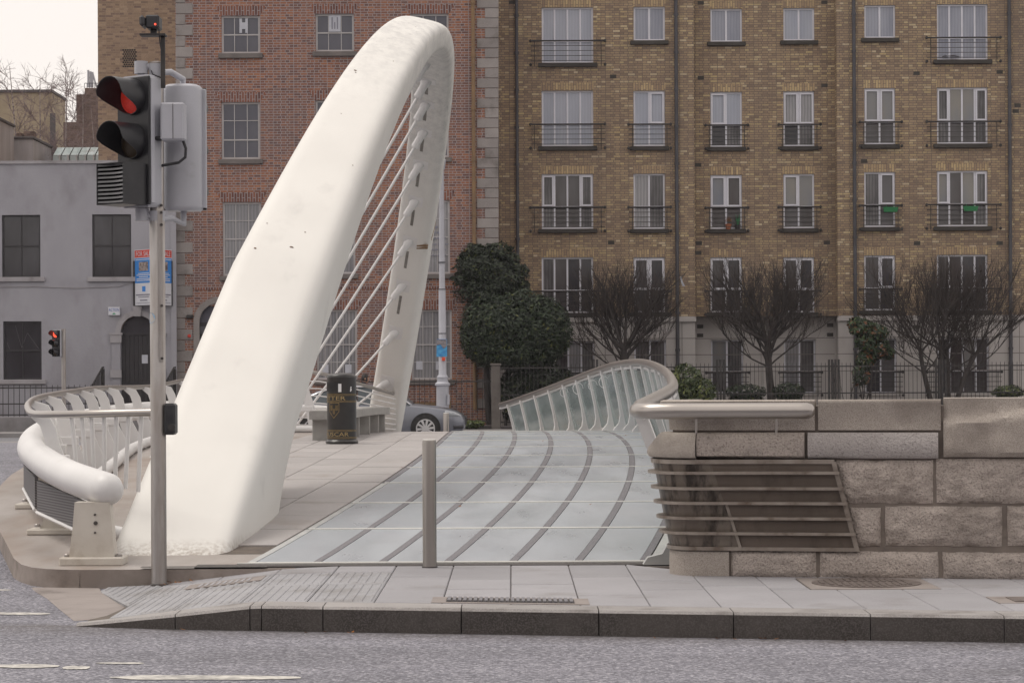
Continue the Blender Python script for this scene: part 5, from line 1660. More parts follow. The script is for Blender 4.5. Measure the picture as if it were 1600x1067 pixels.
# ochre downpipe
dx = U(740, 200, GY).x
mb = MB(); mb.tube([(dx, GY - .09, U(740, 640, GY).z), (dx, GY - .09, 15.4)], .062, 10); pp = mb.build('downpipe', 'pipe_ochre', gh, smooth=50)
for py in (5, 88, 170, 250, 335, 420, 500):
    z = U(740, py, GY).z; MB().tube([(dx, GY - .09, z - .05), (dx, GY - .09, z + .05)], .082, 10).build('pipe_collar', 'pipe_ochre', pp, smooth=50)
# basement hoarding of raw timber under the railing
p, q = U(640, 655, 71.6), U(705, 628, 71.6)
MB().box(p.x, q.x, 71.6, 71.63, p.z - .3, q.z).build('hoarding', 'pipe_ochre', gh)

# ---------------------------------------------------------------- brown brick apartment block
AYF, AYR = 75.0, 75.62
ap = thing('apartment_block', 'long brown brick apartment block with white french windows and juliet balconies', 'apartment block', (U(1190, 600, 75).x, 75, 0))
XL, XM0, XM1, XR = U(779, 300, AYF).x + .02, U(1085, 300, AYF).x, U(1308.5, 300, AYF).x, U(1760, 300, AYF).x
colsA = {'A': (846.5, 927, 4, AYF), 'B': (990, 1039, 2, AYF), 'C': (1110, 1159.5, 2, AYR), 'D': (1224, 1272.5, 2, AYR), 'E': (1350.5, 1399, 2, AYF), 'F': (1464, 1543.5, 4, AYF), 'G': (1652, 1701, 2, AYF)}
rowsA = {'A': [(12, 99), (142, 229), (272, 358), (402, 489)], 'B': [(11, 64), (142, 229), (271.5, 358), (402, 488)], 'C': [(14, 66), (144, 230), (273.5, 358), (402, 488)],
         'D': [(13, 64), (143, 229), (272, 357), (402, 488)], 'E': [(8.5, 60), (138, 226), (269, 355), (399, 485)], 'F': [(7, 94), (137, 225), (267, 354), (398, 485)], 'G': [(7, 58), (137, 224), (267, 353), (397, 484)]}
groundA = {'A': (533, 614), 'B': (531, 614), 'C': (531, 614), 'D': (530, 614), 'E': (529, 614), 'F': (528, 614), 'G': (527, 613)}
paneA = {('A', 0): 'pane_curtain', ('A', 1): 'pane_curtain', ('B', 0): 'pane_blind', ('B', 1): 'pane_curtain', ('C', 0): 'pane_blind', ('C', 1): ['pane_curtain'], ('D', 0): 'pane_curtain', ('D', 1): 'pane_net',
         ('E', 0): 'pane_blind', ('E', 1): 'pane_sky', ('F', 0): 'pane_blind', ('F', 1): ['pane_drape', 'pane_sky', 'pane_sky', 'pane_drape'], ('A', 2): ['pane_drape', 'pane_room', 'pane_room', 'pane_drape'],
         ('B', 2): ['pane_net', 'pane_drape'], ('C', 2): ['pane_sky', 'pane_room'], ('D', 2): ['pane_sky', 'pane_sky'], ('E', 2): ['pane_drape', 'pane_room'], ('F', 2): ['pane_sky', 'pane_room', 'pane_sky', 'pane_drape']}
BRK = None
hA, zst = [], U(1200, 494, 75).z
for c, (xa, xb, np_, Y) in colsA.items():
    for r, (ya, yb) in enumerate(rowsA[c]): hA.append((c, r, np_, Y, hole_px(xa, xb, ya, yb, Y)))
    g = hole_px(xa + 1, xb + 2, *groundA[c], Y)
    hA.append((c, 4, np_, Y, g))
for nm, mt, z0, z1, prd in (('wall', 'brick_yellow', zst, 16.5, 0), ('stone_base', 'ashlar', 0, zst, .03)):
    mb = MB()
    H = [h for *_, h in hA]
    dd = .15 + prd
    facade(mb, XL, XM0, z0, z1, AYF - prd, [h for c, r, n, Y, h in hA if c in 'AB'], dd)
    facade(mb, XM0, XM1, z0, z1, AYR - prd, [h for c, r, n, Y, h in hA if c in 'CD'], dd)
    facade(mb, XM1, XR, z0, z1, AYF - prd, [h for c, r, n, Y, h in hA if c in 'EFG'], dd)
    mb.add([(XM0, AYF - prd, z0), (XM0, AYR - prd, z0), (XM0, AYR - prd, z1), (XM0, AYF - prd, z1)], [(0, 1, 2, 3)])
    mb.add([(XM1, AYF - prd, z0), (XM1, AYR - prd, z0), (XM1, AYR - prd, z1), (XM1, AYF - prd, z1)], [(3, 2, 1, 0)])
    mb.add([(XR, AYF - prd, z0), (XR, AYF + 10, z0), (XR, AYF + 10, z1), (XR, AYF - prd, z1)], [(0, 1, 2, 3)])
    mb.add([(XL, AYF - prd, z0), (XL, AYF + 10, z0), (XL, AYF + 10, z1), (XL, AYF - prd, z1)], [(3, 2, 1, 0)])
    if prd: mb.add([(XL, AYF - prd, z1), (XR, AYF - prd, z1), (XR, AYF + .7, z1), (XL, AYF + .7, z1)], [(0, 1, 2, 3)])
    mb.build(nm, mt, ap)
MB().box(XL, XR, AYF + .2, AYF + 10, 16.5, 16.8).build('roof', 'roof_slate', ap)
for a, c, Y in ((XL, XM0 + .03, AYF), (XM0 + .032, XM1 - .032, AYR), (XM1 - .03, XR, AYF)):
    MB().box(a, c, Y - .10, Y + .1, zst - .16, zst - .02).build('stone_band', 'ashlar', ap)
    mb = MB()
    for py in (528, 553.5, 580): 
        z = U(1200, py, 75).z; mb.box(a, c, Y - .0335, Y - .02, z - .012, z + .012)
    x = a + .9; k = 0
    while x < c - .3:
        if not any(h[0] - .05 < x < h[1] + .05 for *_, h in hA): mb.box(x - .010, x + .010, Y - .0325, Y - .02, 0, zst - .17)
        x += 1.22
    mb.build('ashlar_joint', 'ashlar_joint', ap)['kind'] = 'stuff'
for c, r, n, Y, h in hA:
    full = r > 0 or n == 4
    pm = paneA.get((c, r), 'pane_dark' if r < 4 else 'pane_dark')
    if r == 4: pm = {'A': ['pane_net', 'pane_drape'], 'B': 'pane_drape', 'C': ['pane_sky', 'pane_drape'], 'D': ['pane_net', 'pane_drape'], 'E': ['pane_dark', 'pane_room'], 'F': ['pane_dark', 'pane_room', 'pane_sky', 'pane_room']}.get(c, 'pane_dark')
    if r == 3: pm = ['pane_drape', 'pane_room', 'pane_dark', 'pane_dark'] if c in 'AF' else ['pane_room', 'pane_dark']
    pm = [pm] if isinstance(pm, str) else pm
    low = [{'pane_sky': 'pane_room', 'pane_curtain': 'pane_curtain', 'pane_drape': 'pane_drape'}.get(x, x) for x in pm]
    if (c, r) in (('C', 1), ('D', 1)): low = ['pane_dark', 'pane_drape']
    xf = tuple(i / n for i in range(1, n))
    yw = Y - (.03 if r == 4 else 0)
    if full: w = window(ap, h, yw, xf, (.40,), 'upvc', [low, pm], .055, .055, .07 + (.03 if r == 4 else 0))
    else: w = window(ap, h, yw, xf, (), 'upvc', [pm], .055, .06, .07)
    # casements standing proud on some windows
    if r in (1, 2, 3) and ((n == 2 and c in 'BCDE') or (c in 'AF' and r == 2) or (c == 'F' and r == 1)):
        zt0 = lerp(h[2], h[3], .40)
        for i in ([0, 3] if n == 4 else ([0, 1] if (c, r) != ('B', 2) else [0])):
            if random.random() < .35 and n == 2: continue
            a, e = lerp(h[0], h[1], i / n) + .03, lerp(h[0], h[1], (i + 1) / n) - .03
            mb = MB(); f = .05
            y0, y1 = yw + .045, yw + .07
            mb.box(a, a + f, y0, y1, zt0 + .03, h[3] - .05); mb.box(e - f, e, y0, y1, zt0 + .03, h[3] - .05)
            mb.box(a + f, e - f, y0, y1, zt0 + .03, zt0 + .03 + f); mb.box(a + f, e - f, y0, y1, h[3] - .05 - f, h[3] - .05)
            mb.build('casement', 'upvc', w)
    if r < 4:
        MB().cbox(h[0] - (.12 if full else .11), h[1] + (.12 if full else .11), Y - .12, Y + .06, h[2] - .13, h[2] - .002, .012).build('sill', 'sill_dark', w)
        MB().box(h[0] - .02, h[1] + .02, Y - .005, Y - .001, h[3] + .001, h[3] + .25).build('brick_lintel', 'brick_yellow_arch', ap)
    else:
        MB().cbox(h[0] - .05, h[1] + .05, Y - .09, Y + .05, h[2] - .08, h[2] - .002, .01).build('sill', 'ashlar', w)
    if full:
        ov = .36 if n == 4 else .17
        zt = lerp(h[2], h[3], .385)
        x0, x1 = h[0] - ov, h[1] + ov
        yb = Y - .20
        bl = MB()
        bl.tube([(x0, yb, zt), (x1, yb, zt)], .026, 8)
        bl.build('balcony_rail', 'black_iron', ap, smooth=60)
        bo = ap.children[-1]
        mb = MB()
        nb = 5
        for k in range(1, nb):
            z = lerp(zt, h[2] - .05, k / (nb - .35)); mb.tube([(x0, yb, z), (x1, yb, z)], .011, 5)
        for x in (x0 + .12, x1 - .12): mb.tube([(x, yb, zt), (x, yb, h[2] - .12)], .012, 5)
        mb.build('balcony_bars', 'black_iron', bo)
        if BRK is None: BRK = MB().lathe([(.01, -.05), (.045, -.025), (.045, .025), (.01, .05)], (0, 0, 0), 8).tube([(0, .03, 0), (0, .20, 0)], .016, 6).mesh('balcony_bracket', 'black_iron')
        for x in (x0, x1):
            for z in (zt, h[2] - .07): inst(BRK, 'balcony_bracket', bo, (x, yb, z))
# downpipes
for px, Y, mt in ((808, AYF, 'pipe_grey'), (1057, AYF, 'pipe_grey'), (1334.5, AYF, 'pipe_grey'), (1577, AYF, 'pipe_grey')):
    x = U(px, 250, Y).x
    pp = MB().tube([(x, Y - .10, .1), (x, Y - .10, 16.4)], .058 if px > 900 else .05, 8).build('downpipe', mt, ap, smooth=60)
    for k in range(11):
        z = 1.2 + k * 1.18; MB().tube([(x, Y - .10, z - .04), (x, Y - .10, z + .04)], .076, 8).build('pipe_collar', mt, pp, smooth=60)
# air bricks
for px, py, Y in ((1095, 5, AYR), (1095, 122, AYR), (1091, 258, AYR), (1092, 380, AYR), (1091, 395, AYR), (1288, 4, AYR), (1288, 134, AYR), (1292, 379, AYR), (1432, 115, AYF), (1562, 113, AYF), (1350, 252, AYF), (955, 379, AYF), (958, 120, AYF), (1433, 380, AYF), (1562, 380, AYF),
                  (1094, 510, AYR - .03), (1094, 524, AYR - .03), (1297, 508, AYR - .03), (1297, 523, AYR - .03), (1432, 511, AYF - .03), (800, 4, AYF), (1590, 165, AYF), (1587, 174, AYF)):
    p = U(px, py, Y)
    MB().box(p.x - .10, p.x + .10, Y - .006, Y + .01, p.z - .06, p.z + .06).build('air_brick', 'sill_dark', ap)
# things on the balconies
for lab, px, py in (('green plastic planter hung on a balcony rail of the narrower window', 1391, 328), ('green plastic planter hung on a balcony rail of the four-pane window', 1516, 326.5)):
    p = U(px, py, AYF - .25); z = p.z
    pl = thing('planter', lab, 'planter', (p.x, AYF - .28, z), 'green balcony planters')
    mb = MB(); v = [(-.20, -.08, -.075), (.20, -.08, -.075), (.20, .04, -.075), (-.20, .04, -.075), (-.235, -.11, .08), (.235, -.11, .08), (.235, .05, .08), (-.235, .05, .08)]
    mb.add([(p.x + a, AYF - .28 + b_, z + c_) for a, b_, c_ in v], [(3, 2, 1, 0), (0, 1, 5, 4), (1, 2, 6, 5), (2, 3, 7, 6), (3, 0, 4, 7)]); mb.build('box', 'planter_green', pl)
    MB().box(p.x - .21, p.x + .21, AYF - .37, AYF - .25, z + .05, z + .06).build('soil', 'earth', pl)
    for s in (-.12, .12): MB().tube([(p.x + s, AYF - .24, z + .06), (p.x + s, AYF - .24, z + .14), (p.x + s, AYF - .19, z + .16)], .01, 5).build('hook', 'planter_green', pl)
p = U(1138, 359, AYR - .05)
pt_ = thing('flower_pot', 'terracotta flower pot with a red-brown plant on a balcony sill', 'flower pot', (p.x, AYR - .06, p.z))
MB().lathe([(.07, 0), (.10, .15), (.11, .15), (.11, .18)], (p.x, AYR - .06, p.z), 14).build('pot', 'terracotta', pt_, smooth=40)
mb = MB()
for k in range(60):
    d = Vector((random.gauss(0, 1), random.gauss(0, 1), random.gauss(0, 1))).normalized() * random.uniform(.02, .10); q = Vector((p.x, AYR - .06, p.z + .29)) + d
    mb.add([q, q + Vector((.04, 0, .02)), q + Vector((.01, .01, .05))], [(0, 1, 2)])
mb.build('foliage', 'terracotta_plant', pt_)
p = U(1152.5, 359, AYR - .05)
pt_ = thing('flower_pot', 'dark grey pot with a spiky plant beside the terracotta pot', 'flower pot', (p.x, AYR - .06, p.z))
MB().lathe([(.07, 0), (.10, .15), (.11, .15)], (p.x, AYR - .06, p.z), 12).build('pot', 'black_iron', pt_, smooth=40)
mb = MB()
for k in range(16):
    a = random.uniform(0, 6.28); q = Vector((p.x, AYR - .06, p.z + .14)); e = q + Vector((math.cos(a) * .10, math.sin(a) * .05, random.uniform(.2, .42)))
    mb.add([q - Vector((.012, 0, 0)), q + Vector((.012, 0, 0)), e], [(0, 1, 2)])
mb.build('leaf_blades', 'planter_green', pt_)['kind'] = 'stuff'
# crumpled pale cloth on the top right sill
a = U(1484, 92, AYF - .1)
vs = []
for j in range(7):
    for i in range(11):
        x, y = -.26 + .055 * i, -.10 + .035 * j
        vs.append((a.x + x, AYF - .10 + y, a.z + .05 + .07 * max(0, 1 - (x / .28) ** 2) * (.6 + nz((x * 9, y * 14, 1))) + .03 * nz((x * 20, y * 20, 5))))
mb = MB().add(vs, [(j * 11 + i, j * 11 + i + 1, (j + 1) * 11 + i + 1, (j + 1) * 11 + i) for j in range(6) for i in range(10)])
tag(mb.build('cloth', 'paper', None, 50, at=(a.x, AYF - .1, a.z)), 'crumpled pale cloth on the top balcony sill at the far right', 'cloth')

# ---------------------------------------------------------------- grey rendered house
HY = 71.6
gr = thing('grey_house', 'low grey rendered house with dark sash windows and arched dark door', 'house', (U(100, 600, HY).x, HY, 0))
HX0, HX1 = U(-260, 400, HY).x, U(276, 400, HY).x - .01
HT = U(100, 256, HY).z
hw = [hole_px(a, b_, c, d, HY) for a, b_, c, d in ((3, 63, 336, 433), (144, 205, 335, 433), (5, 65, 502, 593), (-160, -100, 336, 433), (-160, -100, 502, 593))]
dH = hole_px(189, 243, 493, 652, HY)
mb = MB()
rr = (dH[1] - dH[0]) / 2; dcx = (dH[0] + dH[1]) / 2; dzc = dH[3] - rr
facade(mb, HX0, HX1, 0, HT, HY, hw + [(dH[0], dH[1], 0.0, dH[3])], .16)
for k in range(12):                              # fill the spandrels above the round-headed door
    for s in (-1, 1):
        a0, a1 = math.pi / 2 * k / 12, math.pi / 2 * (k + 1) / 12
        p0 = (dcx + s * rr * math.cos(a0), HY, dzc + rr * math.sin(a0)); p1 = (dcx + s * rr * math.cos(a1), HY, dzc + rr * math.sin(a1))
        mb.add([p0, p1, (p1[0], HY, dH[3]), (p0[0], HY, dH[3])], [(0, 1, 2, 3) if s < 0 else (3, 2, 1, 0)])
mb.add([(HX0, HY, HT), (HX1, HY, HT), (HX1, HY + 8, HT), (HX0, HY + 8, HT)], [(0, 1, 2, 3)])
mb.build('wall', 'render_grey', gr)
MB().box(HX0, HX1, HY - .06, HY + .25, HT, HT + .09).build('coping', 'render_trim', gr)
MB().box(HX1 - .17, HX1, HY - .035, HY - .001, 0, HT - .001).build('corner_strip', 'render_grey', gr)
for i, h in enumerate(hw):
    w = window(gr, h, HY, (.5,), (.5,), 'sash_dark', ['pane_dark'] if i != 1 else ['pane_dark'], .05, .028, .06, {('z', 0)})
    MB().cbox(h[0] - .14, h[1] + .14, HY - .10, HY + .05, h[2] - .14, h[2] - .002, .012).build('sill', 'render_trim', w)
# shard reflections drawn by cracked glass in the lower window
w = U(15, 555, HY)
mb = MB()
for (xa, ya), (xb, yb) in (((23, 508), (33, 543)), ((33, 543), (42, 520)), ((42, 520), (60, 545)), ((10, 535), (14, 545))):
    p, q = U(xa, ya, HY), U(xb, yb, HY)
    mb.tube([(p.x, HY + .088, p.z), (q.x, HY + .088, q.z)], .007, 4)
mb.build('glass_crack', 'crack_grey', gr)
# door, its fanlight, arch moulding, imposts and pilasters
drm = MB().box(dH[0], dH[1], HY + .12, HY + .17, 0, dzc - .02).build('door', 'door_dark', gr)
for k in range(8):
    x = lerp(dH[0], dH[1], (k + .5) / 8)
    MB().cbox(x - (dH[1] - dH[0]) / 16 + .008, x + (dH[1] - dH[0]) / 16 - .008, HY + .108, HY + .125, .1, dzc - .08, .004).build('plank', 'door_dark', drm)
mb = MB()
mb.add([(dcx, HY + .13, dzc)] + [(dcx + rr * math.cos(math.pi * k / 20), HY + .13, dzc + rr * math.sin(math.pi * k / 20)) for k in range(21)], [(0, k + 2, k + 1) for k in range(20)])
mb.build('fanlight', 'pane_dark', gr)
MB().box(dH[0], dH[1], HY + .08, HY + .16, dzc - .06, dzc + .0).build('transom', 'door_dark', gr)
p = U(226, 561, HY); MB().box(p.x - .10, p.x + .08, HY + .098, HY + .104, p.z - .13, p.z + .13).build('notice', 'paper', drm)
mb = MB()
for k in range(20):
    a0, a1 = math.pi * k / 20, math.pi * (k + 1) / 20
    q = lambda a, r_: (dcx + r_ * math.cos(a), HY - .07, dzc + r_ * math.sin(a))
    mb.prism([q(a0, rr), q(a0, rr + .16), q(a1, rr + .16), q(a1, rr)], (0, .1, 0))
mb.build('door_arch', 'render_trim', gr)
MB().prism([(dcx - .09, HY - .12, dzc + rr - .03), (dcx + .09, HY - .12, dzc + rr - .03), (dcx + .14, HY - .12, dzc + rr + .28), (dcx - .14, HY - .12, dzc + rr + .28)], (0, .13, 0)).build('keystone', 'render_trim', gr)
for s in (-1, 1):
    x = dcx + s * (rr + .14)
    MB().box(x - .13, x + .13, HY - .06, HY - .001, 0, dzc - .3).build('pilaster', 'render_grey', gr)
    MB().box(x - .20, x + .20, HY - .12, HY - .001, dzc - .06, dzc + .0).build('impost', 'render_trim', gr)
    MB().box(x - .17, x + .17, HY - .10, HY - .001, dzc - .30, dzc - .062).build('impost_block', 'render_trim', gr)
    zc = U(180, 584, HY).z
    MB().box(x - .17, x + .17, HY - .10, HY - .0625, zc - .12, zc + .12).build('pilaster_block', 'render_trim', gr)
MB().tube([(HX0, HY - .02, U(0, 449, HY).z), (U(60, 449, HY).x, HY - .02, U(60, 448, HY).z), (U(120, 449, HY).x, HY - .02, U(120, 450, HY).z), (U(185, 449, HY).x, HY - .02, U(185, 448, HY).z), (U(212, 449, HY).x, HY - .02, U(212, 440, HY).z)], .012, 5).build('cable', 'render_trim', gr)
# small alarm box sign
p, q = U(170, 493, HY), U(188, 480, HY)
al = MB().cbox(p.x, q.x, HY - .10, HY, p.z, q.z, .01).build('alarm_box', 'sale_white', gr)
mb = MB(); text_on(mb, 'ACTION', (p.x + q.x) / 2, lerp(p.z, q.z, .48), HY - .104, .10, (q.x - p.x) * .88); mb.build('lettering', 'print_blue', al)
mb = MB(); mb.prism([((p.x + q.x) / 2 - .06, HY - .103, p.z + .03), ((p.x + q.x) / 2 + .06, HY - .103, p.z + .03), ((p.x + q.x) / 2, HY - .103, p.z + .09)], (0, .002, 0)); mb.build('emblem', 'print_green', al)
# for-sale boards: two faces of a V fixed to the wall
fs_ = thing('sale_sign', 'blue, white and red FOR SALE board on the grey house above the door', 'sale sign', (U(239, 435, HY - .4).x, HY - .3, U(239, 476, HY).z))
for side, pa, pbx2 in ((-1, 210.5, 239), (1, 241, 268.5)):
    Ya, Yb = (HY - .05, HY - .75) if side < 0 else (HY - .75, HY - .05)
    A, Bp = U(pa, 432, Ya), U(pbx2, 434, Yb)
    zt, zb = U(pa, 390, HY - .4).z, U(pa, 477, HY - .4).z
    xd = Vector((Bp.x - A.x, Bp.y - A.y, 0)); wd = xd.length; xd.normalize()
    nn = Vector((xd.y, -xd.x, 0))
    def quad(f0, f1, t0, t1, o):
        return [A.xy.to_3d() + xd * (wd * f) + nn * o + Vector((0, 0, lerp(zt, zb, t))) for f, t in ((f0, t1), (f1, t1), (f1, t0), (f0, t0))]
    pn = MB().prism(quad(0, 1, 0, 1, .006), nn * -.02).build('board', 'sale_white', fs_)
    for nm, mt, b4 in (('header', 'sale_red', (.02, .98, .01, .14)), ('body', 'sale_blue', (.02, .98, .155, .60)), ('photo', 'photo_print', (.25, .75, .22, .385)), ('logo', 'sale_blue', (.42, .60, .66, .755))):
        MB().prism(quad(*b4, .009 if nm != 'photo' else .0115), nn * -.004).build(nm, mt, pn)
    def words(t, txt, h, mt, f0=.1, f1=.9):
        mb = MB()
        vs, fs = text_geo(txt, h / .72)
        x0, x1 = min(v.x for v in vs), max(v.x for v in vs)
        k = wd * (f1 - f0) / (x1 - x0)
        mb.add([A.xy.to_3d() + xd * (wd * f0 + (v.x - x0) * k) + nn * .013 + Vector((0, 0, lerp(zt, zb, t) + v.y)) for v in vs], fs)
        mb.build('lettering', mt, pn)
    words(.118, 'FOR SALE', .15, 'sale_white')
    mb = MB()
    for t, f0, f1 in ((.175, .06, .94), (.42, .2, .8), (.45, .12, .88), (.485, .25, .75), (.52, .12, .88), (.55, .12, .88)):
        mb.prism(quad(f0, f1, t, t + .014, .012), nn * -.002)
    mb.build('print_line', 'sale_white', pn)
    mb = MB()
    for t, f0, f1, hh in ((.80, .08, .92, .022), (.845, .2, .8, .012), (.90, .3, .7, .02), (.955, .1, .9, .008)): mb.prism(quad(f0, f1, t, t + hh, .012), nn * -.002)
    mb.build('print_line', 'print_grey', pn)
for px in (210, 268.5):
    x = U(px, 430, HY).x
    MB().box(x - .03, x + .03, HY - .08, HY, U(px, 478, HY).z, U(px, 408, HY).z).build('bracket', 'black_iron', fs_)

# ---------------------------------------------------------------- buildings farther back on the left
TY = 80.5
tb_ = thing('brick_tower', 'blank tan brick gable block with pierced brick vent behind the grey house', 'building', (U(213, 600, TY).x, TY, 0))
tx0, tx1 = U(153, 100, TY).x, U(420, 100, TY).x
mb = MB(); mb.box(tx0, tx1, TY, TY + 12, 0, 19); mb.build('wall', 'brick_tan', tb_)
v0, v1 = U(191, 106, TY), U(214, 77, TY)
mb = MB()
for j in range(9):
    for i in range(6):
        x = lerp(v0.x, v1.x, (i + .5 + (.5 if j % 2 else 0)) / 6.5); z = lerp(v0.z, v1.z, (j + .5) / 9)
        mb.box(x - .03, x + .03, TY - .004, TY + .02, z - .026, z + .026)
mb.build('pierced_vent', 'tyre', tb_)
CY = 112.0
cb_ = thing('cream_building', 'cream rendered flat-roofed building behind the bare birch trees', 'building', (U(30, 600, CY).x, CY, 0))
x0, x1 = U(-160, 200, CY).x, U(81, 200, CY).x
zt = U(40, 145, CY).z
mb = MB(); mb.box(x0, x1, CY, CY + 3.4, 0, zt); mb.build('wall', 'cream_render', cb_)
mb = MB(); mb.box(x0, x1 + .05, CY - .1, CY + 3.5, zt, zt + .13); mb.build('parapet', 'coping_dark', cb_)
MB().box(U(83, 180, CY).x - .12, U(83, 180, CY).x + .12, CY - .15, CY - .01, 0, zt - 1.0).build('flue', 'coping_dark', cb_)
DY = 104.0
db = thing('brick_annex', 'stepped dark brick annex with a roof railing beside the tan brick block', 'building', (U(130, 600, DY).x, DY, 0))
mb = MB(); mb.box(U(99, 190, DY).x, U(200, 190, DY).x, DY, DY + 8, 0, U(130, 191, DY).z); mb.build('wall', 'brick_dark', db)
mb = MB(); mb.box(U(116.5, 150, DY).x, U(200, 190, DY).x, DY + .4, DY + 8, 0, U(130, 146, DY).z); mb.build('upper_wall', 'brick_dark', db)
mb = MB(); mb.box(U(131, 150, DY).x, U(200, 190, DY).x, DY + .2, DY + 8, 0, U(140, 137, DY).z); mb.build('stair_wall', 'brick_dark', db)
mb = MB()
for k in range(7):
    x = U(130 + k * 4, 130, DY).x; z = U(130, 137, DY).z
    mb.tube([(x, DY + .3, z), (x, DY + .3, z + .22)], .012, 4)
mb.tube([(U(130, 130, DY).x, DY + .3, z + .22), (U(156, 130, DY).x, DY + .3, z + .22)], .014, 4)
mb.build('roof_railing', 'pipe_grey', db)
ms_ = thing('roof_mast', 'pale metal antenna frame on the roof of the dark brick annex', 'antenna', (U(141, 137, DY).x, DY + 1, U(141, 137, DY).z))
for px, h in ((138, 27), (141.5, 25), (144.5, 24)):
    a, c = U(px, 137, DY + 1), U(px, 137 - h, DY + 1)
    MB().tube([a, c], .05, 6).build('pole', 'signal_grey', ms_)
MB().tube([U(144.5, 113, DY + 1), U(151, 137, DY + 1)], .04, 5).build('brace', 'signal_grey', ms_)
mb = MB()
for py in (115, 122, 129): mb.tube([U(137.5, py, DY + 1), U(145, py, DY + 1)], .03, 5)
mb.build('rung', 'signal_grey', ms_)
for lab, pa, pb_, pt2, Yk, dep, chim in (('weathered pale rendered block with a dark coping at the left edge of the photo', -70, -1, 184, 88.0, 2.6, ()),
                                  ('low pale rendered block with brick chimney stubs below the cream building', 6, 52, 214, 91.0, 3.6, ((20, 29, 207.5), (32, 48, 205)))):
    a, c = U(pa, 250, Yk), U(pb_, 250, Yk)
    zt = U(pb_, pt2 + 4, Yk).z
    g = thing('rendered_block', lab, 'building', ((a.x + c.x) / 2, Yk, 0), 'rendered blocks behind the grey house')
    MB().box(a.x, c.x, Yk, Yk + dep, 0, zt).build('wall', 'render_old', g)
    MB().cbox(a.x - .04, c.x + .06, Yk - .07, Yk + dep + .05, zt, zt + .11, .02).build('coping', 'coping_dark', g)
    for ca, cc, t in chim:
        MB().cbox(U(ca, 210, Yk).x, U(cc, 210, Yk).x, Yk + .6, Yk + 1.1, zt + .11, U(ca, t, Yk + .6).z, .02).build('chimney', 'brick_dark', g)
GHY = 92.0
gg = thing('glasshouse', 'glazed lean-to roof behind the birch trunks', 'greenhouse', (U(120, 260, GHY).x, GHY, 0))
a, c = U(80, 262, GHY), U(200, 262, GHY)
t0 = U(100, 226, GHY).z
MB().box(a.x, c.x, GHY + 1.2, GHY + 2, 0, t0).build('back_wall', 'render_old', gg)
for k in range(9):
    xa, xb = lerp(a.x, c.x, k / 9) + .02, lerp(a.x, c.x, (k + 1) / 9) - .02
    for z0, z1, y0, y1 in ((a.z - 1, lerp(a.z, t0, .55), GHY - .02, GHY + .3), (lerp(a.z, t0, .57), t0, GHY + .32, GHY + 1.2)):
        MB().prism([(xa, y0, z0), (xb, y0, z0), (xb, y1, z1), (xa, y1, z1)], (0, .03, 0)).build('glazing', 'greenhouse', gg)
    MB().box(xb, xb + .04, GHY - .04, GHY + .0, a.z - 1, lerp(a.z, t0, .55)).build('glazing_bar', 'sash_paint', gg)

# ================================================================== RAILINGS ON THE FAR SIDE
def railing(label, px0, px1, Y, ztop, zbot, step, r=.011, plinth=None, mid=(.10, .92), posts=()):
    x0, x1 = U(px0, 600, Y).x, U(px1, 600, Y).x
    f = thing('iron_railing', label, 'railing', ((x0 + x1) / 2, Y, zbot))
    n = int((x1 - x0) / step)
    h = ztop - zbot
    pm = MB().add([], []).tube([(0, 0, 0), (0, 0, h * .965)], r, 4).tube([(0, 0, h * .965), (0, 0, h)], [r * 1.3, .001], 4).mesh('pale', 'black_iron')
    for k in range(n + 1): inst(pm, 'pale', f, (x0 + k * step, Y, zbot), (0, 0, R(45)))
    for t in mid: MB().box(x0, x1, Y - .013, Y + .013, zbot + h * t - .018, zbot + h * t + .018).build('rail', 'black_iron', f)
    if plinth: MB().cbox(x0 - .1, x1 + .1, Y - .18, Y + .18, 0, zbot, .02).build('plinth', plinth, f)
    return f
railing('black iron railing on a pale stone plinth before the grey house', -90, 232, 69.6, U(30, 601, 69.6).z, U(30, 651, 69.6).z, .162, .012, 'plinth_stone', (.06, .40, .90))
railing('dark iron railing below the windows of the red brick house', 565, 768, 69.6, U(740, 590, 69.6).z, .14, .155, .011, 'coping_dark', (.08, .92))
railing('long black iron railing before the apartment block', 782, 1690, 70.0, U(1200, 566, 70).z, .10, .1235, .010, 'coping_dark', (.06, .50, .93))
# heavier grouped standards of the long railing
for i, (px, n) in enumerate(((1126, 3), (1303, 4), (1470, 4), (928, 3))):
    s = thing('railing_standard', ('cluster of three iron posts in the railing left of the middle bare tree', 'cluster of four iron posts in the railing between the middle and right bare trees', 'cluster of four iron posts in the railing behind the right bare tree', 'cluster of three iron posts in the railing behind the glass bridge railing')[i], 'railing post', (U(px, 600, 69.9).x, 69.9, 0), 'thick railing standards')
    for k in range(n):
        x = U(px, 600, 69.9).x + (k - (n - 1) / 2) * .095
        MB().box(x - .03, x + .03, 69.87, 69.93, 0, U(px, 561.5, 69.9).z).build('post', 'black_iron', s)
p, q = U(768, 672, 69.2), U(781.5, 571, 69.2)
gp_ = thing('gate_pier', 'weathered grey stone gate pier beside the dark hedge', 'gate pier', ((p.x + q.x) / 2, 69.3, 0))
MB().cbox(p.x, q.x, 69.15, 69.45, 0, q.z, .02).build('shaft', 'pier_stone', gp_)
MB().cbox(p.x - .03, q.x + .03, 69.12, 69.48, q.z, q.z + .06, .012).build('cap', 'pier_stone', gp_)
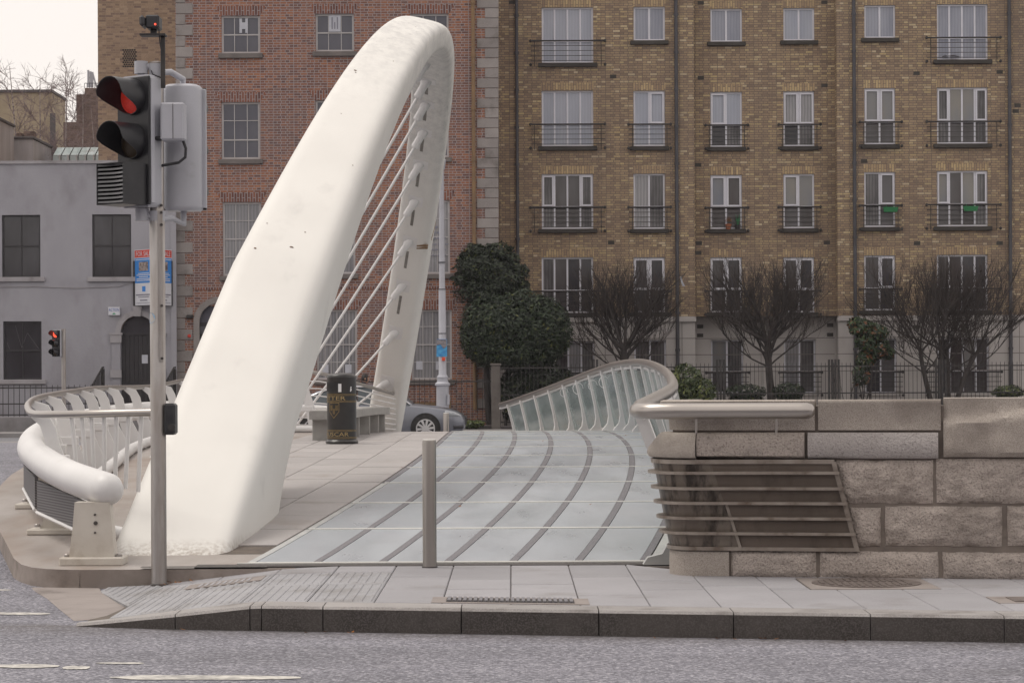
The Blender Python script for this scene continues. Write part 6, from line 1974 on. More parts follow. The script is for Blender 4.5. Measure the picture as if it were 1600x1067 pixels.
# stepped stair railing at the grey house door
for lab, px in (('raking black iron stair rail left of the dark door', 150), ('raking black iron stair rail right of the signal pole', 262)):
    o = thing('stair_railing', lab, 'railing', (U(px, 620, 70.4).x, 70.4, 0), 'stair railings at the dark door')
    a = U(px - 6, 603, 70.4); 
    for k in range(9):
        pp = U(px - 6 + k * 2.0, 600 - k * 3.2, 70.4 + k * .08)
        MB().tube([(pp.x, pp.y, 0), (pp.x, pp.y, pp.z)], .017, 5).build('baluster', 'black_iron', o)
    MB().tube([U(px - 6, 602, 70.4), U(px + 10, 574, 71.05), U(px + 12, 574, 71.1)], .03, 6).build('handrail', 'black_iron', o)
    MB().box(U(px + 8.5, 600, 71).x, U(px + 13, 600, 71).x, 71.0, 71.1, 0, U(px, 576, 71).z).build('newel', 'black_iron', o)

# ================================================================== STREET LAMP, FAR SIGNAL
LY = 66.9
lx = U(691, 500, LY).x
lp = thing('street_lamp', 'tall grey lamp post with a blue poster strapped to it behind the grey car', 'street lamp', (lx, LY, .03))
zc1, zc2, zl = U(691, 589, LY).z, U(691, 602, LY).z, U(691, 452, LY).z
MB().lathe([(.19, 0), (.175, zc2 - .12), (.175, zc2 - .02), (.215, zc2), (.215, zc2 + .05), (.16, zc2 + .10), (.15, zc1 - .04), (.165, zc1), (.11, zc1 + .08), (.10, zl), (.085, zl + .05), (.062, 7.4)], (lx, LY, .0), 18).build('post', 'lamp_grey', lp, smooth=40)
MB().lathe([(.062, 7.4), (.10, 7.45), (.13, 7.7), (.05, 7.78)], (lx, LY, 0), 14).build('lantern', 'lamp_grey', lp, smooth=40)
for py in (535, 545, 452, 521, 410):
    z = U(691, py, LY).z; MB().lathe([(.112, -.012), (.112, .012)], (lx, LY, z), 14).build('strap', 'pipe_grey', lp)
MB().cbox(lx + .14, lx + .20, LY - .22, LY - .12, zc2 - .55, zc2 - .25, .01).build('hatch', 'lamp_grey', lp)
p, q = U(682, 557.5, LY - .14), U(698.5, 530, LY - .14)
po = MB().prism([(p.x, LY - .16, p.z), (q.x, LY - .14, p.z + .01), (q.x, LY - .14, q.z), (p.x + .01, LY - .16, q.z)], (0, .012, 0)).build('poster', 'banner_blue', lp)
zm = lerp(p.z, q.z, .5)
mb = MB()
mb.prism([(p.x + .01, LY - .166, q.z - .01), (q.x - .01, LY - .146, q.z - .01), (q.x - .01, LY - .146, zm + .05), (p.x + .2, LY - .156, zm - .02), (p.x + .12, LY - .16, zm + .1), (p.x + .01, LY - .166, zm + .08)], (0, .004, 0))
mb.build('poster_print', 'banner_grey', po)
p = U(693, 561, LY); MB().cbox(p.x - .04, p.x + .05, LY - .17, LY - .10, p.z - .05, p.z + .05, .01).build('red_tag', 'red_tape', lp)

SY = 58.2
s2 = thing('traffic_signal', 'small distant traffic signal before the grey house, red light lit', 'traffic light', (U(99, 600, SY).x, SY, 0))
sx_ = U(99.5, 560, SY).x
MB().lathe([(.055, 0), (.055, U(99, 514, SY).z)], (sx_, SY, 0), 14).build('pole', 'galvanised', s2, smooth=40)
signal_head(s2, (U(89, 536, SY).x, SY - .05, U(89, 536.5, SY).z), R(-30), .68, .22, 0, False, 'lens_red_far')
MB().tube([(sx_, SY, U(99, 518, SY).z), (U(90, 518, SY).x, SY, U(99, 518, SY).z)], .02, 6).build('bracket', 'signal_grey', s2)
MB().tube([(sx_, SY, U(99, 557, SY).z), (U(90, 557, SY).x, SY, U(99, 557, SY).z)], .02, 6).build('bracket', 'signal_grey', s2)

# ================================================================== GREY CAR
KY = 61.4
nose_x = U(727.5, 650, KY).x
CL = 4.75
car = thing('parked_car', 'metallic grey saloon car on the far quay partly hidden by the arch foot', 'car', (nose_x - CL / 2, KY, -.09))
def cx_(s): return nose_x - CL + s
# stations: s, sill z, belt z, half width ; roof line separately
ST_ = [(0.0, .42, .78, .62), (.12, .30, .92, .76), (.45, .24, 1.00, .86), (.9, .22, 1.01, .90), (1.6, .20, .98, .91), (2.3, .20, .955, .91), (2.95, .20, .94, .91), (3.35, .20, .925, .905), (3.75, .22, .885, .89), (4.15, .22, .83, .86), (4.45, .22, .765, .80), (4.62, .24, .69, .70), (4.72, .30, .60, .56), (4.75, .38, .52, .48)]
NSEG = 44
sp_ = spline([(a, b_, c) for a, b_, c, d in ST_], 5); sw_ = spline([(a, d, 0) for a, b_, c, d in ST_], 5)
HW = KY
vs, fs = [], []
ringn = 0
for (s, zs_, zb), (_, hw_, _) in zip(sp_, sw_):
    ring = []
    for yy, zz in ((.80, zs_), (.96, zs_ + .05), (1.0, zs_ + (zb - zs_) * .40), (.985, zs_ + (zb - zs_) * .72), (.95, zb - .035), (.90, zb), (.5, zb + .035), (0, zb + .045)):
        ring.append((hw_ * yy, zz))
    full_r = [(-y, z) for y, z in ring] + [(y, z) for y, z in reversed(ring[:-1])]
    ringn = len(full_r)
    vs += [(cx_(s), KY + y, -.09 + z) for y, z in full_r]
nr = len(sp_)
for i in range(nr - 1):
    for j in range(ringn - 1): fs.append((i * ringn + j, (i + 1) * ringn + j, (i + 1) * ringn + j + 1, i * ringn + j + 1))
    fs.append((i * ringn + ringn - 1, (i + 1) * ringn + ringn - 1, (i + 1) * ringn, i * ringn))
fs += [tuple(range(ringn)), tuple(reversed(range((nr - 1) * ringn, nr * ringn)))]
MB().add(vs, fs).build('body', 'car_paint', car, smooth=40)
# greenhouse: roof skin plus glass panels
RF = spline([(.35, .99, .80), (.75, 1.20, .70), (1.3, 1.39, .62), (2.0, 1.45, .60), (2.6, 1.40, .62), (3.0, 1.22, .69), (3.40, .95, .80)], 6)
rv_, rf_ = [], []
for p in RF:
    s, z, hw_ = p
    for y, dz in ((-hw_ - .01, -.05), (-hw_ + .06, 0), (-hw_ * .5, .03), (0, .04), (hw_ * .5, .03), (hw_ - .06, 0), (hw_ + .01, -.05)): rv_.append((cx_(s), KY + y, -.09 + z + dz - .0))
a0, a1 = 12, 25
for i in range(len(RF) - 1):
    for j in range(6):
        if a0 <= i < a1 or j in (0, 5): rf_.append((i * 7 + j, i * 7 + j + 1, (i + 1) * 7 + j + 1, (i + 1) * 7 + j))
MB().add(rv_, rf_).build('roof', 'car_paint', car, smooth=50)
for nm, rng in (('windscreen', range(a1, len(RF) - 1)), ('rear_window', range(0, a0))):
    MB().add(rv_, [(i * 7 + j, i * 7 + j + 1, (i + 1) * 7 + j + 1, (i + 1) * 7 + j) for i in rng for j in range(1, 5)]).build(nm, 'car_glass', car, smooth=60)
def side_glass(s0, s1, sgn):
    P = [p for p in RF if s0 <= p.x <= s1]
    up_ = [Vector((cx_(p.x), KY + sgn * (p.z + .012), -.09 + p.y - .055)) for p in P]
    lo_ = [Vector((cx_(p.x), KY + sgn * (interp(p.x, [(a, d) for a, b_, c, d in ST_]) * .93), -.09 + interp(p.x, [(a, c) for a, b_, c, d in ST_]) - .01)) for p in P]
    n = len(P)
    f = [(i, i + 1, n + i + 1, n + i) for i in range(n - 1)]
    return MB().add(lo_ + up_, f)
for sgn in (-1, 1):
    side_glass(.5, 1.95, sgn).build('side_window', 'car_glass', car, smooth=50)
    side_glass(1.98, 3.36, sgn).build('side_window', 'car_glass', car, smooth=50)
    P = [p for p in RF if .45 <= p.x <= 3.40]
    MB().tube([(cx_(p.x), KY + sgn * (p.z + .02), -.09 + p.y - .045) for p in P], .020, 6).build('window_trim', 'chrome', car, smooth=60)
    for s in (1.96,): MB().tube([(cx_(s), KY + sgn * .86, -.09 + .96), (cx_(s - .05), KY + sgn * .66, -.09 + 1.36)], .03, 6).build('pillar', 'black_plastic', car)
    mb = MB(); mb.cbox(cx_(3.02), cx_(3.20), KY + sgn * .97 - .08, KY + sgn * .97 + .08, -.09 + .93, -.09 + 1.06, .03); mb.tube([(cx_(3.12), KY + sgn * .86, -.09 + .94), (cx_(3.1), KY + sgn * .97, -.09 + .97)], .025, 6); mb.build('mirror', 'black_plastic', car)
    for s in (1.05, 2.0, 3.12):
        mb = MB(); mb.tube([(cx_(s), KY + sgn * .913, -.09 + .30), (cx_(s + .02), KY + sgn * .912, -.09 + .62), (cx_(s), KY + sgn * .885, -.09 + .90)], .006, 4); mb.build('door_gap', 'black_plastic', car)
    mb = MB(); mb.tube([(cx_(4.22), KY + sgn * .80, -.09 + .72), (cx_(4.45), KY + sgn * .745, -.09 + .685), (cx_(4.63), KY + sgn * .62, -.09 + .635)], [.07, .075, .04], 10); mb.build('headlight', 'headlight_glass', car, smooth=50)
    mb = MB(); mb.tube([(cx_(4.45), KY + sgn * .785, -.09 + .36), (cx_(4.68), KY + sgn * .62, -.09 + .36)], [.05, .05], 8); mb.build('fog_grille', 'black_plastic', car)
    mb = MB(); mb.tube([(cx_(4.46), KY + sgn * .80, -.09 + .345), (cx_(4.66), KY + sgn * .655, -.09 + .345)], .016, 6); mb.build('bumper_trim', 'chrome', car)
    mb = MB(); mb.cbox(cx_(.02), cx_(.30), KY + sgn * .72 - .09, KY + sgn * .72 + .09, -.09 + .72, -.09 + .86, .03); mb.build('tail_light', 'red_tape', car)
    for s in (.85, 3.74):
        wy = KY + sgn * .83
        mb = MB()
        mb.tube([(cx_(s), KY + sgn * .70, -.09 + .345), (cx_(s), KY + sgn * .916, -.09 + .345)], .385, 28); mb.build('wheel_arch', 'tyre', car, smooth=40)
        wh = MB().tube([(cx_(s), wy - sgn * .11, -.09 + .33), (cx_(s), wy - sgn * .09, -.09 + .33), (cx_(s), wy + sgn * .095, -.09 + .33), (cx_(s), wy + sgn * .105, -.09 + .33)], [.30, .33, .33, .31], 32).build('wheel', 'tyre', car, smooth=50)
        mb = MB()
        yo = wy + sgn * .110
        for k in range(32):
            a0_, a1_ = 2 * math.pi * k / 32, 2 * math.pi * (k + 1) / 32
            q = lambda a, r_: (cx_(s) + r_ * math.cos(a), yo, -.09 + .33 + r_ * math.sin(a))
            mb.add([q(a0_, .215), q(a1_, .215), q(a1_, .245), q(a0_, .245)], [(0, 1, 2, 3)])
        for k in range(10):
            a = 2 * math.pi * k / 10 + .1
            q = lambda r_, o: (cx_(s) + r_ * math.cos(a) - o * math.sin(a), yo + sgn * .004, -.09 + .33 + r_ * math.sin(a) + o * math.cos(a))
            mb.add([q(.05, -.022), q(.05, .022), q(.22, .032), q(.22, -.032)], [(0, 1, 2, 3)])
        mb.add([(cx_(s) + .06 * math.cos(k * .52), yo + sgn * .006, -.09 + .33 + .06 * math.sin(k * .52)) for k in range(12)], [tuple(range(12))])
        mb.build('rim', 'alloy', wh)
MB().cbox(cx_(4.69), cx_(4.765), KY - .40, KY + .40, -.09 + .40, -.09 + .62, .02).build('grille', 'black_plastic', car)

# ================================================================== PERSON ON THE FAR PAVEMENT
def skin_body(name, joints, bones, radii, mt, parent, base, levels=2, root=0):
    me = bpy.data.meshes.new(name)
    me.from_pydata([Vector(j) for j in joints], bones, [])
    o = bpy.data.objects.new(name, me); COL.objects.link(o)
    o.parent = parent
    me.materials.append(M[mt])
    sk = o.modifiers.new('skin', 'SKIN'); sk.use_smooth_shade = True
    for i, v in enumerate(me.skin_vertices[0].data):
        r = radii[i]; v.radius = r if isinstance(r, tuple) else (r, r); v.use_root = i == root
    ss = o.modifiers.new('sub', 'SUBSURF'); ss.levels = ss.render_levels = levels
    return o
PYp = 67.6
pX = U(567.5, 590, PYp).x
ppl = thing('person', 'dark-haired person walking behind the grey car, only the head showing', 'person', (pX, PYp, .03))
hh = U(567, 586.5, PYp).z - .03                  # standing height
k = hh / 1.70
J = [(0, 0, .95), (0, 0, 1.15), (.02, 0, 1.38), (.03, 0, 1.46), (.05, 0, 1.52),
     (.0, -.10, .90), (.14, -.10, .50), (.05, -.10, .10), (.20, -.10, .05), (.0, .10, .90), (-.02, .10, .48), (-.22, .10, .14), (-.10, .10, .05),
     (.02, -.20, 1.38), (-.06, -.24, 1.12), (.08, -.25, .90), (.02, .20, 1.38), (.06, .24, 1.12), (.24, .24, .93)]
J = [(x * k, y * k, z * k) for x, y, z in J]
Bn = [(0, 1), (1, 2), (2, 3), (3, 4), (0, 5), (5, 6), (6, 7), (7, 8), (0, 9), (9, 10), (10, 11), (11, 12), (2, 13), (13, 14), (14, 15), (2, 16), (16, 17), (17, 18)]
Rd = [(.14, .12), (.13, .12), (.14, .11), .06, .055, .10, .075, .05, .05, .10, .075, .05, .05, .07, .055, .04, .07, .055, .04]
skin_body('body', J, Bn, Rd, 'coat_dark', ppl, None)
hc = Vector((.07, 0, 1.60)) * k
vs, fs = [], []
nu, nv = 16, 12
for i in range(nv + 1):
    th = math.pi * i / nv
    for j in range(nu):
        ph = 2 * math.pi * j / nu
        x, y, z = math.sin(th) * math.cos(ph), math.sin(th) * math.sin(ph), math.cos(th)
        r = .105 * (1 + (.10 if (x > .93 and -.25 < z < .1) else 0))
        vs.append(hc + Vector((x * r * .95, y * r * .78, z * .125 - (.015 if z < 0 and x > .2 else 0))) * 1)
for i in range(nv):
    for j in range(nu): fs.append((i * nu + j, (i + 1) * nu + j, (i + 1) * nu + (j + 1) % nu, i * nu + (j + 1) % nu))
o = MB().add([v + Vector(ppl.location) for v in vs], fs).build('head', 'skin', ppl, smooth=180)
vs2 = []
for v in vs:
    d = v - hc
    vs2.append(hc + Vector((d.x * 1.10 - .012, d.y * 1.14, d.z * 1.08 + .006)) + Vector(ppl.location))
keep = [f for f in fs if sum((vs[i] - hc).x for i in f) / 4 < .055 + max(0, (sum((vs[i] - hc).z for i in f) / 4 - .03) * 2) and sum((vs[i] - hc).z for i in f) / 4 > -.075]
MB().add(vs2, keep).build('hair', 'hair_black', ppl, smooth=180)
for s in (-1, 1):
    MB().lathe([(.004, -.03), (.022, -.01), (.024, .015), (.008, .03)], tuple(hc + Vector((-.005, s * .083, -.01)) + Vector(ppl.location)), 8).build('ear', 'skin', ppl, smooth=60)

# ================================================================== BARE TREES
def limb(mb, p, d, L, r0, r1, n=4, wob=.12, up=0.0, sides=5, rnd=random):
    pts, rs = [p.copy()], [r0]
    for i in range(n):
        d = (d + Vector((rnd.gauss(0, wob), rnd.gauss(0, wob), rnd.gauss(0, wob) + up))).normalized()
        p = p + d * (L / n)
        pts.append(p.copy()); rs.append(lerp(r0, r1, (i + 1) / n))
    mb.tube(pts, rs, sides, caps=False)
    return pts, d
def pleached(label, cx, Y, base_z, fork_z, half, top_z, seed, stems=1, low=None):
    rnd = random.Random(seed)
    t = thing('bare_tree', label, 'tree', (cx, Y, base_z), 'bare clipped trees before the apartment block')
    tr, br, tw = MB(), MB(), MB()
    starts = []
    if stems == 1:
        pts, d = limb(tr, Vector((cx, Y, base_z)), Vector((rnd.uniform(-.04, .04), 0, 1)), fork_z - base_z, .135, .10, 7, .03, .05, 9, rnd)
        starts = [(pts[-1], .095)] + [(pts[-2], .07), (pts[-3], .05)]
    else:
        for s in range(stems):
            a = lerp(-.55, .55, s / (stems - 1)) if stems > 1 else 0
            pts, d = limb(tr, Vector((cx + a * .35, Y + rnd.uniform(-.1, .1), base_z)), Vector((a * .55, rnd.uniform(-.1, .1), 1)), fork_z - base_z, .095, .06, 7, .05, .04, 8, rnd)
            starts.append((pts[-1], .055)); starts.append((pts[-3], .04))
    H = top_z - fork_z
    def ok(p): return p.z < top_z + rnd.gauss(-.10, .16) and abs(p.x - cx) < half * (1.0 + .12 * rnd.random()) and abs(p.y - Y) < .9
    tips = []
    for s, (p, r) in enumerate(starts):
        nl = (10 if s == 0 else 5) if stems == 1 else 4
        for i in range(nl):
            ang = lerp(-1.25, 1.25, (i + rnd.uniform(.2, .8)) / nl)
            d = Vector((math.sin(ang), rnd.uniform(-.35, .35), math.cos(ang) * .9 + .12)).normalized()
            L = min(half * rnd.uniform(.75, 1.0) / max(.35, abs(d.x)), H * rnd.uniform(.7, .95) / max(.3, d.z)) * .75
            pts, d2 = limb(br, p, d, L, r * .62, r * .26, 6, .10, .035, 6, rnd)
            tips.append((pts, d2, r * .26, 1))
    lvl2 = []
    for pts, d, r, _ in tips:
        for i in range(2, len(pts)):
            for q in range(2):
                if rnd.random() < .16: continue
                ang = rnd.uniform(.25, .8) * rnd.choice((-1, 1))
                dd = Vector((d.x * math.cos(ang) + d.z * math.sin(ang), rnd.uniform(-.4, .4), abs(d.z) * math.cos(ang) + .25)).normalized()
                L = rnd.uniform(.45, .95) * H * .48
                L = min(L, max(.12, (top_z - .22 - pts[i].z) / max(.3, dd.z)))
                p2, d2 = limb(br, pts[i], dd, L, max(.010, r * .8), .007, 4, .12, .06, 4, rnd)
                if ok(p2[-1]): lvl2.append((p2, d2))
    lvl3 = []
    for pts, d in lvl2:
        for i in range(1, len(pts)):
            for q in range(2):
                if rnd.random() < .30 - .28 * min(1, max(0, (pts[i].z - fork_z) / H)): continue
                dd = Vector((d.x + rnd.gauss(0, .45), d.y + rnd.gauss(0, .4), d.z + rnd.gauss(.2, .3))).normalized()
                p2, d2 = limb(tw, pts[i], dd, min(rnd.uniform(.3, .62), max(.1, top_z - pts[i].z + rnd.gauss(0, .06))), .007, .0045, 3, .12, .08, 3, rnd)
                if ok(p2[-1]): lvl3.append((p2, d2))
    rnd.shuffle(lvl3)
    for pts, d in lvl3[:5200]:
        for i in (1, 2, 3):
            if rnd.random() < .8:
                dd = Vector((d.x * .5 + rnd.gauss(0, .4), rnd.gauss(0, .35), d.z + rnd.gauss(.45, .25))).normalized()
                L = min(rnd.uniform(.18, .44), max(.05, top_z - pts[i].z + rnd.gauss(0, .07)))
                if abs(pts[i].x - cx) > half * 1.02: continue
                limb(tw, pts[i], dd, L, .0048, .003, 2, .08, .06, 3, rnd)
    tr.build('trunk', 'bark_dark', t, smooth=60)
    br.build('branches', 'bark_dark', t, smooth=60)
    tw.build('twigs', 'twig_brown', t)['kind'] = 'stuff'
    return t
TYY = 72.3
def tz(py): return U(1200, py, TYY).z
pleached('bare clipped tree beside the dark green hedge, behind the glass railing', U(976, 560, TYY).x, TYY, 0, tz(545), 1.72, tz(402), 3)
pleached('bare single-trunk clipped tree above the middle of the stone wall', U(1208, 560, TYY).x, TYY, 0, tz(535), 2.28, tz(404), 11)
pleached('bare many-stemmed clipped tree at the far right with a wide crown', U(1474, 600, TYY).x, TYY, 0, tz(548), 2.55, tz(401), 21, 4)
# pale snagged plastic scrap in the first tree
p = U(1065, 441, TYY - .3)
mb = MB().add([p + Vector((-.05, 0, .15)), p + Vector((.0, .02, .17)), p + Vector((.03, -.02, .03)), p + Vector((.11, .01, -.13)), p + Vector((.03, .03, -.12)), p + Vector((-.02, -.01, .0))], [(0, 5, 2, 1), (5, 4, 3, 2)])
tag(mb.build('plastic_scrap', 'paper', None, at=tuple(p)), 'pale scrap of plastic snagged at the edge of the bare tree', 'plastic scrap')

def birch(label, px, py_top, Y, seed, lean=0, n=30, r=.11, multi=1):
    rnd = random.Random(seed)
    b_ = U(px, 300, Y); top = U(px + lean, py_top, Y)
    t = thing('birch_tree', label, 'tree', (b_.x, Y, 0), 'bare birches behind the grey house')
    tr, tw = MB(), MB()
    for m_ in range(multi):
        base = Vector((b_.x + (m_ - (multi - 1) / 2) * .5, Y + rnd.uniform(-.3, .3), 0))
        tip = Vector((top.x + (m_ - (multi - 1) / 2) * 1.3, Y, top.z - m_ * .5))
        pts = []
        for i in range(13):
            f = i / 12
            pts.append(base.lerp(tip, f) + Vector((.16 * math.sin(f * 6 + seed + m_) * f, .1 * math.sin(f * 5 + m_), 0)))
        rs = [lerp(r, .012, i / 12) for i in range(13)]
        tr.tube(pts, rs, 7, caps=False)
        for i in range(n):
            f = rnd.uniform(.40, .97)
            k_ = int(f * 12); p = pts[k_].lerp(pts[min(12, k_ + 1)], f * 12 - k_)
            a = rnd.uniform(0, 6.28)
            d = Vector((math.cos(a), .5 * math.sin(a), rnd.uniform(.5, 1.3))).normalized()
            L = rnd.uniform(1.0, 2.4) * (1.25 - f)  + .4
            q, d2 = limb(tw, p, d, L, .022 * (1.3 - f), .008, 5, .12, .03, 4, rnd)
            for j in range(1, 6):
                for w in range(3):
                    dd = (d2 + Vector((rnd.gauss(0, .6), rnd.gauss(0, .5), rnd.gauss(.1, .45)))).normalized()
                    q2, d3 = limb(tw, q[j], dd, rnd.uniform(.3, .8), .009, .005, 3, .15, -.02, 3, rnd)
                    for w2 in range(2): limb(tw, q2[2], (d3 + Vector((rnd.gauss(0, .5), rnd.gauss(0, .4), rnd.gauss(0, .4)))).normalized(), rnd.uniform(.2, .45), .0065, .004, 2, .1, -.03, 3, rnd)
    tr.build('trunk', 'bark_birch', t, smooth=60)
    tw.build('branches', 'twig_birch', t)['kind'] = 'stuff'
birch('tall bare birch in front of the cream building, near the left edge', 44, 104, 96, 4, 0, 26, .12, 2)
birch('bare birch with a straight white trunk between cream building and brick annex', 97, 112, 95, 9, 2, 26, .12)
birch('bare birch with a pale trunk in front of the dark brick annex', 121, 150, 94.5, 15, 4, 16, .10)
birch('slender bare birch leaning beside the signal heads', 150, 170, 94, 23, -3, 14, .08)

# ================================================================== EVERGREENS
def foliage(name, mt, parent, blobs, count, size, seed, rag=.16):
    # many leaf-sized faces spread through ellipsoid clumps
    rnd = random.Random(seed)
    vs, fs, tint = [], [], []
    tot = sum(b_[3] * b_[5] for b_ in blobs)
    for (x, y, z, rx, ry, rz) in blobs:
        for i in range(int(count * rx * rz / tot)):
            d = Vector((rnd.gauss(0, 1), rnd.gauss(0, 1), rnd.gauss(0, 1))).normalized()
            if d.y > .45: d.y = -d.y * .6; d.normalize()
            rr_ = 1.0 - abs(rnd.gauss(0, .16))
            wob = 1 + rag * nz((d.x * 2.3 + x, d.y * 2.3 + y, d.z * 2.3 + z)) + (.07 + rag * .35 - .05) * nz((d.x * 7 + x, d.y * 7, d.z * 7 + z))
            c = Vector((x + d.x * rx * rr_ * wob, y + d.y * ry * rr_ * wob, z + d.z * rz * rr_ * wob))
            nn = (d + Vector((rnd.gauss(0, .5), rnd.gauss(0, .5), rnd.gauss(.25, .5)))).normalized()
            a = nn.cross(Vector((rnd.gauss(0, 1), rnd.gauss(0, 1), rnd.gauss(-.6, 1)))).normalized()
            b2 = nn.cross(a)
            s = size * rnd.uniform(.6, 1.3)
            o = len(vs)
            vs += [c - a * s, c + b2 * s * .38 + nn * s * .12, c + a * s, c - b2 * s * .38 + nn * s * .12]
            fs.append((o, o + 1, o + 2, o + 3))
            tint.append(max(0, min(1, rnd.random() ** 1.3 * .98 + (.0 if rnd.random() < .985 else .3))))
    off = wloc(parent)
    me = bpy.data.meshes.new(name)
    me.from_pydata([v - off for v in vs], [], fs)
    me.materials.append(M[mt])
    at_ = me.attributes.new('tint', 'FLOAT', 'FACE')
    at_.data.foreach_set('value', tint)
    o = bpy.data.objects.new(name, me); COL.objects.link(o); o.parent = parent
    o['kind'] = 'stuff'
    return o
def B(px, py, Y, rpx, rpy, ry): 
    p = U(px, py, Y); return (p.x, p.y, p.z, rpx * Y / F, ry, rpy * Y / F)
hb = thing('evergreen_hedge', 'large clipped dark evergreen bush beside the stone gate pier', 'bush', (U(805, 620, 71).x, 71, 0))
foliage('foliage', 'leaf_hedge', hb, [B(806, 514, 71, 86, 63, 1.25), B(770, 512, 71, 52, 56, 1.1), B(846, 518, 71, 48, 58, 1.1), B(752, 528, 70.9, 34, 40, .9), B(800, 552, 70.8, 72, 28, 1.0)], 20000, .070, 5, .12)
foliage('inner_leaves', 'leaf_hedge', hb, [B(800, 512, 71.2, 66, 50, .8)], 3500, .16, 6)
foliage('lower_leaves', 'leaf_dark', hb, [B(845, 598, 71.2, 52, 34, .8), B(818, 615, 71.2, 40, 50, .7), B(880, 600, 71.3, 24, 20, .5)], 4200, .09, 7)
mb = MB()
for k in range(5): limb(mb, Vector((U(790 + k * 16, 640, 71.2).x, 71.2, 0)), Vector((random.uniform(-.2, .2), 0, 1)), 2.6, .06, .03, 5, .1, .05, 6)
mb.build('stems', 'bark_dark', hb, smooth=60)
eb = thing('evergreen_tree', 'dark holm oak tree rising behind the clipped bush against the quoins', 'tree', (U(768, 600, 71.4).x, 71.45, 0))
foliage('foliage', 'leaf_dark', eb, [B(758, 424, 71.5, 38, 40, .8), B(740, 415, 71.4, 27, 22, .7), B(783, 440, 71.4, 36, 30, .8), B(776, 394, 71.5, 26, 15, .6), B(742, 392, 71.5, 15, 12, .5), B(808, 425, 71.4, 20, 13, .5), B(724, 436, 71.4, 17, 12, .5), B(730, 405, 71.4, 15, 11, .45), B(800, 405, 71.5, 13, 10, .4), B(816, 448, 71.4, 12, 12, .4), B(764, 458, 71.4, 48, 22, .8)], 11000, .072, 8, .42)
mb = MB(); limb(mb, Vector((U(766, 640, 71.6).x, 71.6, 0)), Vector((0, 0, 1)), 4.6, .12, .05, 8, .04, .03, 7); mb.build('trunk', 'bark_dark', eb, smooth=60)
sb = thing('shrub', 'light green leafy shrub behind the bend of the glass railing', 'shrub', (U(1085, 600, 69.2).x, 69.2, 0))
foliage('foliage', 'leaf_shrub', sb, [B(1072, 597, 69.2, 28, 28, .5), B(1092, 612, 69.2, 26, 24, .5), B(1062, 615, 69.2, 22, 24, .45), B(1078, 640, 69.2, 34, 26, .5)], 3200, .085, 12)
mb = MB()
for k in range(4): limb(mb, Vector((U(1070 + k * 8, 640, 69.2).x, 69.2, 0)), Vector((random.uniform(-.3, .3), 0, 1)), 1.1, .03, .01, 4, .1, .05, 5)
mb.build('stems', 'bark_dark', sb)
for i, (px, py, rx, ry, lab, mt) in enumerate(((1165, 612, 34, 12, 'low dark green shrub at the foot of the railing right of the leafy shrub', 'leaf_hedge'), (1232, 612, 26, 14, 'small dark shrub at the foot of the single-trunk bare tree', 'leaf_hedge'), (1575, 612, 26, 10, 'scrubby little plant at the railing foot near the right edge', 'leaf_shrub'),
                                               (738, 662, 20, 6, 'tuft of weeds at the railing foot just ahead of the grey car', 'leaf_shrub'))):
    s_ = thing('low_shrub', lab, 'shrub', (U(px, 620, 70.4).x, 70.4 if px > 800 else 69.2, 0))
    Yq = 70.4 if px > 800 else 69.2
    foliage('foliage', mt, s_, [B(px, py, Yq, rx, ry, .35)] + ([B(px, py + 22, Yq, rx * .9, 22, .35)] if px > 800 else []), 1500 if px > 800 else 260, .07, 30 + i)
    mb = MB()
    for k in range(3): limb(mb, Vector((U(px - 8 + k * 8, 640, Yq).x, Yq, 0)), Vector((random.uniform(-.3, .3), 0, 1)), .8 if px > 800 else .15, .02, .008, 3, .1, .05, 5)
    mb.build('stems', 'bark_dark', s_)
wb = thing('wild_plant', 'tall straggly plant with green and rust-coloured leaves by the downpipe', 'plant', (U(1355, 640, 71.5).x, 71.5, 0))
foliage('foliage', 'leaf_wild', wb, [B(1346, 512, 71.5, 22, 14, .4), B(1368, 520, 71.5, 20, 14, .4), B(1354, 534, 71.5, 18, 14, .4), B(1372, 545, 71.5, 20, 16, .4), B(1352, 562, 71.5, 17, 15, .35), B(1345, 585, 71.5, 14, 18, .35), B(1388, 552, 71.5, 10, 10, .25), B(1337, 505, 71.5, 10, 9, .25)], 2300, .095, 44)
mb = MB()
for k in range(5): limb(mb, Vector((U(1345 + k * 5, 640, 71.5).x, 71.5, 0)), Vector((random.uniform(-.12, .12), 0, 1)), 2.3, .028, .01, 6, .08, .04, 5)
mb.build('stems', 'bark_dark', wb)
ws = thing('dead_stems', 'bunch of thin dead stems left of the straggly plant', 'plant', (U(1322, 640, 71.2).x, 71.2, 0))
mb = MB()
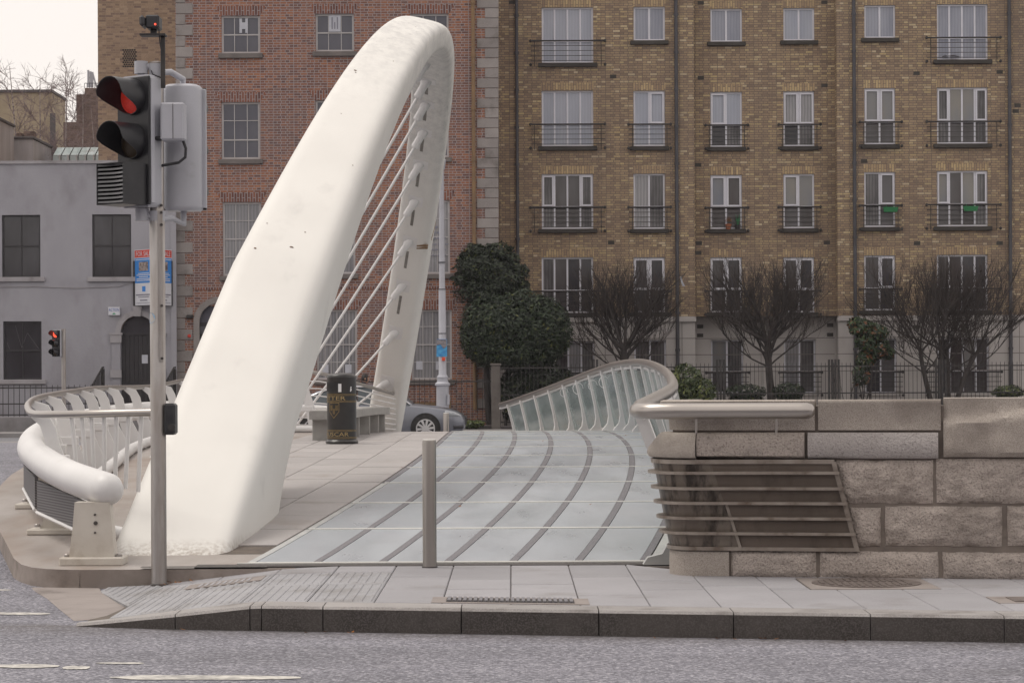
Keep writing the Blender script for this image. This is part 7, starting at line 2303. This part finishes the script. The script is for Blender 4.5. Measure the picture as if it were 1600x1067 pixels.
for k in range(7): limb(mb, Vector((U(1312 + k * 4, 640, 71.2).x, 71.2, 0)), Vector((random.uniform(-.12, .12), 0, 1)), random.uniform(1.0, 1.9), .018, .006, 4, .08, .03, 4)
mb.build('stems', 'bark_dark', ws)

# ================================================================== THIN WINTER HAZE
m = bpy.data.materials.new('haze'); m.use_nodes = True; MATS['haze'] = m
nt = m.node_tree; nt.nodes.clear()
pv = nt.nodes.new('ShaderNodeVolumePrincipled')
pv.inputs['Color'].default_value = (0.90, 0.88, 0.96, 1)
pv.inputs['Density'].default_value = 0.0003
mo = nt.nodes.new('ShaderNodeOutputMaterial'); nt.links.new(pv.outputs[0], mo.inputs['Volume'])
hz_ = MB().box(-3100, 3100, -3100, 3100, -8, 26).build('haze', 'haze'); hz_['kind'] = 'stuff'

# ================================================================== SMALL LITTER
rnd = random.Random(5)
mb = MB()
for k in range(60):
    if k < 26: p = G(rnd.uniform(0, 48), rnd.uniform(872, 912), ROADZ)
    elif k < 40: p = G(rnd.uniform(250, 300), rnd.uniform(902, 912), -.10); p.z = zp(p.x) + .008
    elif k < 52: p = G(rnd.uniform(250, 1560), rnd.uniform(996, 1004), ROADZ); p.y = kerbY(p.x) - rnd.uniform(.02, .12); p.z = ROADZ
    else: p = G(rnd.uniform(480, 1000), rnd.uniform(690, 860), .0); Yq = rnd.uniform(22, 38); p = Vector((sX(rnd.uniform(-3, 6), Yq), Yq, zd(Yq)))
    s = rnd.uniform(.012, .03)
    a = rnd.uniform(0, 6.28)
    u, v = Vector((math.cos(a), math.sin(a), .15)) * s, Vector((-math.sin(a), math.cos(a), .1)) * s * .6
    p = p + Vector((0, 0, .008))
    mb.add([p - u, p - v, p + u + Vector((0, 0, .006)), p + v], [(0, 1, 2, 3)])
tag(mb.build('leaf_litter', 'dry_leaf'), 'scattered dead leaves and grit along the kerbs and on the deck', None, None, 'stuff')
p = G(270, 904, -.11); p.z = zp(p.x) + .012
tag(MB().tube([p + Vector((-.05, 0, 0)), p + Vector((.05, .02, .002))], .012, 6).build('litter_scrap', 'sticker_white', None, at=tuple(p)), 'crumpled white scrap of litter right beside the signal pole base', 'litter')
